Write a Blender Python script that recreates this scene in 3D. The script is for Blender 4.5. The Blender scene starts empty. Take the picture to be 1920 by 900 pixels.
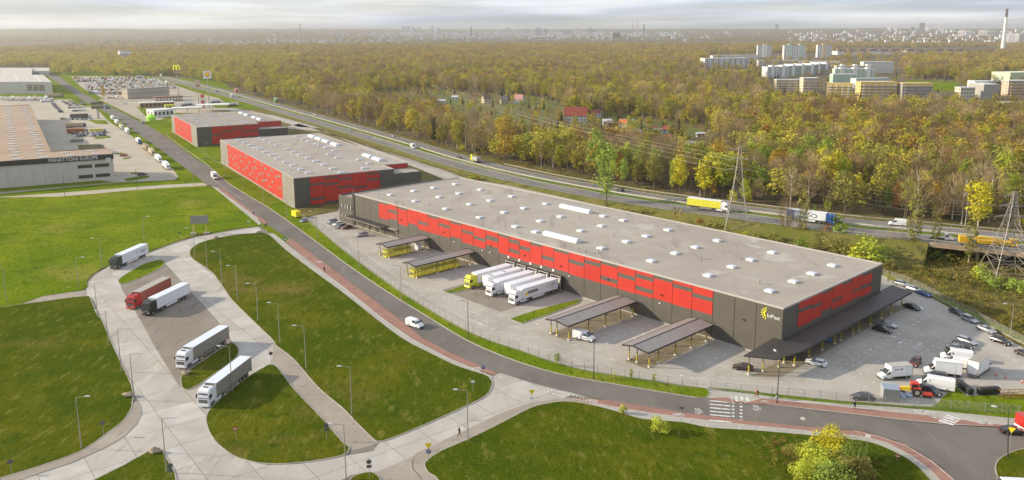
import bpy, bmesh, math, random
from mathutils import Vector, Matrix, noise
from math import radians as R, sin, cos, pi
random.seed(7)
S = bpy.context.scene
COL = S.collection
# ------------------------------------------------------------------ camera
CAM_H = 72.0
F, PXC, PYC, ROLL = 1516.0, 960.0, 347.6, -0.0035
TH = math.atan(290.0 / F)
cam = bpy.data.cameras.new('camera')
cam.sensor_width = 36
cam.lens = F / 1920 * 36
cam.shift_y = (PYC - 450) / 1920
cam.clip_start = 1
cam.clip_end = 60000
camo = bpy.data.objects.new('camera', cam)
COL.objects.link(camo)
camo.matrix_world = Matrix.Translation((0, 0, CAM_H)) @ Matrix.Rotation(pi / 2 - TH, 4, 'X') @ Matrix.Rotation(ROLL, 4, 'Z')
S.camera = camo
# ------------------------------------------------------------------ light
SUN_AZ, SUN_EL = -84.0, 20.5          # degrees, clockwise from +Y
S.view_settings.view_transform = 'Standard'
S.view_settings.look = 'None'
S.view_settings.exposure = 0.40
S.view_settings.gamma = 1.0
S.view_settings.use_curve_mapping = False
S.cycles.max_bounces = 6
S.cycles.volume_bounces = 1
S.cycles.transparent_max_bounces = 16
S.cycles.use_denoising = True
W = bpy.data.worlds.new('World')
S.world = W
W.use_nodes = True
wn, wl = W.node_tree.nodes, W.node_tree.links
wn.clear()
wo = wn.new('ShaderNodeOutputWorld')
bg = wn.new('ShaderNodeBackground')
bg.inputs['Strength'].default_value = 0.066
sky = wn.new('ShaderNodeTexSky')
sky.sky_type = 'NISHITA'
sky.sun_disc = False
sky.sun_elevation = R(SUN_EL)
sky.sun_rotation = R(SUN_AZ)
sky.air_density = 1.0
sky.dust_density = 0.6
sky.ozone_density = 2.0
tcw = wn.new('ShaderNodeTexCoord')
mpw = wn.new('ShaderNodeMapping')
mpw.inputs['Scale'].default_value = (1.6, 1.6, 26)
nzw = wn.new('ShaderNodeTexNoise')
nzw.inputs['Scale'].default_value = 2.6
nzw.inputs['Detail'].default_value = 6
nzw.inputs['Roughness'].default_value = 0.55
rpw = wn.new('ShaderNodeValToRGB')
rpw.color_ramp.elements[0].position = 0.40
rpw.color_ramp.elements[0].color = (0.45, 0.45, 0.45, 1)
rpw.color_ramp.elements[1].position = 0.62
rpw.color_ramp.elements[1].color = (0.85, 0.85, 0.85, 1)
nz2 = wn.new('ShaderNodeTexNoise')
nz2.inputs['Scale'].default_value = 1.7
nz2.inputs['Detail'].default_value = 5
rp2 = wn.new('ShaderNodeValToRGB')
rp2.color_ramp.elements[0].position = 0.36
rp2.color_ramp.elements[0].color = (7.8, 9.2, 11.8, 1)
rp2.color_ramp.elements[1].position = 0.62
rp2.color_ramp.elements[1].color = (15.0, 15.2, 15.6, 1)
mxw = wn.new('ShaderNodeMixRGB')
wl.new(tcw.outputs['Generated'], mpw.inputs['Vector'])
wl.new(mpw.outputs[0], nzw.inputs['Vector'])
wl.new(mpw.outputs[0], nz2.inputs['Vector'])
wl.new(nzw.outputs['Fac'], rpw.inputs[0])
wl.new(nz2.outputs['Fac'], rp2.inputs[0])
wl.new(rpw.outputs[0], mxw.inputs[0])
wl.new(sky.outputs[0], mxw.inputs[1])
wl.new(rp2.outputs[0], mxw.inputs[2])
wl.new(mxw.outputs[0], bg.inputs['Color'])
wl.new(bg.outputs[0], wo.inputs['Surface'])
sl = bpy.data.lights.new('sun', 'SUN')
sl.energy = 5.0
sl.angle = R(1.2)
sl.color = (1.0, 0.865, 0.65)
so = bpy.data.objects.new('sun', sl)
COL.objects.link(so)
sd = Vector((sin(R(SUN_AZ)) * cos(R(SUN_EL)), cos(R(SUN_AZ)) * cos(R(SUN_EL)), sin(R(SUN_EL))))
so.rotation_euler = sd.to_track_quat('Z', 'Y').to_euler()
so.location = (-300, 0, 300)
# ------------------------------------------------------------------ survey: photograph bearings to ground metres
_cr, _sr = cos(-math.atan(ROLL)), sin(-math.atan(ROLL))
def ray(px, py):
    u, v = px - PXC, py - PYC
    u, v = u * _cr - v * _sr, u * _sr + v * _cr
    return (u, F * cos(TH) - v * sin(TH), -F * sin(TH) - v * cos(TH))
def G(px, py, z=0.0):
    r = ray(px, py)
    t = (z - CAM_H) / r[2]
    return (r[0] * t, r[1] * t)
def PX(x, y, z=0.0):
    dz = z - CAM_H
    fw = y * cos(TH) - dz * sin(TH)
    if fw < 1: return (-9999, -9999)
    u = F * x / fw
    v = -F * (y * sin(TH) + dz * cos(TH)) / fw
    c, s = cos(math.atan(ROLL)), sin(math.atan(ROLL))
    return (PXC + u * c - v * s, PYC + u * s + v * c)
def GP(pts, z=0.0):
    return [G(a, b, z) for a, b in pts]
def inpoly(x, y, P):
    c = False
    j = len(P) - 1
    for i in range(len(P)):
        if (P[i][1] > y) != (P[j][1] > y) and x < (P[j][0] - P[i][0]) * (y - P[i][1]) / (P[j][1] - P[i][1]) + P[i][0]:
            c = not c
        j = i
    return c
def smooth(P, n=4, closed=True):
    out = []
    N = len(P)
    rng = range(N) if closed else range(N - 1)
    for i in rng:
        if closed:
            p0, p1, p2, p3 = P[i - 1], P[i], P[(i + 1) % N], P[(i + 2) % N]
        else:
            p0, p1, p2, p3 = P[max(i - 1, 0)], P[i], P[i + 1], P[min(i + 2, N - 1)]
        for k in range(n):
            t = k / n
            q = []
            for d in range(len(p1)):
                a, b, c, e = p0[d], p1[d], p2[d], p3[d]
                q.append(0.5 * (2 * b + (c - a) * t + (2 * a - 5 * b + 4 * c - e) * t * t + (3 * b - a - 3 * c + e) * t ** 3))
            out.append(tuple(q))
    if not closed: out.append(tuple(P[-1]))
    return out
def offset_line(P, d):
    out = []
    for i in range(len(P)):
        a = Vector(P[max(i - 1, 0)][:2]); b = Vector(P[min(i + 1, len(P) - 1)][:2])
        t = (b - a).normalized()
        out.append((P[i][0] - t.y * d, P[i][1] + t.x * d))
    return out
# ------------------------------------------------------------------ materials
MATS = {}
def mat(name, col, rough=0.7, metal=0.0, var=0.0, scale=1.0, bump=0.0, bscale=None, spec=0.5, col2=None, emit=0, alpha=1, coat=0, objvar=0.0, detail=4, coords='Object', stretch=None):
    if name in MATS: return MATS[name]
    m = bpy.data.materials.new(name)
    m.use_nodes = True
    nt = m.node_tree; n = nt.nodes; l = nt.links
    b = n['Principled BSDF']
    b.inputs['Roughness'].default_value = rough
    b.inputs['Metallic'].default_value = metal
    b.inputs['Specular IOR Level'].default_value = spec
    if coat: b.inputs['Coat Weight'].default_value = coat
    b.inputs['Base Color'].default_value = (*col, 1)
    src = None
    if var or bump:
        tc = n.new('ShaderNodeTexCoord')
        vec = tc.outputs[coords]
        if stretch:
            mp = n.new('ShaderNodeMapping'); mp.inputs['Scale'].default_value = stretch
            l.new(vec, mp.inputs['Vector']); vec = mp.outputs[0]
    if var:
        nz = n.new('ShaderNodeTexNoise'); nz.inputs['Scale'].default_value = scale; nz.inputs['Detail'].default_value = detail
        l.new(vec, nz.inputs['Vector'])
        rp = n.new('ShaderNodeValToRGB')
        c2 = col2 or tuple(min(1, c * (1 + var)) for c in col)
        c1 = col if col2 else tuple(c * (1 - var) for c in col)
        rp.color_ramp.elements[0].position = 0.35; rp.color_ramp.elements[0].color = (*c1, 1)
        rp.color_ramp.elements[1].position = 0.65; rp.color_ramp.elements[1].color = (*c2, 1)
        l.new(nz.outputs['Fac'], rp.inputs[0])
        src = rp.outputs[0]
    if objvar:
        oi = n.new('ShaderNodeObjectInfo')
        mr = n.new('ShaderNodeMapRange'); mr.inputs[3].default_value = 1 - objvar; mr.inputs[4].default_value = 1 + objvar
        l.new(oi.outputs['Random'], mr.inputs[0])
        mm = n.new('ShaderNodeMixRGB'); mm.blend_type = 'MULTIPLY'; mm.inputs[0].default_value = 1
        if src: l.new(src, mm.inputs[1])
        else: mm.inputs[1].default_value = (*col, 1)
        l.new(mr.outputs[0], mm.inputs[2])
        src = mm.outputs[0]
    if src: l.new(src, b.inputs['Base Color'])
    if bump:
        nb = n.new('ShaderNodeTexNoise'); nb.inputs['Scale'].default_value = bscale or scale * 6; nb.inputs['Detail'].default_value = 3
        l.new(vec, nb.inputs['Vector'])
        bp = n.new('ShaderNodeBump'); bp.inputs['Strength'].default_value = bump; bp.inputs['Distance'].default_value = 0.1
        l.new(nb.outputs['Fac'], bp.inputs['Height']); l.new(bp.outputs[0], b.inputs['Normal'])
    if emit:
        b.inputs['Emission Color'].default_value = (*col, 1); b.inputs['Emission Strength'].default_value = emit
    MATS[name] = m
    return m
def ramp_mat(name, layers, rough=0.9, bump=0.3, bscale=3.0, bdist=0.1, spec=0.2, fine=None):
    """colour = chain of noise-mixed colours: layers = [(col)] first, then (col, scale, lo, hi, stretch)"""
    m = bpy.data.materials.new(name); m.use_nodes = True
    nt = m.node_tree; n = nt.nodes; l = nt.links
    b = n['Principled BSDF']; b.inputs['Roughness'].default_value = rough; b.inputs['Specular IOR Level'].default_value = spec
    g = n.new('ShaderNodeNewGeometry')
    cur = None
    for i, L in enumerate(layers):
        if i == 0:
            rgb = n.new('ShaderNodeRGB'); rgb.outputs[0].default_value = (*L, 1); cur = rgb.outputs[0]; continue
        c, sc, lo, hi = L[:4]
        vec = g.outputs['Position']
        mp = n.new('ShaderNodeMapping'); mp.inputs['Location'].default_value = (i * 37.1, i * 11.3, 0)
        if len(L) > 4: mp.inputs['Scale'].default_value = L[4]
        if len(L) > 5: mp.inputs['Rotation'].default_value = (0, 0, L[5])
        l.new(vec, mp.inputs['Vector'])
        nz = n.new('ShaderNodeTexNoise'); nz.inputs['Scale'].default_value = sc; nz.inputs['Detail'].default_value = 5; nz.inputs['Roughness'].default_value = 0.62
        l.new(mp.outputs[0], nz.inputs['Vector'])
        mr = n.new('ShaderNodeMapRange'); mr.inputs[1].default_value = lo; mr.inputs[2].default_value = hi; mr.interpolation_type = 'SMOOTHSTEP'
        l.new(nz.outputs['Fac'], mr.inputs[0])
        mx = n.new('ShaderNodeMixRGB'); l.new(mr.outputs[0], mx.inputs[0]); l.new(cur, mx.inputs[1]); mx.inputs[2].default_value = (*c, 1)
        cur = mx.outputs[0]
    l.new(cur, b.inputs['Base Color'])
    if bump:
        nb = n.new('ShaderNodeTexNoise'); nb.inputs['Scale'].default_value = bscale; nb.inputs['Detail'].default_value = 5; nb.inputs['Roughness'].default_value = 0.7
        l.new(g.outputs['Position'], nb.inputs['Vector'])
        bp = n.new('ShaderNodeBump'); bp.inputs['Strength'].default_value = bump; bp.inputs['Distance'].default_value = bdist
        l.new(nb.outputs['Fac'], bp.inputs['Height']); l.new(bp.outputs[0], b.inputs['Normal'])
    MATS[name] = m
    return m
ST = (1, 0.35, 1)
SPG = 0.0
M_grass = ramp_mat('grass', [(0.066, 0.098, 0.006), ((0.120, 0.130, 0.010), 0.045, 0.40, 0.66), ((0.05, 0.088, 0.006), 0.11, 0.50, 0.72), ((0.19, 0.15, 0.045), 0.022, 0.54, 0.70),
    ((0.20, 0.19, 0.04), 0.55, 0.52, 0.74, ST, 0.5), ((0.052, 0.085, 0.006), 0.9, 0.5, 0.72, ST, 0.5), ((0.19, 0.205, 0.035), 2.4, 0.55, 0.75), ((0.035, 0.055, 0.004), 2.9, 0.55, 0.72)],
    bump=1.0, bscale=1.7, bdist=0.6, spec=0)
M_grassb = ramp_mat('bright_grass', [(0.13, 0.195, 0.010), ((0.20, 0.245, 0.015), 0.04, 0.4, 0.66), ((0.085, 0.14, 0.008), 0.1, 0.5, 0.72), ((0.25, 0.24, 0.05), 0.025, 0.55, 0.72),
    ((0.24, 0.24, 0.05), 0.6, 0.54, 0.76, ST, 0.5), ((0.06, 0.10, 0.008), 1.1, 0.52, 0.70, ST, 0.5), ((0.06, 0.10, 0.008), 2.8, 0.55, 0.72)], bump=1.0, bscale=1.7, bdist=0.5, spec=0)
M_meadow = ramp_mat('rough_meadow', [(0.15, 0.135, 0.03), ((0.25, 0.19, 0.06), 0.08, 0.42, 0.66), ((0.10, 0.115, 0.018), 0.16, 0.48, 0.66),
    ((0.17, 0.095, 0.03), 0.3, 0.55, 0.7), ((0.2, 0.17, 0.08), 0.9, 0.55, 0.75), ((0.03, 0.035, 0.008), 1.3, 0.5, 0.7)], bump=1.0, bscale=1.1, bdist=0.9)
M_land = ramp_mat('land', [(0.17, 0.13, 0.08), ((0.12, 0.10, 0.045), 0.0035, 0.40, 0.6), ((0.20, 0.15, 0.10), 0.002, 0.48, 0.68),
    ((0.055, 0.05, 0.022), 0.02, 0.52, 0.66), ((0.15, 0.11, 0.05), 0.06, 0.55, 0.72), ((0.04, 0.036, 0.02), 0.09, 0.5, 0.66)], bump=0.6, bscale=0.05, bdist=8)
M_conc = ramp_mat('road_concrete', [(0.43, 0.40, 0.36), ((0.37, 0.345, 0.31), 0.05, 0.4, 0.65), ((0.48, 0.45, 0.41), 0.2, 0.5, 0.7, (1, .3, 1), -0.6), ((0.30, 0.28, 0.25), 0.3, 0.55, 0.72, (1, .12, 1), 0.9), ((0.33, 0.30, 0.26), 0.5, 0.60, 0.74, (1, .2, 1), -.5)],
    rough=0.85, bump=0.15, bscale=4, bdist=0.02)
M_asph = ramp_mat('asphalt', [(0.170, 0.156, 0.142), ((0.135, 0.124, 0.113), 0.06, 0.4, 0.65), ((0.20, 0.185, 0.17), 0.5, 0.55, 0.75, (1, .12, 1), 0.78), ((0.12, 0.11, 0.10), 0.35, 0.6, 0.78, (1, .1, 1), 0.86)],
    rough=0.9, bump=0.15, bscale=8, bdist=0.02)
M_mway = ramp_mat('motorway_asphalt', [(0.20, 0.186, 0.175), ((0.16, 0.15, 0.14), 0.05, 0.4, 0.65), ((0.125, 0.118, 0.11), 0.3, 0.58, 0.75, (1, .08, 1), 0.9)], rough=0.9, bump=0.1, bscale=8, bdist=0.02)
M_pav = ramp_mat('block_paving', [(0.40, 0.375, 0.335), ((0.34, 0.315, 0.28), 0.07, 0.42, 0.66), ((0.43, 0.41, 0.37), 0.3, 0.5, 0.7), ((0.27, 0.25, 0.22), 0.5, 0.6, 0.78, (1, .25, 1), 0.8)], rough=0.9, bump=0.2, bscale=5, bdist=0.02)
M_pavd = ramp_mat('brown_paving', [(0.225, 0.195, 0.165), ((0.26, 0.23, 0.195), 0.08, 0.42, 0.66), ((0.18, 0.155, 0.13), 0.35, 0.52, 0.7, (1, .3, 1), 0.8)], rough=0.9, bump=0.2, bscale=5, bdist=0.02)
M_side = ramp_mat('sidewalk_paving', [(0.30, 0.265, 0.225), ((0.35, 0.315, 0.27), 0.12, 0.42, 0.66), ((0.24, 0.21, 0.175), 0.6, 0.55, 0.7)], rough=0.9, bump=0.2, bscale=5, bdist=0.02)
M_gside = ramp_mat('grey_sidewalk_paving', [(0.36, 0.35, 0.31), ((0.41, 0.40, 0.355), 0.12, 0.42, 0.66), ((0.30, 0.28, 0.24), 0.6, 0.55, 0.7)], rough=0.9, bump=0.2, bscale=5, bdist=0.02)
M_red = ramp_mat('red_cycle_paving', [(0.31, 0.175, 0.14), ((0.26, 0.15, 0.12), 0.2, 0.42, 0.66), ((0.38, 0.21, 0.16), 0.8, 0.55, 0.75), ((0.24, 0.15, 0.12), 0.4, 0.6, 0.75, (1, .2, 1), .8)], rough=0.9, bump=0.2, bscale=5, bdist=0.02)
M_kerb = mat('kerb_stone', (0.36, 0.33, 0.28), 0.9, var=0.2, scale=0.5, coords='Object')
M_white = mat('road_paint', (0.58, 0.575, 0.56), 0.7, var=0.28, scale=1.3)
M_roof = ramp_mat('roof_membrane', [(0.37, 0.335, 0.295), ((0.33, 0.295, 0.26), 0.03, 0.4, 0.62), ((0.40, 0.365, 0.325), 0.12, 0.5, 0.7), ((0.28, 0.25, 0.22), 0.5, 0.62, 0.8), ((0.29, 0.255, 0.225), 0.2, 0.56, 0.68, (1, .2, 1), .8), ((0.43, 0.40, 0.36), 0.06, 0.62, 0.66)], rough=0.85, bump=0.08, bscale=0.8, bdist=0.05)
M_roofd = ramp_mat('dark_roof_membrane', [(0.30, 0.27, 0.235), ((0.34, 0.305, 0.26), 0.03, 0.4, 0.62), ((0.25, 0.225, 0.195), 0.1, 0.5, 0.7)], rough=0.85, bump=0.08, bscale=0.8, bdist=0.05)
M_roofb = ramp_mat('brown_roof_membrane', [(0.38, 0.285, 0.205), ((0.34, 0.25, 0.18), 0.03, 0.4, 0.62), ((0.43, 0.33, 0.245), 0.12, 0.5, 0.7)], rough=0.85, bump=0.08, bscale=0.8, bdist=0.05)
M_anth = mat('anthracite_cladding', (0.090, 0.082, 0.069), 0.55, var=0.06, scale=0.4, metal=0.0)
M_joint = mat('panel_joint', (0.03, 0.03, 0.028), 0.8)
M_redp = mat('red_cladding', (0.47, 0.024, 0.012), 0.5, var=0.05, scale=0.3, objvar=0.05)
M_gclad = mat('grey_cladding', (0.235, 0.225, 0.195), 0.55, var=0.05, scale=0.4)
M_lclad = mat('pale_grey_cladding', (0.54, 0.50, 0.47), 0.55, var=0.04, scale=0.4)
M_dark = mat('dark_trim', (0.035, 0.033, 0.03), 0.6)
M_canopy = mat('canopy_sheet', (0.22, 0.212, 0.21), 0.45, var=0.06, scale=0.5)
M_canopyd = mat('dark_canopy_sheet', (0.05, 0.044, 0.042), 0.5, var=0.08, scale=0.5)
M_steel = mat('galvanised_steel', (0.42, 0.41, 0.38), 0.45, metal=0.6)
M_pole = mat('lamp_pole_steel', (0.36, 0.33, 0.28), 0.5, metal=0.35)
M_black = mat('black_paint', (0.02, 0.02, 0.02), 0.4)
M_sky = mat('skylight_dome', (0.62, 0.68, 0.76), 0.25, spec=0.6)
M_upst = mat('skylight_upstand', (0.70, 0.70, 0.68), 0.6)
M_wht = mat('white_paint', (0.76, 0.77, 0.78), 0.4, coat=0.2)
M_yel = mat('yellow_paint', (0.78, 0.62, 0.01), 0.5)
M_glass = mat('window_glass', (0.03, 0.035, 0.04), 0.08, spec=0.9)
M_concw = mat('raw_concrete', (0.36, 0.34, 0.30), 0.9, var=0.12, scale=0.6)
# ------------------------------------------------------------------ mesh building
class MB:
    def __init__(s): s.v = []; s.f = []; s.m = []
    def quad(s, a, b, c, d, m=0):
        i = len(s.v); s.v += [a, b, c, d]; s.f.append((i, i + 1, i + 2, i + 3)); s.m.append(m)
    def poly(s, P, m=0):
        i = len(s.v); s.v += [tuple(p) for p in P]; s.f.append(tuple(range(i, i + len(P)))); s.m.append(m)
    def box(s, x0, x1, y0, y1, z0, z1, m=0, bottom=True):
        i = len(s.v)
        s.v += [(x0, y0, z0), (x1, y0, z0), (x1, y1, z0), (x0, y1, z0), (x0, y0, z1), (x1, y0, z1), (x1, y1, z1), (x0, y1, z1)]
        F_ = [(0, 1, 5, 4), (1, 2, 6, 5), (2, 3, 7, 6), (3, 0, 4, 7), (4, 5, 6, 7)] + ([(3, 2, 1, 0)] if bottom else [])
        for q in F_: s.f.append(tuple(i + k for k in q)); s.m.append(m)
        return s
    def prism(s, P, z0, z1, m=0, mtop=None, bottom=False):
        """P: ccw or cw 2D outline, extruded"""
        A = sum(P[k][0] * P[(k + 1) % len(P)][1] - P[(k + 1) % len(P)][0] * P[k][1] for k in range(len(P)))
        if A < 0: P = P[::-1]
        n = len(P); i = len(s.v)
        s.v += [(p[0], p[1], z0) for p in P] + [(p[0], p[1], z1) for p in P]
        s.f.append(tuple(i + n + k for k in range(n))); s.m.append(m if mtop is None else mtop)
        if bottom: s.f.append(tuple(i + k for k in reversed(range(n)))); s.m.append(m)
        for k in range(n):
            q = (k + 1) % n
            s.f.append((i + k, i + q, i + n + q, i + n + k)); s.m.append(m)
        return s
    def bar(s, a, b, r, m=0, n=4, r2=None, cap=True):
        a = Vector(a); b = Vector(b); d = (b - a)
        if d.length < 1e-6: return s
        d.normalize()
        u = d.orthogonal().normalized(); w = d.cross(u)
        r2 = r if r2 is None else r2
        i = len(s.v)
        for c, rr in ((a, r), (b, r2)):
            for k in range(n):
                t = 2 * pi * (k + 0.5) / n
                s.v.append(tuple(c + u * (rr * cos(t)) + w * (rr * sin(t))))
        for k in range(n):
            q = (k + 1) % n
            s.f.append((i + k, i + q, i + n + q, i + n + k)); s.m.append(m)
        if cap:
            s.f.append(tuple(i + k for k in reversed(range(n)))); s.m.append(m)
            s.f.append(tuple(i + n + k for k in range(n))); s.m.append(m)
        return s
    def cyl(s, c, axis, r, h, n=12, m=0):
        a = Vector(c); ax = {'x': Vector((1, 0, 0)), 'y': Vector((0, 1, 0)), 'z': Vector((0, 0, 1))}[axis]
        return s.bar(a - ax * h / 2, a + ax * h / 2, r, m, n)
    def loft(s, rings, m=0, closed=True, caps=True):
        n = len(rings[0]); i = len(s.v)
        for r_ in rings: s.v += [tuple(p) for p in r_]
        for j in range(len(rings) - 1):
            for k in range(n if closed else n - 1):
                q = (k + 1) % n
                s.f.append((i + j * n + k, i + j * n + q, i + (j + 1) * n + q, i + (j + 1) * n + k)); s.m.append(m)
        if caps:
            s.f.append(tuple(i + k for k in reversed(range(n)))); s.m.append(m)
            s.f.append(tuple(i + (len(rings) - 1) * n + k for k in range(n))); s.m.append(m)
        return s
    def ellip(s, c, rx, ry, rz, m=0, nu=10, nv=6):
        rings = []
        i0 = len(s.v)
        for j in range(nv + 1):
            t = pi * j / nv
            for k in range(nu):
                p = 2 * pi * k / nu
                s.v.append((c[0] + rx * sin(t) * cos(p), c[1] + ry * sin(t) * sin(p), c[2] + rz * cos(t)))
        for j in range(nv):
            for k in range(nu):
                q = (k + 1) % nu
                s.f.append((i0 + j * nu + k, i0 + (j + 1) * nu + k, i0 + (j + 1) * nu + q, i0 + j * nu + q)); s.m.append(m)
        return s
    def mesh(s, name, mats, smooth_=False, fix=True):
        me = bpy.data.meshes.new(name)
        me.from_pydata(s.v, [], s.f)
        for x in (mats if isinstance(mats, (list, tuple)) else [mats]): me.materials.append(x)
        if isinstance(mats, (list, tuple)) and len(mats) > 1: me.polygons.foreach_set('material_index', s.m)
        if fix:
            b = bmesh.new(); b.from_mesh(me)
            bmesh.ops.remove_doubles(b, verts=b.verts, dist=1e-5)
            bmesh.ops.recalc_face_normals(b, faces=b.faces)
            b.to_mesh(me); b.free()
        if smooth_: me.polygons.foreach_set('use_smooth', [True] * len(me.polygons))
        me.update()
        return me
    def build(s, name, mats, parent=None, smooth_=False, fix=True, loc=None, rz=None):
        return put(name, s.mesh(name, mats, smooth_, fix), parent, loc, rz)
def put(name, me, parent=None, loc=None, rz=None):
    o = bpy.data.objects.new(name, me)
    COL.objects.link(o)
    if parent: o.parent = parent
    if loc is not None: o.location = loc
    if rz is not None: o.rotation_euler = (0, 0, rz)
    return o
def tag(o, label=None, cat=None, group=None, kind=None):
    if label: o['label'] = label
    if cat: o['category'] = cat
    if group: o['group'] = group
    if kind: o['kind'] = kind
    return o
def thing(name, label, cat, loc=(0, 0, 0), rz=0, group=None):
    o = bpy.data.objects.new(name, None)
    COL.objects.link(o)
    o.empty_display_size = 0.5
    o.location = loc; o.rotation_euler = (0, 0, rz)
    return tag(o, label, cat, group)
def copy_thing(src, loc, rz=0, label=None, group=None, scale=None):
    c = src.copy(); COL.objects.link(c); c.location = loc; c.rotation_euler = (0, 0, rz)
    if scale is not None: c.scale = scale
    if label: c['label'] = label
    if group: c['group'] = group
    elif 'group' in c and group is not None: del c['group']
    for ch in KIDS[src.name]:
        d = ch.copy(); COL.objects.link(d); d.parent = c
        for g in KIDS.get(ch.name, ()):
            e = g.copy(); COL.objects.link(e); e.parent = d
    return c
KIDS = {}
def index_kids(root):
    for o in [root] + list(root.children):
        KIDS[o.name] = list(o.children)
    return root
def struct(o, label=None): o['kind'] = 'structure'; return o
def sheet(name, P, z, m, kind='structure', parent=None):
    b = MB(); b.poly([(p[0], p[1], z) for p in P])
    o = b.build(name, m, parent, fix=False)
    me = o.data
    if me.polygons[0].normal.z < 0: me.flip_normals()
    if kind and not parent: o['kind'] = kind
    return o
def strip(name, L, w, z, m, parent=None):
    """flat ribbon following line L, w wide, centred"""
    a = offset_line(L, w / 2); c = offset_line(L, -w / 2)
    b = MB()
    for i in range(len(L) - 1):
        zz = (z, z) if not callable(z) else (z(*L[i][:2]), z(*L[i + 1][:2]))
        b.quad((*a[i], zz[0]), (*c[i], zz[0]), (*c[i + 1], zz[1]), (*a[i + 1], zz[1]))
    o = b.build(name, m, parent, fix=False)
    if not parent: o['kind'] = 'structure'
    return o
def resample(L, step):
    out = [Vector(L[0][:2])]; acc = 0.0
    pts = [Vector(p[:2]) for p in L]
    for a, b in zip(pts, pts[1:]):
        d = (b - a).length
        if d == 0: continue
        t = step - acc
        while t <= d:
            out.append(a + (b - a) * (t / d)); t += step
        acc = (acc + d) % step
    return out
def dashes(L, w, on, off, z, m, name='lane_dash', parent=None, mx=9999):
    pts = resample(L, 0.5)
    k = 0; n = int(on / 0.5); tot = int((on + off) / 0.5); i = 0; made = []
    while i + n < len(pts) and k < mx:
        a, c = pts[i], pts[i + n]
        t = (c - a).normalized(); nn = Vector((-t.y, t.x)) * w / 2
        b = MB(); zz = z if not callable(z) else z(a.x, a.y)
        b.quad((*(a + nn), zz), (*(a - nn), zz), (*(c - nn), zz), (*(c + nn), zz))
        made.append(b)
        i += tot; k += 1
    return made
def join_mb(L):
    b = MB()
    for x in L:
        i = len(b.v); b.v += x.v; b.f += [tuple(i + k for k in f) for f in x.f]; b.m += x.m
    return b
# ------------------------------------------------------------------ terrain
def terrain_h(x, y):
    r = math.hypot(x, y)
    if r < 4200: return 0.0
    az = math.degrees(math.atan2(x, y))
    t = min(1, (r - 4200) / 8500); t = t * t * (3 - 2 * t)
    rim = 0
    tab = [(-75, 190), (-40, 205), (-33, 200), (-24, 180), (-17, 190), (-10, 145), (-3, 128), (5, 118), (12, 90), (17, 82), (20, 96), (24, 84), (30, 62), (45, 80), (75, 90)]
    for (a, h), (b, g) in zip(tab, tab[1:]):
        if a <= az <= b: rim = 62 + .38 * (h + (g - h) * (az - a) / (b - a))
    n = noise.noise(Vector((x / 2300, y / 2300, 1.7))) * 0.34 + noise.noise(Vector((x / 800, y / 800, 4.2))) * 0.16
    return t * rim * (0.80 + n * 0.6) * (0.55 + 0.45 * min(1, (r - 4200) / 9500)) + (min(1, (r - 4200) / 1500)) * 7 * (1 + noise.noise(Vector((x / 190, y / 190, 3))))
def build_terrain():
    b = MB()
    rs = [0.0]; r = 60.0
    while r < 4200: rs.append(r); r *= 1.22
    r = 4200
    while r < 19000: rs.append(r); r *= 1.018
    azs = [-76 + 152 * k / 420 for k in range(421)]
    n = len(azs)
    for r in rs:
        for a in azs:
            x, y = r * sin(R(a)), r * cos(R(a)) - (120 if r < 4200 else 0)
            b.v.append((x, y - 0, terrain_h(x, y) - 0.05))
    for j in range(len(rs) - 1):
        for k in range(n - 1):
            i = j * n + k
            b.f.append((i, i + 1, i + n + 1, i + n)); b.m.append(0)
    o = b.build('ground', M_land, fix=False, smooth_=True)
    me = o.data
    if me.polygons[len(me.polygons) // 2].normal.z < 0: me.flip_normals()
    o['kind'] = 'structure'
build_terrain()
# ------------------------------------------------------------------ meadow between estate and motorway, and other base lawns
MEADOW = GP([(560, 400), (380, 160), (360, 140), (470, 176), (640, 225), (890, 290), (1280, 365), (1560, 398), (1960, 430), (2100, 470), (2100, 760), (1900, 760), (1640, 745), (1300, 700), (700, 480)])
sheet('meadow', MEADOW, 0.0, M_meadow)
WEST = GP([(-60, 385), (-60, 130), (90, 128), (240, 140), (420, 150), (560, 400), (650, 470), (500, 460), (300, 420)])
sheet('hall_yard', GP([(-60, 203), (-60, 180), (97, 182), (131, 187), (103, 193), (97, 200)]), 0.012, mat('hall_yard', (.36, .32, .26), .9, var=.12, scale=.03))
sheet('west_verge', WEST, 0.004, M_grassb)
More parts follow.
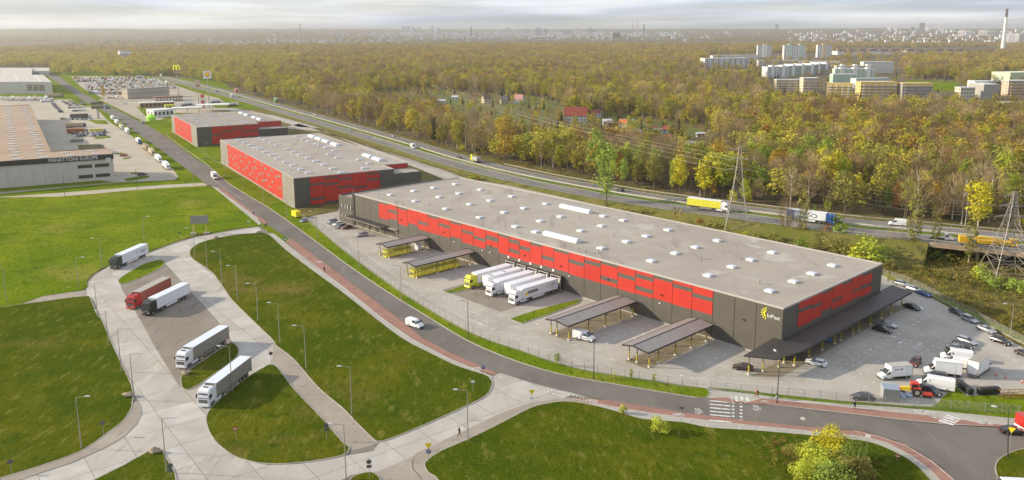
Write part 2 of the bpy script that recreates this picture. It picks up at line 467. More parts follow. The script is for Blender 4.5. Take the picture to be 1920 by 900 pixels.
# ------------------------------------------------------------------ lorry park: concrete pad with lawns on it
PADP = GP([(-120, 960), (-120, 480), (150, 548), (160, 520), (300, 458), (484, 421), (530, 455), (720, 600), (800, 655), (922, 708), (1010, 718), (1300, 800), (1300, 960)])
pad = sheet('concrete_road', PADP, 0.012, mat('slab_joint', (0.17, 0.155, 0.13), 0.95, var=0.2, scale=0.6))
def clip_poly(P, ax, val, keep_less):
    out = []
    for i in range(len(P)):
        a, c = P[i - 1], P[i]
        ia = (a[ax] <= val) == keep_less or a[ax] == val
        ic = (c[ax] <= val) == keep_less or c[ax] == val
        if ia != ic:
            t = (val - a[ax]) / (c[ax] - a[ax])
            q = [a[0] + (c[0] - a[0]) * t, a[1] + (c[1] - a[1]) * t]; q[ax] = val
            out.append(tuple(q))
        if ic: out.append(c)
    return out
LOOP = GP([(40, 899), (133, 868), (200, 838), (233, 818), (257, 794), (266, 774), (262, 757), (249, 735), (240, 708), (213, 651), (190, 598), (176, 563), (161, 553), (162, 540), (166, 530), (178, 516), (203, 500),
           (283, 474), (317, 461), (367, 445), (417, 436), (484, 425), (490, 432), (477, 437), (433, 441), (383, 452), (360, 466), (355, 476), (363, 488), (400, 515), (433, 562), (473, 602), (511, 638),
           (517, 655), (508, 684), (500, 686), (473, 702), (433, 732), (408, 753), (390, 772), (386, 793), (397, 818), (417, 841), (450, 861), (500, 872), (560, 870), (640, 856), (700, 846), (712, 829), (740, 821), (807, 793),
           (873, 763), (911, 744), (924, 723), (921, 707), (935, 699), (1008, 718), (1100, 745), (1070, 740), (1057, 748), (993, 757), (940, 776), (873, 808), (783, 849), (773, 857), (712, 884), (660, 890), (640, 900), (640, 935), (330, 935), (326, 885), (313, 862), (303, 844), (293, 841), (283, 844), (233, 872), (183, 898), (100, 940), (-20, 940)])
PARK = [(312, 496), (407, 600), (437, 643), (400, 680), (343, 705), (338, 727), (290, 650), (263, 600), (230, 545), (224, 531), (267, 497)]
conc_lawnF = None
mslab = mat('concrete_slab', (0.42, 0.40, 0.37), 0.85, var=0.11, scale=0.22, objvar=0.07, bump=0.1, bscale=3, detail=8)
rg0 = random.Random(4)
def slabs(P, cell, ang, z, parent, m, name='slab', inside=None, gap=0.045):
    c, s = cos(ang), sin(ang)
    Q = [(x * c + y * s, -x * s + y * c) for x, y in P]
    x0, x1 = min(q[0] for q in Q), max(q[0] for q in Q); y0, y1 = min(q[1] for q in Q), max(q[1] for q in Q)
    k = 0
    i = 0
    xs = x0
    while xs < x1:
        y = y0
        st = clip_poly(clip_poly(Q, 0, xs + gap, False), 0, xs + cell - gap, True)
        if len(st) >= 3:
            while y < y1:
                pc = clip_poly(clip_poly(st, 1, y + gap, False), 1, y + cell * 1.15 - gap, True)
                if len(pc) >= 3:
                    A = abs(sum(pc[j - 1][0] * pc[j][1] - pc[j][0] * pc[j - 1][1] for j in range(len(pc)))) / 2
                    if A > 0.3:
                        dz = random.uniform(0, 0.006)
                        W_ = [(p[0] * c - p[1] * s, p[0] * s + p[1] * c, z + dz) for p in pc]
                        b = MB(); b.poly(W_)
                        o = b.build(name, m if rg0.random() < .4 else M_conc, parent, fix=False)
                        if o.data.polygons[0].normal.z < 0: o.data.flip_normals()
                        k += 1
                y += cell * 1.15
        xs += cell
    return k
NSL = slabs(LOOP, 7.2, R(38), 0.022, pad, mslab)
sheet('lorry_bay_paving', GP(PARK), 0.036, M_pavd)
KERBN = [0]
def lawn(name, pts, m=M_grass, z=0.13, kerb=True, sm=3, kind='structure'):
    P = GP(pts)
    if sm: P = smooth(P, sm)
    A = sum(P[k - 1][0] * P[k][1] - P[k][0] * P[k - 1][1] for k in range(len(P)))
    if A < 0: P = P[::-1]
    KERBN[0] += 1; z += 0.0035 * KERBN[0]
    b = MB(); b.prism(P, 0.0, z)
    o = b.build(name, m, fix=False); o['kind'] = kind
    if kerb:
        n = len(P); kb = MB()
        out_, in_ = [], []
        for i in range(n):
            a = Vector(P[i - 1]); c = Vector(P[(i + 1) % n]); t = (c - a)
            if t.length < 1e-6: t = Vector((1, 0))
            t.normalize(); nn = Vector((t.y, -t.x))
            out_.append(Vector(P[i]) + nn * 0.16); in_.append(Vector(P[i]) - nn * 0.02)
        for i in range(n):
            j = (i + 1) % n
            a, c, d, e = out_[i], out_[j], in_[j], in_[i]
            kb.quad((a.x, a.y, z + 0.012), (c.x, c.y, z + 0.012), (d.x, d.y, z + 0.012), (e.x, e.y, z + 0.012))
            kb.quad((a.x, a.y, 0.0), (c.x, c.y, 0.0), (c.x, c.y, z + 0.012), (a.x, a.y, z + 0.012))
        kb.build('kerb', M_kerb, o, fix=False)
    return o
lawn('lawn', [(-90, 384), (120, 369), (250, 357), (380, 349), (398, 351), (440, 385), (484, 421), (482, 425), (455, 428), (417, 433), (367, 442), (317, 458), (283, 471), (240, 486), (200, 500), (177, 513), (163, 527), (158, 543), (80, 556), (-90, 581)], kerb=False, m=M_grassb)
lawn('lawn', [(-90, 592), (0, 577), (80, 566), (158, 556), (170, 563), (182, 592), (190, 600), (213, 653), (240, 710), (248, 733), (247, 757), (245, 767), (230, 790), (200, 813), (150, 847), (67, 877), (0, 897), (-90, 925)])
sheet('sidewalk', smooth(GP([(-90, 581), (0, 567), (80, 555), (160, 545), (163, 556), (80, 566), (0, 577), (-90, 592)]), 1), 0.10, M_side)
sheet('sidewalk', GP([(248, 757), (258, 753), (264, 761), (266, 775), (257, 795), (233, 819), (200, 839), (133, 869), (38, 900), (-60, 930), (-90, 930), (0, 897), (67, 877), (150, 847), (200, 813), (230, 790), (245, 767)]), 0.09, M_side)
lawn('lawn', [(150, 915), (183, 898), (233, 873), (283, 845), (293, 841), (303, 845), (313, 863), (325, 883), (330, 905), (330, 950), (100, 950)], sm=2)
lawn('lawn', [(507, 685), (520, 690), (550, 730), (600, 782), (640, 828), (653, 838), (652, 848), (640, 855), (600, 863), (550, 869), (500, 870), (450, 860), (417, 840), (397, 817), (388, 793), (391, 773), (410, 753), (433, 733), (473, 703), (500, 687)])
lawn('lawn', [(477, 438), (503, 440), (533, 467), (585, 507), (640, 547), (707, 600), (757, 637), (807, 663), (857, 687), (907, 703), (919, 712), (922, 723), (910, 743), (873, 762), (807, 792), (740, 820), (712, 828), (700, 823), (673, 797), (640, 763), (600, 730), (550, 673), (520, 650), (511, 637), (473, 600), (433, 560), (400, 513), (363, 487), (356, 475), (361, 465), (383, 453), (433, 442)])
lawn('lawn', [(223, 530), (224, 524), (233, 517), (267, 497), (293, 489), (305, 489), (308, 494), (300, 503), (267, 520), (233, 532)], m=M_grassb)
lawn('lawn', [(340, 717), (343, 703), (367, 687), (400, 665), (430, 645), (441, 647), (447, 658), (440, 673), (400, 703), (370, 723), (353, 731), (343, 728)])
sheet('asphalt_path', smooth(GP([(512, 642), (518, 650), (548, 673), (598, 730), (638, 763), (671, 797), (700, 825), (712, 830), (690, 838), (656, 846), (655, 838), (641, 827), (601, 781), (551, 729), (522, 689), (508, 684), (512, 665)]), 1), 0.045, M_side)
lawn('lawn', [(1057, 754), (1007, 762), (973, 777), (923, 803), (873, 827), (827, 847), (803, 863), (797, 873), (804, 887), (823, 902), (840, 960), (1300, 985), (1800, 985), (1765, 925), (1743, 900), (1717, 873), (1680, 850), (1630, 830), (1563, 822), (1513, 817), (1413, 808), (1330, 803), (1280, 793), (1207, 787), (1157, 773), (1107, 760)])
lawn('lawn', [(655, 903), (672, 891), (690, 887), (702, 889), (714, 905), (700, 950), (640, 950)], sm=2)
sheet('sidewalk', smooth(GP([(1057, 747), (1100, 749), (1107, 760), (1057, 754), (1007, 762), (973, 777), (923, 803), (873, 827), (827, 847), (803, 863), (797, 873), (804, 887), (823, 902), (830, 950), (800, 950), (790, 896), (776, 880), (774, 866), (783, 850), (873, 807), (940, 775), (993, 756)]), 1), 0.10, M_side)
sheet('entrance_paving', GP([(700, 888), (773, 857), (783, 850), (772, 866), (774, 880), (789, 897), (800, 950), (716, 950), (712, 903)]), 0.05, M_side)
lawn('verge', [(550, 388), (572, 405), (600, 433), (640, 466), (690, 504), (740, 540), (790, 572), (833, 598), (873, 620), (920, 640), (973, 657), (1040, 680), (1107, 697), (1173, 707), (1280, 724), (1325, 730), (1324, 746), (1280, 742), (1173, 724), (1073, 707), (1007, 690), (940, 667), (873, 637), (807, 597), (740, 556), (690, 523), (640, 488), (567, 434), (500, 387), (433, 347), (390, 310), (377, 300), (310, 252), (330, 250), (400, 300), (480, 345)], m=M_grassb, sm=2)
lawn('verge', [(1328, 727), (1400, 734), (1463, 741), (1580, 753), (1650, 758), (1700, 762), (1746, 764), (1758, 757), (1773, 741), (1793, 727), (1812, 744), (1860, 742), (2000, 736), (2000, 796), (1920, 787), (1780, 773), (1680, 764), (1580, 758), (1463, 747), (1400, 738)], m=M_grassb, sm=1, kerb=False)
sheet('sidewalk', GP([(1324, 730), (1400, 738), (1463, 747), (1580, 758), (1680, 764), (1780, 773), (1920, 787), (2000, 796), (2000, 812), (1920, 803), (1780, 797), (1680, 787), (1563, 773), (1447, 760), (1326, 747)]), 0.10, M_gside)
RC = GP([(1322, 747.5), (1362, 746), (1395, 756.5), (1430, 747), (1467, 751.5), (1580, 763), (1740, 779), (1763, 783.5), (1800, 787), (1835, 793.5), (1920, 800), (2000, 808), (2000, 814), (1920, 803.5), (1780, 795.5), (1680, 785.5), (1563, 771.5), (1447, 759), (1395, 757.5), (1362, 754)])
sheet('cycle_path', RC, 0.107, M_red)
sheet('sidewalk', GP([(398, 350), (407, 352), (440, 378), (484, 411), (490, 420), (484, 423), (440, 386)]), 0.10, M_gside)
sheet('cycle_path', GP([(407, 350.5), (420, 355), (450, 380), (500, 416), (495, 422), (484, 411), (440, 378)]), 0.107, M_red)
sheet('sidewalk', smooth(GP([(503, 438), (512, 438), (560, 476), (600, 507), (640, 536), (720, 600), (773, 637), (840, 672), (900, 697), (925, 706), (921, 713), (907, 703), (857, 687), (807, 663), (757, 637), (710, 601), (640, 547), (533, 467)]), 1), 0.10, M_gside)
sheet('cycle_path', smooth(GP([(545, 447), (590, 480), (640, 517), (700, 562), (750, 600), (790, 633), (840, 660), (907, 690), (935, 701), (925, 704), (900, 696), (840, 671), (773, 636), (720, 599), (640, 535.5), (600, 507), (560, 474), (535, 453)]), 1), 0.107, M_red)
sheet('cycle_path', smooth(GP([(1066, 747), (1140, 751), (1280, 774), (1395, 789), (1513, 801), (1613, 809), (1647, 818), (1697, 834), (1747, 864), (1780, 891), (1830, 940), (1800, 940), (1763, 901), (1747, 883), (1713, 857), (1663, 830), (1613, 818), (1513, 808.5), (1413, 799), (1280, 784), (1173, 768), (1100, 755)]), 1), 0.107, M_red)
sheet('sidewalk', smooth(GP([(1100, 749), (1140, 752), (1280, 775), (1395, 790), (1513, 803), (1613, 812), (1663, 824), (1713, 851), (1763, 890), (1800, 930), (1770, 940), (1743, 901), (1717, 874), (1680, 851), (1630, 831), (1563, 823), (1513, 818), (1413, 809), (1330, 804), (1280, 794), (1207, 788), (1157, 774), (1107, 761)]), 1), 0.10, M_gside)
ROAD_R = [(60, 118), (90, 133), (110, 143), (133, 160), (160, 177), (180, 188), (213, 203), (247, 220), (300, 249), (367, 298), (390, 311), (433, 347), (500, 387), (567, 434), (640, 488), (740, 556), (807, 597), (873, 637), (940, 667), (1007, 690), (1073, 707), (1173, 724), (1280, 742), (1327, 747), (1447, 760), (1563, 773), (1680, 787), (1780, 797), (1920, 805), (2050, 815)]
ROAD_L = [(50, 122), (80, 134), (100, 150), (127, 167), (153, 187), (180, 201), (213, 219), (267, 257), (327, 300), (367, 330), (400, 355), (450, 385), (490, 413), (533, 443), (590, 480), (640, 517), (700, 562), (750, 600), (790, 633), (840, 660), (907, 690), (940, 700), (1007, 721), (1073, 737), (1140, 751), (1280, 773), (1395, 788), (1513, 800), (1613, 808), (1647, 817), (1697, 833), (1747, 863), (1780, 890), (1840, 950)]
RR = smooth(GP(ROAD_R), 3, False); RL = smooth(GP(ROAD_L), 3, False)
ROADP = RR + GP([(2050, 960)]) + RL[::-1]
sheet('main_road', ROADP, 0.03, M_asph)
lawn('lawn', [(1960, 838), (1920, 843), (1900, 848), (1880, 858), (1870, 868), (1867, 880), (1871, 895), (1880, 930), (1960, 960)], sm=2)
def paint(name, pts, z=0.052, parent=None, m=M_white):
    b = MB(); b.poly([(*G(x, y), z) for x, y in pts])
    o = b.build(name, m, parent, fix=False)
    if o.data.polygons[0].normal.z < 0: o.data.flip_normals()
    if not parent: o['kind'] = 'structure'
    return o
def line(name, pts, w, z, m=M_white, parent=None):
    return strip(name, GP(pts), w, z, m, parent)
line('path_line', [(720, 600), (773, 637), (840, 672), (900, 697)], 0.14, 0.118)
line('path_line', [(512, 438), (560, 475), (640, 536), (720, 600)], 0.14, 0.118)
line('path_line', [(398, 350), (440, 378), (482, 409)], 0.14, 0.118)
line('path_line', [(1430, 747), (1467, 751.5), (1580, 763), (1740, 779.5), (1775, 792)], 0.16, 0.118)
line('path_line', [(1373, 755), (1371, 745), (1396, 738)], 0.16, 0.118)
line('path_line', [(1395, 756), (1430, 747)], 0.16, 0.118)
line('path_line', [(1785, 778), (1835, 793.5), (1920, 800), (2000, 808)], 0.16, 0.118)
line('path_line', [(1073, 748), (1173, 768), (1280, 784), (1413, 799), (1513, 808.5)], 0.12, 0.118)
line('path_line', [(1600, 809), (1647, 819), (1700, 837), (1747, 866), (1790, 903)], 0.12, 0.118)
for k in range(7):
    y = 750.5 + k * 6.6
    paint('crossing_stripe', [(1331, y), (1369 + k * .25, y + 3.6), (1369 + k * .25, y + 5.6), (1331, y + 2)], 0.052)
for k in range(7):
    for x in (1372, 1387):
        y = 754 + k * 6.3 + (0 if x == 1372 else 1)
        paint('crossing_block', [(x, y), (x + 5, y + .5), (x + 5, y + 3.2), (x, y + 2.7)], 0.052)
for x in (1378, 1388, 1398):
    paint('crossing_stripe', [(x, 744.5), (x + 5.5, 745.5), (x + 6, 753.5), (x + .5, 752.5)], 0.118)
for k in range(4):
    x, y = 1775 - k * 4.5, 778 + k * 3.4
    paint('crossing_stripe', [(x, y), (x + 28, y + 8.4), (x + 25, y + 10.6), (x - 3, y + 2.2)], 0.118)
paint('stop_line', [(1330, 787.5), (1372, 791.5), (1372, 793.5), (1330, 789.5)], 0.118)
def bike(px, py, s=1.0, z=0.118, along=(1, 0.1)):
    """painted bicycle symbol: two wheels, frame, bars"""
    a = Vector(G(px, py)); c = Vector(G(px + along[0] * 10, py + along[1] * 10)); t = (c - a).normalized(); n = Vector((-t.y, t.x))
    b = MB()
    def P(u, v): q = a + t * u * s + n * v * s; return (q.x, q.y, z)
    for cx in (-0.75, 0.75):
        for k in range(10):
            p0, p1 = 2 * pi * k / 10, 2 * pi * (k + 1) / 10
            b.quad(P(cx + .62 * cos(p0), .62 * sin(p0)), P(cx + .62 * cos(p1), .62 * sin(p1)), P(cx + .42 * cos(p1), .42 * sin(p1)), P(cx + .42 * cos(p0), .42 * sin(p0)))
    for (u0, v0, u1, v1) in ((-.75, 0, -.2, .75), (-.2, .75, .55, .75), (-.75, 0, .1, 0), (.1, 0, .6, .8), (.75, 0, .5, 1.05), (.3, 1.05, .75, 1.05), (-.4, .95, 0, .95), (.1, 0, -.25, .9)):
        d = Vector((u1 - u0, v1 - v0)).normalized() * 0.09; e = Vector((-d.y, d.x))
        b.quad(P(u0 - e.x, v0 - e.y), P(u0 + e.x, v0 + e.y), P(u1 + e.x, v1 + e.y), P(u1 - e.x, v1 - e.y))
    o = b.build('bicycle_symbol', M_white, fix=False); o['kind'] = 'structure'
for q in ((895, 692, 1.1), (1109, 753, 1.1), (1728, 773, 1.2), (1848, 794, 1.2), (1433, 745, 1.0), (598, 492, 1.2), (1757, 784, .7), (1757 + 62, 784, .6), (1434, 754, .7), (1308, 771, 1.1, .052, (.1, 1)), (1417, 765, 1.1, .052, (.1, 1)), (1272, 779, 1)):
    bike(q[0], q[1], q[2] * .8, *q[3:])
for (x0, y0, x1, y1, n) in ((922, 697, 945, 710, 5), (1012, 726, 1100, 747, 13), (1020, 732, 1060, 745, 7)):
    for k in range(n):
        x, y = x0 + (x1 - x0) * k / n, y0 + (y1 - y0) * k / n
        paint('give_way_block', [(x, y), (x + 3.2, y + .8), (x + 2.2, y + 2.2), (x - 1, y + 1.4)], 0.052)
for (x0, y0, x1, y1) in ((246, 222, 252, 226), (278, 246, 284, 250), (330, 284, 337, 289), (345, 296, 352, 301)):
    line('lane_dash', [(x0, y0), (x1, y1)], 0.14, 0.038)
line('lane_line', [(395, 335), (430, 358), (455, 375)], 0.12, 0.038)
# ------------------------------------------------------------------ yard
YARD = GP([(563, 412), (572, 404), (600, 397), (634, 388), (660, 370), (870, 335), (1300, 400), (1656, 517), (1673, 529), (1700, 541), (1745, 558), (1780, 577), (1840, 609), (1879, 631), (1930, 658), (1990, 690), (2000, 742),
           (1920, 740), (1812, 744), (1793, 727), (1773, 740), (1758, 757), (1746, 763), (1700, 761), (1650, 757), (1580, 752), (1463, 740), (1325, 729), (1280, 723), (1173, 706), (1107, 696), (1040, 679), (973, 656), (920, 639), (873, 619), (833, 597), (790, 571), (740, 539), (690, 503), (640, 465), (600, 432)])
sheet('yard', YARD, 0.03, M_pav)
def yline(pts, w=0.14, m=M_white): return line('parking_line', pts, w, 0.052, m)
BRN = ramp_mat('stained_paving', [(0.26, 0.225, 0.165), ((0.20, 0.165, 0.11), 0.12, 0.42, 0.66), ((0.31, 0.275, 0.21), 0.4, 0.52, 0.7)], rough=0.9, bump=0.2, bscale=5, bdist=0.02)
lawn('verge', [(832, 548), (855, 541), (875, 533), (892, 538), (860, 548), (842, 550)], m=M_grassb, sm=1)
lawn('verge', [(956, 599), (1000, 584), (1060, 568), (1090, 562), (1084, 569), (1030, 590), (978, 607)], m=M_grassb, sm=1)
lawn('verge', [(1656, 518), (1673, 527), (1700, 537), (1745, 553), (1780, 571), (1840, 603), (1879, 624), (1930, 650), (1990, 680), (2010, 676), (1960, 650), (1914, 632), (1830, 590), (1780, 566), (1742, 546), (1701, 528), (1656, 513)], m=M_grassb, sm=1, kerb=True)
lawn('verge', [(563, 411), (590, 404), (632, 396), (636, 388), (640, 376), (600, 384), (560, 392), (548, 396)], m=M_meadow, sm=1, kerb=False)
def txt(body, size, loc_, parent, m, rx=pi / 2, rz_=0, name='lettering', ext=.01, sx=1, align='CENTER'):
    c = bpy.data.curves.new(name, 'FONT'); c.body = body; c.size = size; c.extrude = ext; c.align_x = align; c.align_y = 'CENTER'
    t = bpy.data.objects.new(name, c); COL.objects.link(t)
    me = bpy.data.meshes.new_from_object(t)
    bpy.data.objects.remove(t); me.name = name
    me.materials.clear(); me.materials.append(m)
    o = put(name, me, parent)
    if len(body) < 3: o['kind'] = 'stuff'
    o.location = loc_; o.rotation_euler = (rx, 0, rz_); o.scale = (sx, 1, 1)
    return o
# ------------------------------------------------------------------ warehouses
def frame(O, dx):
    """Blender empty position + angle for local x axis dx"""
    return (O[0], O[1], 0), math.atan2(dx[1], dx[0])
A0 = (59.27, 168.48); UX = (0.67745, -0.73557); UY = (0.73557, 0.67745)
def WL(s, t): return (A0[0] + UX[0] * s + UY[0] * t, A0[1] + UX[1] * s + UY[1] * t)
loc, rz = frame(A0, UX)
wh = thing('warehouse', 'long grey warehouse with red panel band and dock doors, nearest and largest', 'warehouse', loc, rz)
Hm = 12.3
L0 = -174.6; DEP = 50.3
b = MB(); b.box(L0 + .15, -.15, .15, DEP - .15, 0, 11.9); b.build('wall_core', M_joint, wh)
b = MB(); b.box(L0 + .3, -.3, .3, DEP - .3, 11.95, 12.06); b.build('roof', M_roof, wh)
b = MB()
for (x0, x1, y0, y1) in ((L0 - .05, .05, -.08, .32), (L0 - .05, .05, DEP - .32, DEP + .08), (L0 - .05, .35 + L0, .32, DEP - .32), (-.35, .05, .32, DEP - .32)):
    b.box(x0, x1, y0, y1, 11.9, 12.32)
b.build('parapet', mat('parapet_cap', (0.42, 0.39, 0.36), 0.6), wh)
BS = [L0, -167.8, -164.5, -158.55, -152.35, -146.45, -140.6, -134.8, -129, -123.2, -117.1, -111.25, -105.4, -99.5, -93.6, -88.97, -84.3, -79.8, -75.0, -70.1, -64.33, -58.58, -52.7, -46.8, -41, -35.24, -29.4, -23.7, -17.85, -12.04, -6.5, 0.02]
REDS = {3: [(5.8, 11.2)], 4: [(10.0, 12.2), (6.7, 8.9)], 5: [(5.6, 11.1)], 6: [(7.0, 12.2)], 7: [(8.8, 12.2), (5.8, 7.8)], 8: [(5.8, 11.1)], 9: [(10.0, 12.2), (5.9, 9.0)],
        10: [(6.7, 11.1)], 11: [(10, 12.2), (5.8, 9.0)], 12: [(9.0, 12.2), (5.8, 8.0)], 13: [(10.4, 12.2), (7.2, 9.0)], 14: [(5.9, 11.1)], 15: [(11.2, 12.2), (8.2, 10.0), (5.7, 7.1)],
        16: [(10, 12.2), (5.6, 8.9)], 17: [(5.7, 11.1)], 18: [(9.0, 12.2), (6.0, 7.9)], 19: [(6.0, 11.1)], 20: [(10, 12.2), (5.7, 8.9)], 21: [(11.1, 12.2), (5.7, 10)], 22: [(7.9, 11.1), (5.7, 6.8)],
        23: [(10, 12.2), (5.6, 8.9)], 24: [(11.1, 12.2), (7.9, 10), (5.7, 6.8)], 25: [(5.9, 11.1)], 26: [(11.1, 12.2), (5.8, 10.1)], 27: [(10.1, 12.2), (5.9, 9.1)]}
for i in range(len(BS) - 1):
    a, c = BS[i] + .06, BS[i + 1] - .06
    b = MB(); b.box(a, c, 0, .14, 0.35, 11.88)
    for k in range(1, 11): b.box(a, c, -.012, 0, 0.35 + k * 1.05, 0.35 + k * 1.05 + .03)
    b.build('wall_panel', M_anth, wh)
    for z0, z1 in REDS.get(i, []):
        r_ = MB()
        z1 = min(z1, 11.87)
        n = max(1, round((z1 - z0) / 1.08)); h = (z1 - z0) / n
        for k in range(n): r_.box(a, c, -.06, -.014, z0 + k * h + .012, z0 + (k + 1) * h - .012)
        r_.build('red_panel', M_redp, wh)
b = MB(); b.box(L0, 0.02, -.05, .13, 0, .33); b.build('plinth', M_concw, wh)
TE = [0, 6.7, 12.8, 17.8, 22.9, 28.0, 33.1, 38.8, 44.4, 50.3]
RE = {1: [(10.2, 11.86), (6.0, 9.3)], 2: [(9.7, 11.86), (6.1, 8.8)], 3: [(7.1, 11.3)], 4: [(8.8, 11.86), (6.2, 8.1)], 5: [(6.1, 11.2)], 6: [(8.7, 11.86), (6.2, 8.1)], 7: [(8.7, 11.0), (5.8, 7.7)]}
for i in range(len(TE) - 1):
    a, c = TE[i] + .05, TE[i + 1] - .05
    if i == 0: a = .16
    b = MB(); b.box(-.14, 0, a, c, 0.1, 11.88); b.build('wall_panel', M_anth, wh)
    for z0, z1 in RE.get(i, []):
        r_ = MB(); r_.box(.014, .06, a, c, z0, z1); r_.build('red_panel', M_redp, wh)
for t in (9, 14, 19, 25, 31, 37, 43):          # doors under the east canopy
    b = MB(); b.box(.01, .1, t - 1.3, t + 1.3, 0, 3.2); b.build('loading_door', M_dark, wh)
b = MB(); b.box(L0 + .2, -.2, DEP - .14, DEP, 0, 11.88); b.build('wall_panel', M_anth, wh)
b = MB(); b.box(L0, L0 + .14, .2, DEP - .2, 0, 11.88); b.build('wall_panel', M_anth, wh)
def skylight_mesh(w, d, h=.45, name='roof_skylight'):
    b = MB(); b.box(-w / 2, w / 2, -d / 2, d / 2, 0, h, 0)
    P = [(-w / 2 - .06, -d / 2 - .06), (w / 2 + .06, -d / 2 - .06), (w / 2 + .06, d / 2 + .06), (-w / 2 - .06, d / 2 + .06)]
    b.loft([[(x, y, h) for x, y in P], [(x * .97, y * .97, h + .12) for x, y in P], [(x * .7, y * .7, h + .22) for x, y in P]], 1, caps=True)
    b.bar((-w / 2, -d / 2, h + .1), (-w / 2 - .15, -d / 2, h + .55), .04, 0)
    return b.mesh(name, [M_upst, M_sky])
SKM = skylight_mesh(1.95, 1.75, .35)
SKW = skylight_mesh(2.9, 1.2, .3)
for s in (-163.4, -147.9, -130.2, -112.6, -95.1, -77.6, -60, -42.7, -25.2, -8.2):
    for t in (8.55, 19.2, 28.5, 39.2):
        if s == -77.6 and t == 8.55 or s == -95.1 and t == 39.2: continue
        put('skylight', SKM, wh, (s + random.uniform(-.15, .15), t, 12.06))
put('skylight', SKM, wh, (-86.2, 8.4, 12.06)); put('skylight', SKM, wh, (-86, 39.2, 12.06))
def barrel_mesh(L, w, h=.5, seg=10):
    b = MB(); b.box(-L / 2, L / 2, -w / 2, w / 2, 0, h, 0)
    n = 6
    for k in range(seg):
        x0 = -L / 2 + L * k / seg + .05; x1 = -L / 2 + L * (k + 1) / seg - .05
        b.loft([[(x, -w / 2 * cos(pi * j / n), h + .75 * sin(pi * j / n)) for j in range(n + 1)] for x in (x0, x1)], 1, closed=False, caps=False)
    for x in (-L / 2, L / 2):
        b.poly([(x, -w / 2 * cos(pi * j / n), h + .72 * sin(pi * j / n)) for j in range(n + 1)], 1)
    return b.mesh('barrel_rooflight', [M_upst, M_sky])
BRM = barrel_mesh(13.5, 2.3)
put('barrel_rooflight', BRM, wh, (-98.8, 39.9, 12.06)); put('barrel_rooflight', BRM, wh, (-75.6, 8.8, 12.06))
for (s, t) in ((-121, 21), (-88, 30), (-66.5, 21.5), (-52, 31), (-28, 28), (-69, 3), (-62.6, 2.2), (-60, 2), (-58, 5), (-139, 8), (-147, 2.5), (-35, 20), (-13, 12), (-99, 12), (-168, 6)):
    b = MB(); b.bar((0, 0, 0), (0, 0, .8), .16, 0, 8); b.bar((0, 0, .8), (0, 0, 1.0), .27, 0, 8); b.build('roof_vent', M_steel, wh, loc=(s, t, 12.06))
for t in (13, 24, 34, 45):   # membrane seams
    b = MB(); b.box(L0 + .5, -.5, t - .04, t + .04, 12.06, 12.075); b.build('roof_seam', M_roofd, wh)
for k in range(1, 15):
    s = L0 + k * 11.7
    b = MB(); b.box(s - .05, s + .05, .4, DEP - .4, 12.062, 12.072); b.build('roof_seam', M_roofd, wh)
b = MB(); b.box(-186.3, L0 - .02, .1, DEP, 0, 9.6); b.build('office_block', M_anth, wh)
b = MB(); b.box(-186, L0 - .1, .4, DEP - .3, 9.62, 9.68); b.build('office_roof', M_roof, wh)
b = MB()
for (x0, x1, y0, y1) in ((-186.35, L0 - .1, .05, .35), (-186.35, -186.0, .35, DEP)): b.box(x0, x1, y0, y1, 9.6, 10.25)
b.build('parapet', M_anth, wh)
for z in (5.4, 1.4):
    for s in (-185.0, -182.6, -180.2, -178.0):
        f = MB(); f.box(s, s + 1.15, -.02, .14, z, z + 1.7); o = f.build('window', M_dark, wh)
        for q in (0.05, .6):
            p = MB(); p.box(s + q + .04, s + q + .48, -.05, -.022, z + .1, z + 1.6)
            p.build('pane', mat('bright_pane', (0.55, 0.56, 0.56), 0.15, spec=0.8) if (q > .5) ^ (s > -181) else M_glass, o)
b = MB(); b.box(-176.1, -174.7, -.25, .1, 0, 12.6); b.build('recess_strip', M_dark, wh)
b = MB(); b.bar((-176, .3, 9.7), (-176, .3, 14.2), .06, 0, 6); b.build('mast', M_steel, wh)
b = MB()
for dx in (-.3, .3): b.bar((-147.2 + dx, -.25, .3), (-147.2 + dx, -.25, 13.3), .04)
for k in range(38): b.bar((-147.5, -.25, .6 + k * .33), (-146.9, -.25, .6 + k * .33), .025)
for k in range(12):
    z = 2.4 + k * .95
    for a in range(5):
        t0, t1 = pi * a / 5, pi * (a + 1) / 5
        b.bar((-147.2 + .45 * cos(t0), -.3 - .6 * sin(t0), z), (-147.2 + .45 * cos(t1), -.3 - .6 * sin(t1), z), .025)
b.build('ladder', M_steel, wh)
b = MB(); b.box(-152.0, -146.8, -1.2, -.1, 3.2, 3.35); b.build('service_deck', M_steel, wh)
for j, s in enumerate((-87.03, -82.29, -77.57, -73.05, -68.22)):
    b = MB(); b.box(s - 1.95, s - 1.6, -1.3, -.06, 1.0, 4.6); b.box(s + 1.6, s + 1.95, -1.3, -.06, 1.0, 4.6); b.box(s - 1.6, s + 1.6, -1.3, -.06, 4.3, 4.6)
    o = b.build('dock_shelter', M_dark, wh)
    e = MB(); e.box(s - 1.97, s - 1.85, -1.36, -1.28, .9, 4.66); e.box(s + 1.85, s + 1.97, -1.36, -1.28, .9, 4.66); e.box(s - 1.85, s + 1.85, -1.36, -1.28, 4.5, 4.66)
    e.build('dock_frame', mat('dock_frame_trim', (0.5, 0.47, 0.43), 0.6), o)
    b = MB(); b.box(s - 1.5, s + 1.5, -.1, -.064, 1.1, 4.2); b.build('dock_door', M_upst, wh)
    b = MB(); b.box(s - 2.45, s - 1.75, -.1, -.064, 5.05, 5.75); sg = b.build('dock_sign', M_wht, wh)
    txt(str(5 - j), .65, (s - 2.1, -.112, 5.4), sg, mat('sign_red', (0.5, 0.12, 0.08), 0.5))
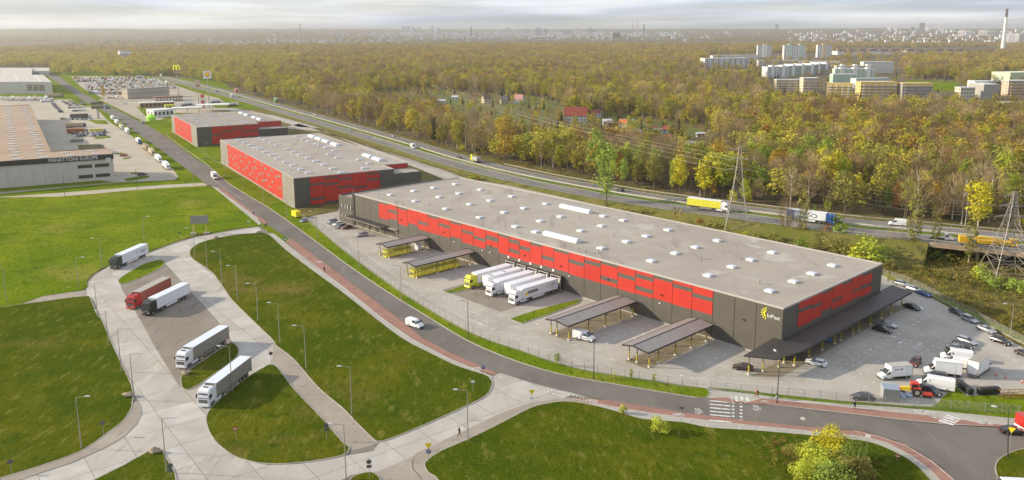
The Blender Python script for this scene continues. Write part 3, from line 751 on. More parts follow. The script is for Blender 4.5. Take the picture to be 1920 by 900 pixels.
for s in (-97.4, -115, -64.0, -33, -101):
    b = MB(); b.box(s - .25, s + .25, -.35, -.06, 5.0, 5.2); b.build('wall_lamp', M_upst, wh)
for s in (-144.5, -120.5, -97.0, -82, -67.4, -50, -32.6, -9.5):
    b = MB(); b.box(s - .22, s + .22, -.4, -.07, 7.2 if s < -10 else 7.0, 7.45 if s < -10 else 7.25); b.build('wall_lamp', M_joint, wh)
sgn = MB()
cx, cz = -3.9, 10.0
n = 12
for k in range(n):
    t0, t1 = pi * .62 + pi * .86 * k / n - .2, pi * .62 + pi * .86 * (k + 1) / n - .2
    P = lambda t, r, o=0: (cx + o + r * cos(t), -.09, cz + r * sin(t))
    a = .78
    sgn.quad(P(t0, a), P(t1, a), P(t1, .48 + .15 * abs(k + .5 - n / 2) / (n / 2), .08), P(t0, .48 + .15 * abs(k - n / 2 + .5) / (n / 2), .08))
for k in range(7):
    t = pi * (.58 + .88 * k / 6) - .07
    c, s_ = cos(t), sin(t)
    sgn.poly([(cx + c * .9 - s_ * .07, -.09, cz + s_ * .9 + c * .07), (cx + c * .9 + s_ * .07, -.09, cz + s_ * .9 - c * .07), (cx + c * 1.4 + s_ * .13, -.09, cz + s_ * 1.4 - c * .13), (cx + c * 1.4 - s_ * .13, -.09, cz + s_ * 1.4 + c * .13)])
sgn.build('sun_emblem', mat('sign_yellow', (0.85, 0.80, 0.02), 0.4), wh, fix=False)
txt('InPost', 1.25, (cx + 1.72, -.1, 9.6), wh, M_wht, ext=.03)
b = MB(); b.box(-176.5, -152.6, -3.6, .05 - .1, 3.65, 3.8, 0); b.build('entrance_canopy', mat('tarred_canopy', (0.035, 0.034, 0.032), 0.8), wh)
b = MB()
for (x0, x1, y0, y1) in ((-176.6, -152.5, -3.72, -3.6), (-176.62, -176.5, -3.6, -.07), (-152.6, -152.48, -3.6, -.07)): b.box(x0, x1, y0, y1, 3.55, 3.86)
b.build('canopy_edge', mat('canopy_edge_grey', (0.2, 0.18, 0.15), 0.6), wh)
for k in range(7):
    b = MB(); s = -176.2 + k * 3.9; b.box(s - .07, s + .07, -3.45, -3.31, 0, 3.55); b.build('canopy_post', mat('post_ochre', (0.33, 0.29, 0.14), 0.6), wh)
for s in (-170, -165, -160, -155):
    b = MB(); b.box(s - .6, s + .6, -.12, -.064, .2, 2.3); b.build('door', M_dark, wh)
# ------------------------------------------------------------------ parking canopies (children of nothing: each stands in the yard)
M_post = mat('post_dark', (0.12, 0.115, 0.1), 0.5)
def stripe_post(b, x, y, h, black_top=True):
    b.box(x - .09, x + .09, y - .09, y + .09, .35, h, 2)
    b.box(x - .24, x + .24, y - .24, y + .24, 0, .42, 3)
    z = .36; k = 0
    while z < 2.3:
        b.box(x - .115, x + .115, y - .115, y + .115, z, z + .22, 0 if k % 2 else 1); z += .22; k += 1
PM = [M_yel, M_black, M_post, mat('post_base', (.6, .58, .54), .8)]
def canopy(label, s0, s1, t0, t1, posts, hs=(3.9, 4.55, 4.1), post_rows=(1.0, None)):
    o = thing('parking_canopy', label, 'canopy', (*WL(0, 0), 0), rz, None)
    sm = s0 + (s1 - s0) * .42
    hz = hs
    b = MB()
    th = .16
    n = int((t1 - t0) / 1.0)
    for k in range(n):
        ta, tb = t0 + (t1 - t0) * k / n + .02, t0 + (t1 - t0) * (k + 1) / n - .02
        b.loft([[(s0, t, hz[0]), (sm, t, hz[1]), (s1, t, hz[2]), (s1, t, hz[2] - th), (sm, t, hz[1] - th), (s0, t, hz[0] - th)] for t in (ta, tb)], 0)
    for t in (t0, t1):
        b.loft([[(s0 - .05, tt, hz[0] + .03), (sm, tt, hz[1] + .03), (s1 + .05, tt, hz[2] + .03), (s1 + .05, tt, hz[2] - .35), (sm, tt, hz[1] - .35), (s0 - .05, tt, hz[0] - .35)] for tt in (t - .06, t + .06)], 1)
    rf = b.build('canopy_roof', [M_canopy, M_dark], o)
    g = MB(); g.box(s1, s1 + .14, t0, t1, hz[2] - .3, hz[2] + .03); g.box(s0 - .14, s0, t0, t1, hz[0] - .3, hz[0] + .03); g.box(sm - .12, sm + .12, t0 + .1, t1 - .1, hz[1] + .0, hz[1] + .06); g.build('gutter', M_dark, o)
    for (x, y) in posts:
        p = MB(); h = hz[2] - .2 if x > sm else hz[0] - .1
        stripe_post(p, x, y, h); p.build('post', PM, o)
    return o
c3 = canopy('long dark grey canopy by the short grass strip, white van under its left side', -46.8, -39.6, -26.6, -1.0,
       [(-40.3, -25.4), (-40.3, -18.5), (-40.3, -12.2), (-40.3, -6.5), (-40.3, -1.6), (-46.2, -25.4), (-44.2, -25.4), (-46.2, -19), (-46.2, -12), (-46.2, -6)])
c4 = canopy('dark grey ridged canopy nearest the company sign, four striped posts in front', -23.9, -16.8, -25.6, -1.0,
       [(-17.64, -24.0), (-17.63, -20.8), (-17.7, -14.47), (-17.7, -8.35), (-17.7, -2.37), (-23.2, -24), (-21, -24), (-23.2, -18), (-23.2, -12), (-23.2, -6)])
c1 = canopy('short grey canopy over yellow mesh roll cages, nearest the staff entrance', -134.2, -127.6, -17.3, -.6, [(-128.3, -16.4), (-128.3, -9), (-128.3, -2), (-133.4, -16.4), (-133.4, -9)])
c2 = canopy('longer grey canopy over two tiers of yellow roll cages, beside the docked lorries', -110.4, -104.0, -23.6, -.6, [(-104.7, -22.6), (-104.7, -15), (-104.7, -8), (-104.7, -2), (-109.6, -22.6), (-109.6, -12)])
M_cage = mat('cage_yellow', (0.60, 0.56, 0.05), 0.5)
def cage_mesh():
    b = MB()
    w, d, h = 1.15, 1.0, 1.55
    for x in (-w / 2, w / 2):
        for y in (-d / 2, d / 2): b.bar((x, y, .12), (x, y, h), .045)
    for z in (.2, .55, h):
        for y in (-d / 2, d / 2): b.bar((-w / 2, y, z), (w / 2, y, z), .04)
        for x in (-w / 2, w / 2): b.bar((x, -d / 2, z), (x, d / 2, z), .04)
    for k in range(1, 4):
        x = -w / 2 + w * k / 4
        b.bar((x, -d / 2, .2), (x, -d / 2, h), .022); b.bar((x, d / 2, .2), (x, d / 2, h), .022)
    b.box(-w / 2, w / 2, -d / 2, d / 2, .14, .2)
    b.box(-w / 2, w / 2, -d / 2 - .01, -d / 2 + .02, .2, .6)
    return b.mesh('cage_frame', M_cage)
def wheel4():
    b = MB()
    for x in (-.45, .45):
        for y in (-.38, .38): b.cyl((x, y, .07), 'y', .07, .05, 8)
    return b.mesh('castor_set', M_black)
CGM, CWM = cage_mesh(), wheel4()
proto = thing('roll_cage', 'x', 'roll cage', (0, 0, 0), 0, 'yellow roll cages under the canopies')
put('cage_frame', CGM, proto); put('castor', CWM, proto); index_kids(proto)
ncg = 0
for (sx, t0, t1, rows, name) in ((-129.5, -16.4, -5.0, 2, 'short'), (-105.9, -22.6, -3.5, 2, 'longer')):
    n = int((t1 - t0) / 1.28)
    for k in range(n):
        for lv in range(rows):
            for row in range(2):
                x, y = WL(sx - row * 1.3 + random.uniform(-.06, .06), t0 + k * 1.28 + random.uniform(-.05, .05))
                lab = 'yellow mesh roll cage %s from yard end, %s tier, %s row, %s canopy' % (['first', 'second', 'third', 'fourth', 'fifth', 'sixth', 'seventh', 'eighth', 'ninth', 'tenth', 'eleventh', 'twelfth', 'thirteenth', 'fourteenth', 'fifteenth'][k], 'upper' if lv else 'lower', 'rear' if row else 'front', name)
                o = proto if ncg == 0 else copy_thing(proto, (0, 0, 0))
                o.location = (x, y, .03 + lv * 1.6); o.rotation_euler = (0, 0, rz); o['label'] = lab
                ncg += 1
for (s_, t_, col, lab) in ((-130.6, -3.2, M_wht, 'white fridge-sized parcel cabinet under the short canopy'), (1.5, 18.3, mat('bin_blue', (0.02, 0.09, 0.3), 0.5), 'blue waste press between yellow-striped posts under the east canopy')):
    x, y = WL(s_, t_)
    o = thing('cabinet' if s_ < -100 else 'waste_press', lab, 'cabinet' if s_ < -100 else 'waste press', (x, y, .03), rz)
    b = MB(); b.box(-.9, .9, -.7, .7, .1, 2.2); b.build('body', col, o)
    b = MB(); b.box(-.6, .6, -.74, -.7, .5, 1.9); b.build('door', M_wht if s_ > -100 else M_upst, o)
ec = thing('east_canopy', 'long black canopy wrapping the corner along the shaded end wall, striped posts', 'canopy', (*WL(0, 0), 0), rz)
b = MB()
b.loft([[(0.04, t, 4.9), (5.2, t, 4.1), (5.2, t, 3.85), (0.04, t, 4.6)] for t in (-.9, 57.5)], 0)
b.poly([(-1.9, -.05, 4.95), (-1.7, -12.6, 4.35), (3.9, -9.0, 4.2), (5.2, -.9, 4.1), (.04, -.9, 4.9), (0.04, -.05, 4.95)], 0)
b.poly([(-1.9, -.05, 4.7), (-1.7, -12.6, 4.1), (3.9, -9.0, 3.95), (5.2, -.9, 3.85), (.04, -.9, 4.6), (0.04, -.05, 4.7)], 0)
for a, c in (((-1.9, -.05, 4.95), (-1.7, -12.6, 4.35)), ((-1.7, -12.6, 4.35), (3.9, -9, 4.2)), ((3.9, -9, 4.2), (5.2, -.9, 4.1))):
    b.quad(a, c, (c[0], c[1], c[2] - .25), (a[0], a[1], a[2] - .25), 0)
b.build('canopy_roof', M_canopyd, ec, fix=False)
b = MB(); b.box(0.05, .5, 0, 50.2, 4.92, 5.0); b.build('flashing', mat('flashing_dark', (0.07, 0.065, 0.06), 0.4), ec)
b = MB(); b.box(5.2, 5.32, -.9, 57.5, 3.7, 4.16); b.build('fascia', M_dark, ec)
for (x, y) in ((-.9, -11.6), (0.43, -8.1), (1.62, -3.44), (3.46, -0.3), (1.18, -0.6), (3.4, 6.2), (3.4, 12.3), (3.6, 18.0), (3.65, 21.1), (3.8, 27.0), (3.75, 30.3), (3.8, 36.4), (3.7, 42.9), (3.95, 48.25), (4.0, 54.6)):
    p = MB(); stripe_post(p, x, y, 3.95); p.build('post', PM, ec)
for P in ([(-.1, -12), (4.4, -8), (4.5, 56), (0.1, 56)],):
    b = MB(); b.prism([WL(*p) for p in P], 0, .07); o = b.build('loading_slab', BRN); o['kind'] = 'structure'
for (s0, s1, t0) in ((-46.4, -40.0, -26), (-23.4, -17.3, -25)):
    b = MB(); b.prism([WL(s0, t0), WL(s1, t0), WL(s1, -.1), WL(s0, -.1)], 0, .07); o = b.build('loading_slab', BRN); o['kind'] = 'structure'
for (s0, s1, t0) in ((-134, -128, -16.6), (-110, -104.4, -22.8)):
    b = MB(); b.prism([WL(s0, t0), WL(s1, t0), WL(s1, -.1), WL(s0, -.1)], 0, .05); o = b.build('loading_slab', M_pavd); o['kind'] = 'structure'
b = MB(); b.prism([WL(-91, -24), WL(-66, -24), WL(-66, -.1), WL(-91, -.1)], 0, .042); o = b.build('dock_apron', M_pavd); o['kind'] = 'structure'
bay = MB()
def bayline(a, c, w=.12):
    A_ = Vector(WL(*a)); C_ = Vector(WL(*c)); t = (C_ - A_).normalized(); n_ = Vector((-t.y, t.x)) * w / 2
    bay.quad((*(A_ + n_), .056), (*(A_ - n_), .056), (*(C_ - n_), .056), (*(C_ + n_), .056))
for base, sgn_, cnt, t0 in ((-39.4, 1, 7, -25), (-46.9, -1, 6, -25), (-16.5, 1, 6, -24), (-24.2, -1, 6, -24.5), (-103.6, 1, 6, -22), (-110.8, -1, 5, -22), (-127.2, 1, 5, -16.5), (-134.6, -1, 4, -16)):
    bayline((base, t0), (base, t0 + cnt * 3.3 if cnt < 7 else -1), .1)
    for k in range(cnt):
        bayline((base, t0 + k * 3.3), (base + sgn_ * 5.6, t0 + k * 3.3), .1)
        bayline((base + sgn_ * 5.9, t0 + k * 3.3 + 1.6), (base + sgn_ * 6.5, t0 + k * 3.3 + 1.6), .55)
for k in range(22):
    t = -10 + k * 2.95
    if t < -6: continue
    bayline((5.0, t), (10.4, t), .12); bayline((10.6, t + 1.4), (11.2, t + 1.4), .5)
for k in range(16): bayline((-160 + k * 2.6, -6.5), (-160 + k * 2.6, -11.5), .1)
for k in range(5): bayline((-2 - k * 0, -6 - k * 3), (-9, -6 - k * 3), .12) if k < 3 else None
bayline((-8, -18.5), (5, -18.5), .12) if False else None
o = bay.build('parking_lines', M_white, fix=False); o['kind'] = 'structure'
DL = [
 [(600, 408), (622, 432), (700, 487), (760, 531), (832, 580), (900, 607), (1000, 648), (1100, 681), (1200, 702), (1300, 715), (1400, 725), (1500, 734)],
 [(608, 405), (650, 432), (700, 466), (745, 503), (830, 557), (900, 592), (980, 622), (1060, 650), (1140, 672), (1200, 688), (1300, 702), (1420, 714), (1500, 717), (1545, 712), (1605, 683), (1700, 618), (1740, 597), (1744, 592), (1738, 586), (1722, 577), (1710, 568)],
 [(1500, 735), (1560, 728), (1605, 707), (1680, 655), (1735, 625), (1775, 616), (1790, 617)],
 [(1605, 735), (1665, 702), (1720, 668), (1760, 643), (1785, 640)],
 [(1692, 553), (1720, 572), (1780, 602), (1870, 655), (1925, 690), (1975, 715)]]
ds = []
for L in DL: ds += dashes(smooth(GP(L), 4, False), .16, 1.9, 1.4, .056, M_white)
o = join_mb(ds).build('lane_dashes', M_white, fix=False); o['kind'] = 'structure'
def arrow(p, q, sc=1.0):
    a = Vector(G(*p)); c = Vector(G(*q)); t = (c - a).normalized(); n_ = Vector((-t.y, t.x)); L = (c - a).length
    h = 1.6 * sc; b = MB()
    P = lambda u, v: (*(a + t * u + n_ * v), .057)
    b.poly([P(0, -.12), P(L - h, -.12), P(L - h, .12), P(0, .12)]); b.poly([P(L - h, -.55), P(L, 0), P(L - h, .55)])
    o = b.build('direction_arrow', M_white, fix=False); o['kind'] = 'structure'
for p, q in (((1699, 636), (1683, 645)), ((1712, 653), (1728, 643)), ((1725, 575), (1731, 581)), ((880, 598), (906, 610)), ((612, 430), (609, 428))): arrow(p, q)
# ------------------------------------------------------------------ generic shed warehouse for the two others along the road
def shed(label, O, dx, L, T, H_, left_red, end_red, notch, skyl, barrels, name='warehouse'):
    loc, rz_ = frame(O, dx)
    w = thing(name, label, 'warehouse', loc, rz_)
    g = -1
    def bx(b, s0, s1, t0, t1, z0, z1, m=0):
        y0, y1 = g * t0, g * t1
        b.box(s0, s1, min(y0, y1), max(y0, y1), z0, z1, m)
    ns, nt, nz, = notch
    b = MB(); bx(b, .1, L - .1, .1, T - nt, 0, H_ - .3); bx(b, ns, L - .1, T - nt, T - .1, 0, H_ - .3); b.build('wall_core', M_anth, w)
    b = MB(); bx(b, 0.3, L - .3, .3, T - nt, H_ - .3, H_ - .1); bx(b, ns + .3, L - .3, T - nt, T - .3, H_ - .3, H_ - .1); b.build('roof', M_roof if 'nearer' in label else M_roofd, w)
    b = MB()
    bx(b, 0, L, 0, .3, H_ - .25, H_ + .02); bx(b, 0, .3, .3, T - nt, H_ - .25, H_ + .02); bx(b, L - .3, L, .3, T, H_ - .25, H_ + .02); bx(b, ns, L, T - .3, T, H_ - .25, H_ + .02); bx(b, ns, ns + .3, T - nt, T - .3, H_ - .25, H_ + .02); bx(b, .3, ns, T - nt - .3, T - nt, H_ - .25, H_ + .02)
    b.build('parapet', MATS['parapet_cap'], w)
    b = MB(); bx(b, .1, ns - .05, T - nt + .02, T + 1, 0, nz); b.build('annexe', M_anth, w)
    b = MB(); bx(b, .4, ns - .3, T - nt + .3, T + .7, nz, nz + .06); b.build('annexe_roof', M_roof, w)
    b = MB(); bx(b, ns - .04, ns, T - nt + .4, T - .4, nz + .1, H_ - .3); b.build('red_panel', M_redp, w)
    n = int(L / 5.9)
    for k in range(n):
        s0, s1 = L * k / n + .04, L * (k + 1) / n - .04
        mid = (s0 + s1) / 2
        red = left_red[0] < mid < left_red[1]
        b = MB(); bx(b, s0, s1, -.08, .1, .45, H_ - .3)
        b.build('red_panel' if red else 'wall_panel', M_redp if red else M_gclad, w)
    for (s, z, ww, hh) in left_red[2]:
        b = MB(); bx(b, s - ww / 2, s + ww / 2, -.13, -.085, z - hh / 2, z + hh / 2); b.build('grey_panel', mat('umber_cladding', (.20, .19, .15), .6), w)
    b = MB(); bx(b, -.05, L + .05, -.7, .12, 0, .4); b.build('plinth', M_concw, w)
    te = end_red[0]
    for i in range(len(te) - 1):
        a, c = te[i] + .05, te[i + 1] - .05
        b = MB(); bx(b, -.06, .1, a, c, .1, H_ - .3); b.build('wall_panel', M_anth, w)
        for z0, z1 in end_red[1].get(i, []):
            b = MB(); bx(b, -.11, -.065, a, c, z0, min(z1, H_ - .32)); b.build('red_panel', M_redp, w)
    for s, t in skyl: put('skylight', SKW, w, (s, g * t, H_ - .1), pi / 2 if 0 else 0).rotation_euler = (0, 0, pi / 2)
    for s, t in barrels: put('barrel_rooflight', barrel_mesh(9.5, 3.0, .4, 5), w, (s, g * t, H_ - .1))
    for k in range(1, int(L / 12)):
        b = MB(); bx(b, k * 12 - .05, k * 12 + .05, .4, T - nt - .4, H_ - .1, H_ - .085); b.build('roof_seam', M_roofd, w)
    return w
rnd = random.Random(5)
greys = []
for (x, y) in ((245, 275), (268, 275), (205, 315), (345, 310), (425, 345), (245, 385), (315, 400), (385, 385), (463, 400), (550, 415), (283, 437), (395, 470), (512, 482), (590, 470), (683, 510), (770, 530), (218, 480), (292, 520), (325, 513), (362, 562), (437, 582), (475, 548), (560, 565), (600, 560), (733, 573), (825, 598), (875, 590), (330, 600), (560, 625), (650, 650), (690, 640), (782, 662), (885, 690), (930, 680), (522, 658), (610, 712), (700, 737), (740, 732), (835, 755), (527, 715), (575, 745), (655, 805), (795, 825), (940, 845), (740, 865)):
    px, py = 400 + x / 7.5, 240 + y / 7.5
    r = ray(px, py); O = (-89.817, 327.316); vy = (0.85624, 0.51658); vx = (-0.51658, 0.85624)
    k = (O[0] * vy[0] + O[1] * vy[1]) / (r[0] * vy[0] + r[1] * vy[1])
    s = (r[0] * k - O[0]) * vx[0] + (r[1] * k - O[1]) * vx[1]; z = CAM_H + r[2] * k
    if 1 < z < 11.9: greys.append((s, z, 3.2, 1.0))
skyl = [(s, 9.1) for s in (134.2, 121.4, 109.8, 97.3, 91.5, 80, 67.5, 56.2, 43.3, 32, 19.8, 8.8)] + [(s, 21.5) for s in (138.7, 127.2, 115, 103.4, 84.8, 72.9, 61.7, 49.4, 38, 25.7, 14.2, 2.6)] + [(s, 40.5) for s in (132, 119.6, 108.5, 96, 90.6, 79.1, 66.8, 31.9, 19.5)] + [(s, 33.9) for s in (55.7, 43.1, 8)]
TM = [0, 6.6, 12.75, 18.9, 25.2, 31.6, 37.7, 44.3]
RM = {1: [(9.8, 12.5), (3.7, 8.9), (.8, 2.6)], 2: [(11.8, 12.4), (9.2, 11.0), (1.6, 8.3)], 3: [(10.9, 12.0), (7.4, 10.0), (1, 6.4)], 4: [(6.6, 12.4), (1, 5.7)], 5: [(11.9, 12.4), (9.3, 11), (1, 8.4)]}
shed('middle warehouse with red road side wall dotted by grey panels, nearer of the two behind', (-89.817, 327.316), (-0.51658, 0.85624), 142, 56.3, 12.7, (18.3, 126.6, greys), (TM, RM), (12, 12, 10.3), skyl,
     [(s, 47.8) for s in (126.4, 113.9, 101.7, 87, 39.7, 27.2)])
fsk = []
for s in range(6, 90, 11): fsk += [(s, 9), (s + 4, 21), (s + 2, 33)]
shed('farthest red and dark warehouse of the row, next to the petrol station', (-200.09, 510.89), (-0.52237, 0.85272), 94, 57, 12.5, (18, 84, [(30 + 7 * k, 3 + (k * 37 % 8), 3, .9) for k in range(8)]),
     ([0, 9, 15.5, 22, 28.5, 38.5], {1: [(7.5, 12.3), (1, 6.5)], 2: [(9.3, 12.3), (3, 8.3)], 3: [(11, 12.3), (4.4, 9.8), (1, 3.4)], 4: [(8.6, 12.3), (4.4, 7.6), (1, 3.6)]}), (11, 18, 8.6), fsk, [(75, 46), (60, 46), (38, 46), (24, 46)])
# ------------------------------------------------------------------ warehouse with the long name fascia at the left
OP = Vector((-197.94, 396.65)); dF = Vector((-0.8822, -0.4709)); dB = Vector((-0.5301, 0.848))
pw = thing('warehouse', 'brown roofed distribution hall at far left with white lettering on a black fascia', 'warehouse', (0, 0, 0), 0)
def PWp(u, v): q = OP + dF * u + dB * v; return (q.x, q.y)
Hp = 12.6
outline = [PWp(0, 0), PWp(150, 0), PWp(150, 330), PWp(28 - 0, 345) if False else PWp(25.5, 345), PWp(25.5, 26.5), PWp(0, 25.5)]
b = MB(); b.prism(outline, 0, Hp - 1.9); b.build('wall', M_lclad, pw)
b = MB(); b.prism(outline, Hp - 1.898, Hp - .2, 0, 1); b.build('roof', [M_dark, M_roofb], pw)
b = MB()
def edge(b, p, q, w, z0, z1, m=0):
    a, c = Vector(p), Vector(q); t = (c - a).normalized(); n_ = Vector((-t.y, t.x)) * w / 2
    b.prism([tuple(a + n_), tuple(a - n_), tuple(c - n_), tuple(c + n_)], z0, z1, m)
for i in range(len(outline)):
    if i == 1: continue
    edge(b, outline[i], outline[(i + 1) % len(outline)], .5, Hp - .25, Hp + .15)
b.build('parapet', mat('brown_cap', (0.25, 0.19, 0.14), 0.6), pw)
fa = MB(); edge(fa, PWp(-.3, -.2), PWp(150, -.2), .5, Hp - 2.3, Hp + .15); fo = fa.build('fascia', M_black, pw)
angF = math.atan2(-dF.y, -dF.x)
def fu(px, py):
    r = ray(px, py); nrm = Vector((dF.y, -dF.x)); k = OP.dot(nrm) / (r[0] * nrm.x + r[1] * nrm.y); return (Vector((r[0] * k, r[1] * k)) - OP).dot(dF)
u0, u1 = fu(183, 296), fu(91, 300)
q = PWp((u0 + u1) / 2, -.52)
tt = txt('PANATTONI EUROPE', 2.5, (q[0], q[1], Hp - 1.08), pw, M_wht, rz_=angF, ext=.04)
tt.scale = (abs(u1 - u0) / max(1, max(v.co.x for v in tt.data.vertices) - min(v.co.x for v in tt.data.vertices)), 1, 1)
for (u0, u1, z0, z1) in ((2.0, 8.3, 6.6, 8.3), (9.5, 15.8, 6.6, 8.3), (2.0, 8.3, 1.6, 3.3), (9.5, 15.8, 1.6, 3.3)):
    b = MB(); edge(b, PWp(u0, -.02), PWp(u1, -.02), .12, z0, z1); wo_ = b.build('window', mat('olive_window', (0.09, 0.08, 0.035), 0.3), pw)
    for k in range(4):
        uu = u0 + (u1 - u0) * (k + .5) / 4
        b = MB(); edge(b, PWp(uu - .65, -.09), PWp(uu + .65, -.09), .04, z0 + .15, z1 - .15); b.build('pane', M_glass, wo_)
for k in range(26):
    b = MB(); u = 20 + k * 5; edge(b, PWp(u, -.02), PWp(u + .08, -.02), .1, .4, Hp - 2); b.build('panel_seam', M_gclad, pw)
b = MB(); edge(b, PWp(1.2, -.6), PWp(3.2, -.6), .06, Hp - 3.3, Hp - 1.6); sg = b.build('number_board', M_wht, pw)
q = PWp(2.2, -.66); txt('DC', 1.1, (q[0], q[1], Hp - 2.45), sg, mat('sign_blue', (0.05, 0.1, 0.35), .5), rz_=angF)
SKB = MB().box(-1.7, 1.7, -.7, .7, 0, .5).mesh('flat_skylight', M_upst)
rr = random.Random(3)
for i in range(11):
    for j in range(26):
        u, v = 7 + i * 11.2 + (j % 2) * 1.5, 5 + j * 12.6
        if u < 26 and v > 22: continue
        if v > 322 or u > 122: continue
        qx = PWp(u, v)
        put('skylight', SKB, pw, (qx[0], qx[1], Hp - .2), angF)
for i in range(4):
    for j in range(9):
        qx = PWp(12 + i * 26, 14 + j * 35)
        if 12 + i * 26 < 26 and 14 + j * 35 > 22: continue
        b = MB(); b.box(-6, 6, -.25, .25, 0, .06); b.build('roof_duct', mat('pale_duct', (0.6, 0.56, 0.5), .6), pw, loc=(qx[0], qx[1], Hp - .2), rz=R(28))
OW = Vector(G(97, 155.5, 13)); dw = Vector((-0.9985, 0.055)); db = Vector((-0.533, 0.846))
ww_ = thing('warehouse', 'white hall with a glazed grid of windows behind the brown roofed hall', 'warehouse', (0, 0, 0), 0)
P4 = [tuple(OW), tuple(OW + dw * 150), tuple(OW + dw * 150 + db * 195), tuple(OW + db * 195)]
b = MB(); b.prism(P4, 0, 14.3, 0, 1); b.build('wall', [mat('white_hall', (0.55, 0.53, 0.51), .5), mat('white_roof', (0.52, 0.48, 0.42), .6)], ww_)
for k in range(3):
    for r_ in range(3):
        a = OW + dw * (9.5 + k * 7.5); b = MB(); edge(b, (a.x, a.y - .1), (a.x + dw.x * 6, a.y - .1), .2, 4 + r_ * 2.4, 6.0 + r_ * 2.4); b.build('window', mat('tan_window', (0.25, 0.19, 0.12), .4), ww_)
for k in range(6):
    a = OW + dw * (12 + k * 14) + db * 8; c = a + db * 180
    b = MB(); edge(b, tuple(a), tuple(c), .8 if k % 2 else 2.2, 14.3, 14.6); b.build('roof_ridge', mat('ridge_pale', (0.62, 0.6, 0.57), .5), ww_)
for (x0, y0, x1, y1, h, lab) in ((0, 141, 60, 127, 10, 'low white hall beyond the glazed white hall'), (45, 133, 92, 127, 8, 'small pale depot at the far end of the road')):
    a = Vector(G(x1, y0, h)); c = Vector(G(x1, y1, h)); w2 = thing('warehouse', lab, 'warehouse', (0, 0, 0), 0)
    l_ = Vector(G(x0, y0, h)); l2 = Vector(G(x0, y1, h))
    b = MB(); b.prism([tuple(a), tuple(l_), tuple(l2), tuple(c)], 0, h, 0, 1); b.build('wall', [MATS['white_hall'], MATS['white_roof']], w2)
    b = MB(); b.box(-6, 6, -.3, .3, 2, 6); b.build('door', M_gclad, w2, loc=((a.x + l_.x) / 2, (a.y + l_.y) / 2, 0))
# ------------------------------------------------------------------ motorway
MED = [(300, 144), (330, 151), (380, 163), (445, 180), (520, 202), (640, 236), (773, 275.5), (853, 300), (973, 330), (1140, 362), (1280, 383.5), (1400, 399), (1600, 424), (1750, 438.5), (1920, 456), (2060, 471)]
def mz(px):
    T = [(0, .35), (700, .5), (1140, 1.6), (1450, 4.4), (1750, 6.0), (2100, 6.4)]
    for (a, h), (c, g) in zip(T, T[1:]):
        if a <= px <= c: return h + (g - h) * (px - a) / (c - a)
    return 6.4
MW = []
for (x, y) in MED:
    z = mz(x); g = G(x, y, z); MW.append((g[0], g[1], z))
MWs = smooth(MW, 6, False)
def rib(name, d0, d1, dz, m, parent=None, kind=True, t0=0.0, t1=1.0, hgt=None):
    """ribbon along the motorway centre line between offsets d0 and d1 (metres, + is the near side)"""
    L = MWs[int(len(MWs) * t0):int(math.ceil(len(MWs) * t1))]
    a, c = offset_line(L, -d0), offset_line(L, -d1)
    b = MB()
    for i in range(len(L) - 1):
        z0, z1 = L[i][2] + dz, L[i + 1][2] + dz
        if hgt is None: b.quad((*a[i], z0), (*a[i + 1], z1), (*c[i + 1], z1), (*c[i], z0))
        else:
            b.quad((*a[i], z0), (*a[i + 1], z1), (*a[i + 1], z1 + hgt), (*a[i], z0 + hgt)); b.quad((*c[i], z0), (*c[i + 1], z1), (*c[i + 1], z1 + hgt), (*c[i], z0 + hgt))
            b.quad((*a[i], z0 + hgt), (*a[i + 1], z1 + hgt), (*c[i + 1], z1 + hgt), (*c[i], z0 + hgt))
    o = b.build(name, m, parent, fix=hgt is not None)
    if parent is None and kind: o['kind'] = 'structure'
    return o
BR = 0.87          # bridge starts here
def embank():
    L = MWs[:int(len(MWs) * BR)]
    b = MB()
    ds_ = [(-22, 0), (-13.2, 1), (13.2, 1), (22, 0)]
    rows = []
    for i in range(len(L)):
        row = []
        for d, k in ds_:
            dd = d if k else (13.2 + 1.9 * L[i][2]) * (1 if d > 0 else -1)
            p = offset_line(L, -dd)[i]; row.append((p[0], p[1], (L[i][2] - .06) if k else -0.03))
        rows.append(row)
    for i in range(len(rows) - 1):
        for j in range(3): b.quad(rows[i][j], rows[i + 1][j], rows[i + 1][j + 1], rows[i][j + 1])
    r = rows[-1]; b.poly([r[0], r[1], r[2], r[3]])
    o = b.build('embankment', ramp_mat('embankment_grass', [(0.12, 0.135, 0.02), ((0.17, 0.15, 0.04), 0.05, 0.4, 0.66), ((0.06, 0.07, 0.012), 0.2, 0.5, 0.7), ((0.2, 0.17, 0.06), 0.7, 0.54, 0.74)], bump=1.0, bscale=1.7, bdist=0.5)); o['kind'] = 'structure'
embank()
rib('motorway', -12.2, -1.6, 0.0, M_mway)
rib('motorway', 1.6, 12.2, 0.004, M_mway)
rib('median_grass', -1.6, 1.6, -.01, M_grassb)
for d in (-11.9, -2.4, 2.4, 11.9): rib('edge_line', d - .14, d + .14, .012, M_white)
dl = []
for d in (-6.9, 6.9):
    L = offset_line(MWs, -d); L = [(p[0], p[1]) for p in L]
    def zf(x, y):
        best = min(MWs, key=lambda q: (q[0] - x) ** 2 + (q[1] - y) ** 2); return best[2] + .02
    dl += dashes(L, .15, 4, 8, zf, M_white)
o = join_mb(dl).build('lane_dashes', M_white, fix=False); o['kind'] = 'structure'
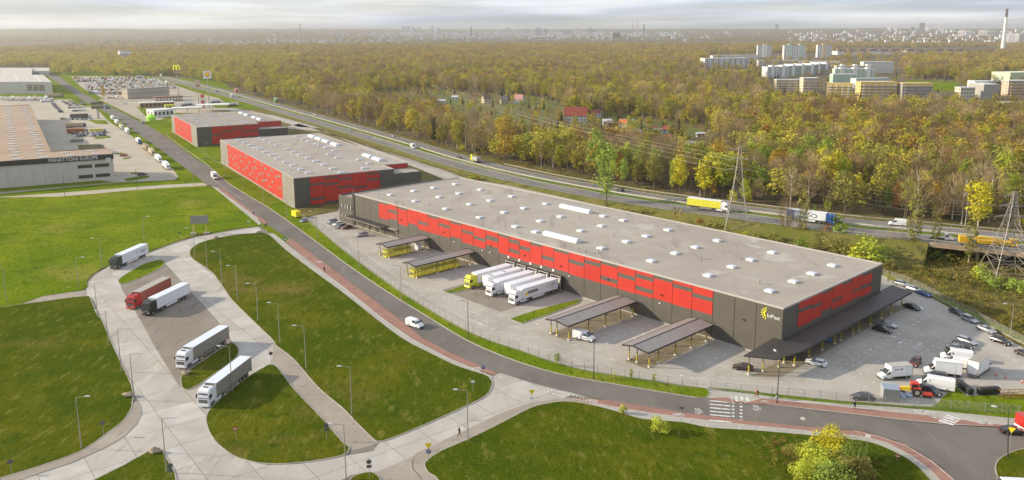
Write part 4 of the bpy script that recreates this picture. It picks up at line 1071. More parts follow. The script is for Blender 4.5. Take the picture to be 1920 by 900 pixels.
def guard(label, d, t0, t1, name='crash_barrier', every=4.0, col=None, h=.75):
    g = thing(name, label, 'crash barrier')
    rib('rail', d - .04, d + .04, h - .3, col or M_steel, g, t0=t0, t1=t1, hgt=.32)
    L = MWs[int(len(MWs) * t0):int(math.ceil(len(MWs) * t1))]
    pts = resample([(p[0], p[1]) for p in offset_line(L, -d)], every)
    b = MB()
    for p in pts:
        z = min(L, key=lambda q: (q[0] - p.x) ** 2 + (q[1] - p.y) ** 2)[2]
        b.box(p.x - .06, p.x + .06, p.y - .06, p.y + .06, z - .1, z + h - .1)
    o = b.build('rail_posts', M_steel, g); o['kind'] = 'stuff'
M_rail = mat('pale_barrier', (0.62, 0.58, 0.42), 0.5)
guard('pale concrete and steel barrier down the middle of the motorway', -1.2, 0, 1, col=M_rail, h=.9)
guard('railing on the far edge of the motorway along the woods', -12.7, 0.5, 1, h=1.2)
guard('guard rail on the near edge of the motorway above the bridge', 12.7, .80, 1, h=1.1)
bl = thing('road_bridge', 'low concrete bridge carrying the motorway, dark opening below, at right edge', 'bridge')
L = MWs[int(len(MWs) * BR) - 1:]
b = MB()
a, c = offset_line(L, -13.4), offset_line(L, 13.4)
for i in range(len(L) - 1):
    z0, z1 = L[i][2], L[i + 1][2]
    b.loft([[(*a[i], z0 - .06), (*c[i], z0 - .06), (*c[i], z0 - 1.3), (*a[i], z0 - 1.3)], [(*a[i + 1], z1 - .06), (*c[i + 1], z1 - .06), (*c[i + 1], z1 - 1.3), (*a[i + 1], z1 - 1.3)]], caps=(i in (0, len(L) - 2)))
b.build('deck', mat('bridge_concrete', (0.30, 0.23, 0.16), 0.9, var=.2, scale=.3), bl)
for k in range(3, len(L) - 1, 5):
    t = Vector((L[k][0] - L[k - 1][0], L[k][1] - L[k - 1][1])).normalized()
    for d in (-9, -3, 3, 9):
        q = (L[k][0] - t.y * d, L[k][1] + t.x * d)
        b = MB(); b.bar((q[0], q[1], 0), (q[0], q[1], L[k][2] - 1.3), .5, 0, 8); b.build('pier', M_concw, bl)
sheet('service_road', smooth(GP([(610, 247), (700, 285), (790, 318), (850, 345), (900, 345), (840, 322), (760, 296), (700, 278), (640, 258), (560, 232), (530, 240)]), 1), .03, M_pav)
sheet('service_road', smooth(GP([(430, 201), (520, 218), (600, 240), (560, 238), (520, 226), (430, 208), (380, 196), (330, 190), (330, 186), (390, 191)]), 1), .03, M_pav)
# ------------------------------------------------------------------ chain link fences
M_mesh = bpy.data.materials.new('chain_link'); M_mesh.use_nodes = True
_n, _l = M_mesh.node_tree.nodes, M_mesh.node_tree.links
_b = _n['Principled BSDF']; _b.inputs['Base Color'].default_value = (0.40, 0.39, 0.36, 1); _b.inputs['Alpha'].default_value = 0.20; _b.inputs['Roughness'].default_value = .6
def fence(label, pts, every=3.0, h=2.0):
    L = GP(pts); f = thing('mesh_fence', label, 'fence')
    P = resample(L, every)
    for p in P:
        b = MB(); b.box(-.045, .045, -.045, .045, 0, h + .08); b.build('post', M_steel, f, loc=(p.x, p.y, 0))
    for a, c in zip(P, P[1:]):
        b = MB(); b.quad((a.x, a.y, .08), (c.x, c.y, .08), (c.x, c.y, h), (a.x, a.y, h)); b.build('mesh_panel', M_mesh, f, fix=False)
    b = MB()
    for a, c in zip(P, P[1:]): b.bar((a.x, a.y, h), (c.x, c.y, h), .02)
    b.build('top_wire', M_steel, f)
fence('chain link fence along the grass strip between main road and parking yard', [(566, 410), (600, 434), (640, 469), (690, 507), (740, 543), (790, 575), (833, 601), (873, 622), (920, 642), (973, 659), (1040, 683), (1107, 700), (1173, 710), (1280, 727), (1330, 733)])
fence('chain link fence above the crossing, in front of the corner car park', [(1332, 733), (1463, 744), (1580, 755.5), (1700, 765), (1780, 769), (1860, 775), (1930, 780)])
fence('chain link fence beside the rough meadow, behind the fence-side parked cars', [(1656, 517), (1701, 531), (1742, 551), (1780, 572), (1830, 598), (1879, 624), (1914, 643), (1960, 668)])
fence('faint fence below the motorway embankment behind the roofs', [(700, 262), (800, 292), (900, 318), (1000, 345), (1100, 372)], every=6)
# ------------------------------------------------------------------ lamps
def lamp_mesh(col):
    p = MB(); p.bar((0, 0, .3), (0, 0, 9.6), .11, 0, 8, r2=.06)
    p.bar((0, 0, 0), (0, 0, .3), .17, 0, 8)
    a = MB(); a.bar((0, 0, 9.5), (1.75, 0, 9.75), .05, 0, 6)
    h = MB(); h.loft([[(1.6, -.1, 9.68), (1.6, .1, 9.68), (1.6, .1, 9.84), (1.6, -.1, 9.84)], [(2.0, -.2, 9.68), (2.0, .2, 9.68), (2.0, .16, 9.88), (2.0, -.16, 9.88)], [(2.5, -.12, 9.72), (2.5, .12, 9.72), (2.5, .1, 9.84), (2.5, -.1, 9.84)]])
    return p.mesh('pole', col), a.mesh('arm', col), h.mesh('lamp_head', MATS['lamp_grey'] if col is not M_black else M_black)
mat('lamp_grey', (0.55, 0.55, 0.54), 0.4)
LMP = lamp_mesh(M_pole); LMB = lamp_mesh(mat('dark_lamp_steel', (0.05, 0.045, 0.04), .5))
def lamp(px, py, ax, label, dark=False, h=None, ay=None):
    """ax: bearing of the arm in the photograph, -1 left, 1 right"""
    g = G(px, py)
    t = thing('street_lamp', label, 'street lamp', (g[0], g[1], .1), 0 if ax > 0 else pi, 'street lamps')
    for n_, m in zip(('pole', 'arm', 'lamp_head'), LMB if dark else LMP): put(n_, m, t)
    if ay is not None: t.rotation_euler = (0, 0, ay)
    if h: t.scale = (1, 1, h / 9.7)
    return t
LP = [(152.7, 841, 1, 'grey lamp alone on the left lawn, beside a small round sign'), (227.7, 697, 1, 'grey lamp at the left lawn edge, upper of two close together'), (251.7, 750, 1, 'grey lamp at the left lawn edge just above the brown path'),
      (312.3, 886, 1, 'grey lamp by the boulder on the bottom corner lawn'), (435.7, 734, -1, 'grey lamp in front of the grey curtain of the lowest lorry'), (574, 691, -1, 'grey lamp on the long lawn, beside the paved diagonal path top'),
      (525, 642, -1, 'grey lamp at the narrow west edge of the long lawn, next to the no-entry sign'), (484, 601, -1, 'grey lamp on the long lawn edge right of the white trailer'), (445.7, 563, -1, 'grey lamp on the long lawn edge, third down'),
      (416.7, 533, -1, 'grey lamp on the long lawn edge, second down'), (389, 505, -1, 'grey lamp at the top curve of the long lawn'), (365.7, 483, -1, 'grey lamp at the tip of the long lawn nearest the billboard'),
      (204, 649, -1, 'grey lamp on the left lawn beside the curved concrete lane, middle'), (182.7, 590, 1, 'grey lamp at the left lawn corner by the cross path'), (191.7, 504, -1, 'thin lamp on the upper lawn left of the dark green lorry cab'),
      (271, 458, 1, 'thin lamp on the upper lawn behind the white trailer'), (147.7, 537, 1, 'lamp near the bend of the concrete lane'), (12.7, 565, -1, 'lamp at the far left edge of the upper lawn'),
      (877.3, 827, -1, 'lamp by the walking person in black'), (660, 777, -1, 'lamp on the lower part of the long lawn'), (649, 899, -1, 'lamp at the bottom edge near the middle'),
      (752.7, 562, -1, 'lamp on the verge in front of the second roll cage canopy'), (673, 502, -1, 'lamp on the verge in front of the short canopy'), (878, 637, -1, 'dark lamp on the verge in front of the docked lorries'),
      (595, 447, -1, 'lamp on the verge left of the reddish parked car'), (538, 411, 1, 'lamp between the road and the corner of the middle warehouse'), (494, 381, 1, 'lamp by the middle warehouse road wall, second from its corner'),
      (455.7, 356, 1, 'lamp by the middle warehouse road wall, halfway'), (422.7, 331, 1, 'lamp by the middle warehouse far corner'), (362.7, 347, 1, 'lamp at the mouth of the lane into the left yard'),
      (257.7, 355, 1, 'lamp on the lane below the hall windows'), (121.7, 367, 1, 'lamp on the lane below the lettered fascia'), (385, 300, 1, 'lamp on the verge by the gate of the middle warehouse'), (330, 270, 1, 'lamp on the verge below the farthest red warehouse')]
for i, (x, y, ax, lab) in enumerate(LP):
    lamp(x, y, ax, lab, dark=i in (23, 30, 31), h=8.6 if i in (16, 12, 13) else None)
lamp(1113, 712, -1, 'black lamp by the road in front of the long canopy', True, h=9.0)
lamp(1456.7, 756, -1, 'black lamp in a small grass patch beside the cycle path, upper right', True, h=10, ay=pi * .55)
L35 = lamp(1889.6, 858, -1, 'leaning black lamp with a yellow give way sign at the right corner', True, h=8.8); L35.rotation_euler = (0, R(5), R(150))
lamp(1893.8, 632, -1, 'pale lamp by the fence at the right edge', False, h=8.2)
# ------------------------------------------------------------------ road signs
M_gback = mat('sign_back_grey', (0.11, 0.11, 0.10), 0.6)
M_bsign = mat('sign_round_blue', (0.015, 0.06, 0.22), .45)
def disc(b, z, r, y=-.06, m=0, n=14, th=.03):
    b.bar((0, y, z), (0, y - th, z), r, m, n)
def sign(px, py, label, kind, h=2.6, face=None):
    g = G(px, py)
    a = math.atan2(g[1], g[0]) + pi / 2      # local -y looks back towards the viewer side
    if face is not None: a = face
    t = thing('road_sign', label, 'road sign', (g[0], g[1], .1), a - pi)
    b = MB(); b.bar((0, 0, 0), (0, 0, h), .045, 0, 6); b.build('pole', M_pole, t)
    Z = h - .3
    if 'T' in kind:      # give way triangle, point down
        b = MB(); b.prism([(0, -.62), (.62, .42), (-.62, .42)], 0, .03); o = b.build('plate', M_yel, t); o.rotation_euler = (pi / 2, 0, 0); o.location = (0, -.06, Z + .05)
        Z -= 1.05
    if 'B' in kind:
        b = MB(); disc(b, Z, .42); b.build('plate', M_bsign, t)
        b = MB(); b.quad((-.2, -.1, Z - .25), (-.08, -.1, Z - .25), (.0, -.1, Z + .12), (-.1, -.1, Z + .12)); b.poly([(-.14, -.1, Z + .06), (.25, -.1, Z + .02), (.06, -.1, Z + .27)]); b.build('arrow', M_wht, t, fix=False); Z -= .9
    if 'W' in kind:
        b = MB(); b.box(-.4, .4, -.1, -.06, Z - .35, Z + .1); b.build('plate', M_wht, t); Z -= .6
    if 'G' in kind:
        b = MB(); disc(b, Z, .42); b.build('plate', M_gback, t); Z -= .75
    if 'P' in kind:
        b = MB(); b.box(-.4, .4, -.1, -.06, Z - .35, Z + .2); b.build('plate', M_gback, t); Z -= .6
    if 'U' in kind:
        b = MB(); b.prism([(0, .55), (.5, -.35), (-.5, -.35)], 0, .03); o = b.build('plate', M_gback, t); o.rotation_euler = (pi / 2, 0, 0); o.location = (0, -.06, Z)
    if 'R' in kind:
        b = MB(); disc(b, Z, .42); b.build('plate', mat('sign_rust', (0.35, 0.1, 0.05), .5), t); b = MB(); b.box(-.3, .3, -.1, -.095, Z - .07, Z + .07); b.build('bar', M_wht, t)
    if 'M' in kind:
        b = MB(); b.box(-.5, .5, -.1, -.06, Z - .3, Z + .6); b.build('plate', M_bsign, t)
        b = MB(); b.box(-.35, .35, -.11, -.1, Z - .1, Z + .35); b.build('symbol', M_wht, t)
    return t
sign(997, 762, 'yellow give way triangle over white plate at the concrete junction mouth', 'TW', 3.2)
sign(804, 868, 'yellow give way triangle over a blue arrow disc by the brown entrance', 'TB', 3.4)
sg = sign(1892, 846, 'yellow give way triangle on the leaning black lamp', 'T', 4.2)
sign(693, 898, 'grey backed round sign over plate at the bottom middle', 'GP', 3.3)
sign(443, 831, 'small round rust red sign on the triangular lawn', 'R', 3.0)
sign(194.5, 817, 'small round grey sign on the left lawn beside a lamp', 'G', 2.8)
sign(22, 888, 'small grey post sign at the bottom left lawn corner', 'G', 2.4)
sign(509, 684, 'stacked round grey signs at the tip of the triangular lawn', 'GG', 2.9)
sign(613, 826, 'grey triangle over disc at the right tip of the triangular lawn', 'UG', 3.2)
sign(321, 898, 'grey triangle over disc beside the bottom left lamp', 'UG', 2.6)
sign(887, 735, 'white backed plate on a post on the long lawn tip', 'W', 2.6)
sign(906, 708, 'blue disc sign at the end of the red cycle path', 'B', 2.5)
sign(535, 463, 'blue rectangular sign on the footpath by the road', 'M', 2.8)
sign(499, 437, 'round dark sign on the island tip near the road', 'G', 3.2)
sign(476, 412, 'small blue disc where the lane meets the road', 'B', 2.8)
sign(466, 425, 'small white plate on the upper lawn corner', 'W', 2.4)
sign(1277, 790, 'tall thin dark post at the crossing start on the lower footpath', 'P', 3.0)
sign(1417, 806, 'slim grey post on the lower footpath right of the crossing', '', 3.4)
sign(1503, 816, 'white faced narrow plate on a post on the lower footpath', 'W', 3.6)
sign(1625, 846, 'leaning white plate post beside the yellow bush', 'W', 3.2)
sign(1682, 866, 'tiny red post marker on the lower right lawn', 'R', 1.3)
sign(338, 447, 'small grey sign post under the billboard', 'P', 2.4)
for (x, y, lab) in ((1327, 800, 'left of the crossing'), (1354, 804, 'at the middle of the crossing'), (1387, 807, 'right of the crossing')):
    g = G(x, y); t = thing('bollard', 'small white bollard on the footpath ' + lab, 'bollard', (*g, .1), 0, 'bollards at the crossing')
    b = MB(); b.bar((0, 0, 0), (0, 0, .95), .06, 0, 8); b.build('post', M_wht, t); b = MB(); b.bar((0, 0, .7), (0, 0, .8), .065, 0, 8); b.build('band', mat('sign_red', (0.5, .1, .08), .5), t)
g = G(376, 438); bb = thing('billboard', 'big grey billboard seen from behind on yellow timber legs', 'billboard', (*g, .1), R(8))
b = MB(); b.box(-3.1, 3.1, -.12, .12, 3.6, 6.6); b.build('panel', mat('billboard_grey', (.30, .29, .27), .7), bb)
for k in range(5): b = MB(); b.box(-3.1 + k * 1.55 - .05, -3.1 + k * 1.55 + .05, -.2, -.12, 3.6, 6.6); b.build('batten', M_gclad, bb)
for s in (-1, 1):
    b = MB(); b.bar((s * 2.2, 0, 0), (s * 1.9, 0, 3.8), .13); b.build('leg', mat('leg_yellow', (.42, .33, .07), .7), bb)
    b = MB(); b.bar((s * 2.6, -1.3, 0), (s * 1.9, -.1, 3.6), .1); b.build('leg', MATS['leg_yellow'], bb)
    b = MB(); b.box(s * 2.3 - 1, s * 2.3 + 1, -1.6, .5, 0, .4); b.build('footing', M_side, bb)
for (x, y, lab) in ((290, 849, 'pale boulder on the bottom corner lawn'), (486, 438, 'brown rubble heap at the top of the long lawn'), (405, 448, 'small rubble heap on the concrete lane'), (350, 702, 'small stone at the tip of the lawn under the third lorry'), (389, 350, 'dark crate like block at the path end by the road'), (241, 744, 'white stone at the left lawn edge')):
    g = G(x, y); b = MB(); rr_ = random.Random(x); b.ellip((0, 0, .4), 1.1, .8, .6, nu=8, nv=5)
    b.v = [(p[0] * rr_.uniform(.75, 1.2), p[1] * rr_.uniform(.75, 1.2), max(0, p[2] * rr_.uniform(.8, 1.15))) for p in b.v]
    o = b.build('boulder', mat('boulder_stone', (.33, .27, .2), .9, var=.2, scale=1.5), loc=(*g, .1)); tag(o, lab, 'boulder')
# ------------------------------------------------------------------ pylons
M_lat = mat('pylon_steel', (.33, .30, .26), .5, metal=.3)
def pylon(px, py, label, h, w, az, bw=1.0):
    g = G(px, py); t = thing('power_pylon', label, 'pylon', (*g, 0), az)
    nz_ = 9; zs = [h * (1 - (1 - k / nz_) ** 1.25) for k in range(nz_ + 1)]
    hw = lambda z: w / 2 * (1 - z / h) ** 1.45 + .4
    C4 = [(-1, -1), (1, -1), (1, 1), (-1, 1)]
    b = MB()
    for k in range(nz_):
        a, c = hw(zs[k]), hw(zs[k + 1])
        for (sx, sy) in C4: b.bar((sx * a, sy * a, zs[k]), (sx * c, sy * c, zs[k + 1]), .085 * bw)
    b.build('corner_leg', M_lat, t)
    b = MB()
    for k in range(nz_):
        a, c = hw(zs[k]), hw(zs[k + 1])
        for i in range(4):
            p, q = C4[i], C4[(i + 1) % 4]
            b.bar((p[0] * a, p[1] * a, zs[k]), (q[0] * c, q[1] * c, zs[k + 1]), .055 * bw * 1.25, n=3, cap=False); b.bar((q[0] * a, q[1] * a, zs[k]), (p[0] * c, p[1] * c, zs[k + 1]), .055 * bw * 1.25, n=3, cap=False)
            b.bar((p[0] * c, p[1] * c, zs[k + 1]), (q[0] * c, q[1] * c, zs[k + 1]), .05 * bw * 1.25, n=3, cap=False)
    o = b.build('lattice_bracing', M_lat, t); o['kind'] = 'stuff'
    for z, l_ in ((h * .72, 4.6), (h * .84, 3.6), (h * .95, 2.6)):
        b = MB()
        for s in (-1, 1):
            for y in (-.3, .3): b.bar((s * .4, y, z), (s * l_, 0, z + .1), .06 * bw); b.bar((s * .4, y, z + .9), (s * l_, 0, z + .1), .05 * bw)
        b.build('cross_arm', M_lat, t)
        for s in (-1, 1):
            b = MB(); b.bar((s * l_, 0, z + .1), (s * l_, 0, z - .8), .07, 0, 6); b.build('insulator', M_gclad, t)
    return g, t
P1 = pylon(1380, 434, 'lattice power pylon between the motorway and the long roof', 31.5, 8.0, R(-12))
P2 = pylon(1884, 527, 'large lattice power pylon on the rough meadow at the right', 26.5, 11.5, R(-5), 1.3)
P3 = (G(640, 262), None)
def wire(label, a, c, sag):
    b = MB(); n = 14; pts = []
    for k in range(n + 1):
        t = k / n; p = Vector(a) * (1 - t) + Vector(c) * t; p.z -= sag * 4 * t * (1 - t); pts.append(p)
    for p, q in zip(pts, pts[1:]): b.bar(p, q, .035, n=3, cap=False)
    o = b.build('power_cable', M_lat, fix=False); tag(o, label, 'cable', 'power cables between the pylons')
for i, (z, s, l_) in enumerate(((.72, -1, 4.6), (.72, 1, 4.6), (.84, -1, 3.6), (.84, 1, 3.6))):
    wire(('lower ' if z < .8 else 'upper ') + ('near' if s < 0 else 'far') + ' power cable from the right pylon to the motorway pylon', (P2[0][0] + s * l_, P2[0][1], 26.5 * z), (P1[0][0] + s * l_, P1[0][1], 31.5 * z), 3)
    wire(('lower ' if z < .8 else 'upper ') + ('near' if s < 0 else 'far') + ' power cable running over the allotments from the motorway pylon', (P1[0][0] + s * l_, P1[0][1], 31.5 * z), (*[a + s * l_ * .7 for a in G(820, 215)], 26), 5)
# ------------------------------------------------------------------ people
def person(px, py, label, jacket, trousers, hair, heading, stride=.32, h=1.78, pack=None, cap=None):
    g = G(px, py)
    t = thing('person', label, 'person', (*g, .12), heading)
    me = bpy.data.meshes.new('body'); b = bmesh.new()
    V, E, RAD = [], [], []
    def v(x, y, z, r, par=None):
        V.append((x, y, z)); RAD.append(r)
        if par is not None: E.append((par, len(V) - 1))
        return len(V) - 1
    pel = v(0, 0, .96, .15); sp = v(.01, 0, 1.18, .15, pel); ch = v(.02, 0, 1.38, .165, sp); nk = v(.02, 0, 1.53, .065, ch); hd = v(.03, 0, 1.64, .095, nk); v(.03, 0, 1.74, .085, hd)
    for s in (-1, 1):
        hp = v(.0, s * .1, .88, .105, pel); kn = v(s * stride * .55 + .05, s * .1, .5, .07, hp); an = v(s * stride - (.08 if s < 0 else 0), s * .1, .10 if s > 0 else .14, .045, kn); v(s * stride + .15, s * .11, .045, .04, an)
        sh = v(.02, s * .2, 1.42, .07, ch); el = v(-s * .12, s * .26, 1.16, .05, sh); wr = v(-s * .2 + .1, s * .27, .93, .034, el); pm = v(-s * .22 + .12, s * .27, .87, .032, wr)
        for f in range(4):
            k1 = v(-s * .22 + .10 + f * .017, s * (.262 + .004 * f), .82 - .004 * abs(f - 1.5), .011, pm); v(-s * .22 + .115 + f * .017, s * .255, .785 - .004 * abs(f - 1.5), .009, k1)
        v(-s * .22 + .17, s * .25, .835, .012, pm)
    me.from_pydata(V, E, []); me.update()
    o = put('body', me, t)
    mod = o.modifiers.new('skin', 'SKIN'); mod.use_smooth_shade = True
    for i, sv in enumerate(me.skin_vertices[0].data): sv.radius = (RAD[i], RAD[i] * (1.25 if i in (1, 2) else 1)); sv.use_root = (i == 0)
    o.modifiers.new('sub', 'SUBSURF').levels = 1; o.modifiers['sub'].render_levels = 1
    dg = bpy.context.evaluated_depsgraph_get(); ev = o.evaluated_get(dg); nm = bpy.data.meshes.new_from_object(ev); o.modifiers.clear(); o.data = nm
    skin = mat('skin', (.45, .27, .19), .6)
    nm.materials.clear()
    for m in (skin, jacket, trousers, M_black): nm.materials.append(m)
    for f in nm.polygons:
        c = f.center
        f.material_index = 3 if c.z < .12 else 2 if c.z < .97 and abs(c.y) < .22 else 0 if (c.z > 1.53 or (c.z < .92 and abs(c.y) > .2)) else 1
    hb = MB(); hb.ellip((.015, 0, 1.73), .115, .1, .11); hb.v = [(p[0] - (.03 if p[2] < 1.7 else 0), p[1], max(p[2], 1.68)) for p in hb.v]; hb.build('hair', cap or hair, t, smooth_=True)
    fb = MB(); fb.box(.115, .14, -.015, .015, 1.64, 1.68); fb.box(.105, .125, -.045, -.02, 1.69, 1.705); fb.box(.105, .125, .02, .045, 1.69, 1.705); fb.build('face_features', mat('face_dark', (.2, .1, .08), .6), t)
    if pack: pb = MB(); pb.loft([[(-.16, -.15, 1.05), (-.16, .15, 1.05), (-.16, .15, 1.45), (-.16, -.15, 1.45)], [(-.36, -.12, 1.08), (-.36, .12, 1.08), (-.33, .12, 1.4), (-.33, -.12, 1.4)]]); tp = pb.build('backpack', pack, None); tp.location = t.location; tp.rotation_euler = t.rotation_euler; tp.scale = (h / 1.78,) * 3; tag(tp, 'dark backpack on the back of the walker in orange', 'backpack')
    t.scale = (h / 1.78,) * 3
    return t
K = mat('cloth_black', (.015, .015, .017), .9); ORG = mat('cloth_orange', (.35, .09, .02), .9); DKB = mat('cloth_brown', (.09, .035, .02), .9); WHC = mat('cloth_white', (.65, .65, .65), .9); OLV = mat('cloth_olive', (.06, .06, .03), .9)
person(861.5, 819, 'person in black walking along the concrete road edge', K, K, K, R(200), h=1.85)
person(1419, 746.5, 'person in orange jacket with dark backpack near the crossing', ORG, DKB, mat('hair_orange', (.5, .25, .03), .8), R(150), pack=K)
person(1456, 750, 'person in olive jacket and white trousers by the black lamp', OLV, WHC, K, R(-20))
person(1602, 768, 'person all in black on the red cycle path', K, K, K, R(-80), stride=.2)
person(608.5, 511, 'small dark clothed person on the upper cycle path', mat('cloth_wine', (.05, .02, .02), .9), K, K, R(-60), stride=.2)
# ------------------------------------------------------------------ vehicles
M_tyre = mat('tyre_rubber', (0.02, 0.02, 0.02), 0.85)
M_rim = mat('wheel_rim', (0.45, 0.45, 0.46), 0.35, metal=0.7)
M_hl = mat('headlight_glass', (0.75, 0.77, 0.8), 0.1, spec=.8)
M_tl = mat('taillight_red', (0.45, 0.01, 0.01), 0.3)
M_chas = mat('chassis_dark', (0.035, 0.033, 0.03), 0.7)
M_trim = mat('grille_dark', (0.02, 0.02, 0.02), 0.4)
def wheelm(r, w, name):
    b = MB(); n = 14
    prof = [(-w / 2, r * .6), (-w / 2, r * .94), (-w / 2 + .03, r), (w / 2 - .03, r), (w / 2, r * .94), (w / 2, r * .6)]
    b.loft([[(rr * cos(2 * pi * k / n), y, rr * sin(2 * pi * k / n)) for k in range(n)] for y, rr in prof], 0, caps=False)
    for y in (-w / 2 + .03, w / 2 - .03): b.bar((0, y - .02, 0), (0, y + .02, 0), r * .62, 1, n)
    return b.mesh(name, [M_tyre, M_rim])
WHC_ = wheelm(.33, .21, 'car_wheel'); WHT = wheelm(.5, .32, 'lorry_wheel'); WHV = wheelm(.36, .22, 'van_wheel')
def carpaint(name, col, rough=.32, metal=0.25): return mat('paint_' + name, col, rough, metal=metal, coat=.5, spec=.5)
CP = dict(silver=carpaint('silver', (.42, .44, .47), .3, .5), black=carpaint('black', (.012, .012, .014)), dark=carpaint('dark_grey', (.045, .045, .05)), white=carpaint('white', (.74, .75, .77), .35, 0), blue=carpaint('blue', (.01, .05, .22)),
          maroon=carpaint('maroon', (.14, .015, .015)), copper=carpaint('copper', (.22, .07, .035)), brown=carpaint('brown', (.05, .03, .02)), grey=carpaint('grey', (.2, .21, .22)), red=carpaint('red', (.5, .03, .02)), sky=carpaint('pale_blue', (.35, .42, .55)), beige=carpaint('beige', (.4, .36, .28)))
def tubering(x, w, z0, zm, z1, wt):
    return [(x, -w * .9, z0), (x, -w, zm * .6 + z0 * .4), (x, -w * .985, zm), (x, -wt, z1), (x, wt, z1), (x, w * .985, zm), (x, w, zm * .6 + z0 * .4), (x, w * .9, z0)]
CARM = {}
def car_meshes(kind):
    if kind in CARM: return CARM[kind]
    L, Wd = (4.5, 1.8)
    hb = dict(sedan=(.15, -1.0, -1.75, 1.42), hatch=(.1, -1.45, -1.95, 1.45), wagon=(.1, -1.75, -2.15, 1.47), suv=(.2, -1.75, -2.1, 1.68), coupe=(0, -.8, -1.8, 1.34))[kind]
    xt, xr, xb, zr = hb; xw = 1.0; h = Wd / 2; bz = .93 if kind != 'suv' else 1.05
    xe = L / 2
    b = MB()
    b.loft([tubering(-xe, h * .82, .38, .6, .72, h * .7), tubering(-xe + .1, h * .92, .26, .68, bz - .08 if kind not in ('sedan', 'coupe') else .84, h * .8), tubering(xb, h * .99, .22, .72, bz, h * .88), tubering(-.4, h, .22, .74, bz, h * .9), tubering(xw, h, .22, .74, bz - .02, h * .88),
            tubering(xe - .75, h * .98, .24, .7, bz - .12, h * .82), tubering(xe - .18, h * .9, .26, .62, bz - .27, h * .74), tubering(xe, h * .76, .34, .52, .6, h * .66)])
    body = b.mesh('car_body', M_wht, smooth_=False)
    ht = h * .70; hbw = h * .88
    B = [(xw + .02, hbw), (xb - .02, hbw)]; T = [(xt, ht), (xr, ht)]
    z0, z1 = bz - .01, zr - .06
    r_ = MB(); r_.loft([[(xt + .05, -ht - .02, z1), (xr - .05, -ht - .02, z1), (xr - .05, ht + .02, z1), (xt + .05, ht + .02, z1)], [(xt - .05, -ht + .06, zr), (xr + .05, -ht + .06, zr), (xr + .05, ht - .06, zr), (xt - .05, ht - .06, zr)]])
    for s in (-1, 1):
        r_.bar((xw, s * hbw, z0), (xt, s * ht, z1), .035); r_.bar((xb, s * hbw, z0), (xr, s * ht, z1), .05)
        xm = -.35; r_.bar((xm, s * (hbw + .005), z0), (xm, s * (ht + .005), z1), .04)
        if kind in ('wagon', 'suv'): r_.bar((-1.3, s * (hbw + .005), z0), (-1.3, s * (ht + .005), z1), .04)
    roof = r_.mesh('car_roof', M_wht)
    ws = MB(); ws.quad((xw, -hbw, z0), (xw, hbw, z0), (xt, ht, z1), (xt, -ht, z1)); wsm = ws.mesh('windscreen', M_glass, fix=False)
    rw = MB(); rw.quad((xb, -hbw, z0), (xb, hbw, z0), (xr, ht, z1), (xr, -ht, z1)); rwm = rw.mesh('rear_window', M_glass, fix=False)
    sw = [];
    for s in (-1, 1):
        q = MB(); q.quad((xw, s * hbw, z0), (xb, s * hbw, z0), (xr, s * ht, z1), (xt, s * ht, z1)); sw.append(q.mesh('side_window', M_glass, fix=False))
    lt = []
    for s in (-1, 1):
        q = MB(); q.box(xe - .22, xe - .02, s * h * .72 - .16, s * h * .72 + .16, .56, .70); lt.append(('headlight', q.mesh('headlight', M_hl)))
        q = MB(); q.box(-xe - .01, -xe + .16, s * h * .74 - .14, s * h * .74 + .14, .62, .80); lt.append(('taillight', q.mesh('taillight', M_tl)))
        q = MB(); q.box(xw - .25, xw - .05, s * (h + .02), s * (h + .16), .95, 1.07); lt.append(('wing_mirror', q.mesh('wing_mirror', M_wht)))
    pl = MB(); pl.box(-xe - .02, -xe + .02, -.25, .25, .46, .57); pl.box(xe - .03, xe + .015, -.25, .25, .4, .5);
    gr = MB(); gr.box(xe - .06, xe + .01, -.45, .45, .36, .5)
    CARM[kind] = (body, roof, wsm, rwm, sw, lt, gr.mesh('grille', M_trim), h)
    return CARM[kind]
def setslot(o, m):
    o.material_slots[0].link = 'OBJECT'; o.material_slots[0].material = m
def car(kind, col, label, loc, rz_, group=None, z=.03, simple=False, sc=1.0):
    body, roof, ws, rw, sw, lt, gr, h = car_meshes(kind)
    t = thing('parked_car' if group and 'parked' in group else 'car', label, 'car', (loc[0], loc[1], z), rz_, group)
    if sc != 1: t.scale = (sc,) * 3
    m = CP[col]
    setslot(put('body', body, t), m); setslot(put('roof', roof, t), m)
    put('windscreen', ws, t); put('rear_window', rw, t)
    for q in sw: put('side_window', q, t)
    if simple:
        for x in (-1.4, 1.4):
            for y in (-1, 1): put('wheel', WHC_, t, (x, y * (h - .09), .32))
        return t
    for n_, q in lt:
        o = put(n_, q, t)
        if n_ == 'wing_mirror': setslot(o, m)
    put('grille', gr, t)
    for x in (-1.38, 1.42):
        for y in (-1, 1): put('wheel', WHC_, t, (x, y * (h - .085), .32))
    return t
def aim(pr, pf, z=0):
    a, c = G(*pr, z), G(*pf, z); return ((a[0] + c[0]) / 2, (a[1] + c[1]) / 2), math.atan2(c[1] - a[1], c[0] - a[0])
def pcar(kind, col, pr, pf, label, group='cars parked in the yard', z=.03, **k):
    l_, a = aim(pr, pf, z); return car(kind, col, label, l_, a, group, z, **k)
pcar('sedan', 'brown', (1413, 695), (1372, 690), 'dark brown sedan standing alone left of the corner canopy')
pcar('hatch', 'white', (1549, 688), (1511, 680), 'white hatchback with black rear, in the bay nearest the corner canopy')
pcar('hatch', 'black', (1637, 617), (1672, 626), 'black hatchback beside a silver one under the east wall bays')
pcar('coupe', 'silver', (1645, 608), (1683, 617), 'silver car parked on the far side of the black hatchback')
pcar('sedan', 'black', (1697, 575), (1722, 583), 'black sedan alone at the far end of the east wall bays')
pcar('wagon', 'silver', (1677, 532), (1706, 539), 'silver estate car nearest the warehouse far corner by the fence')
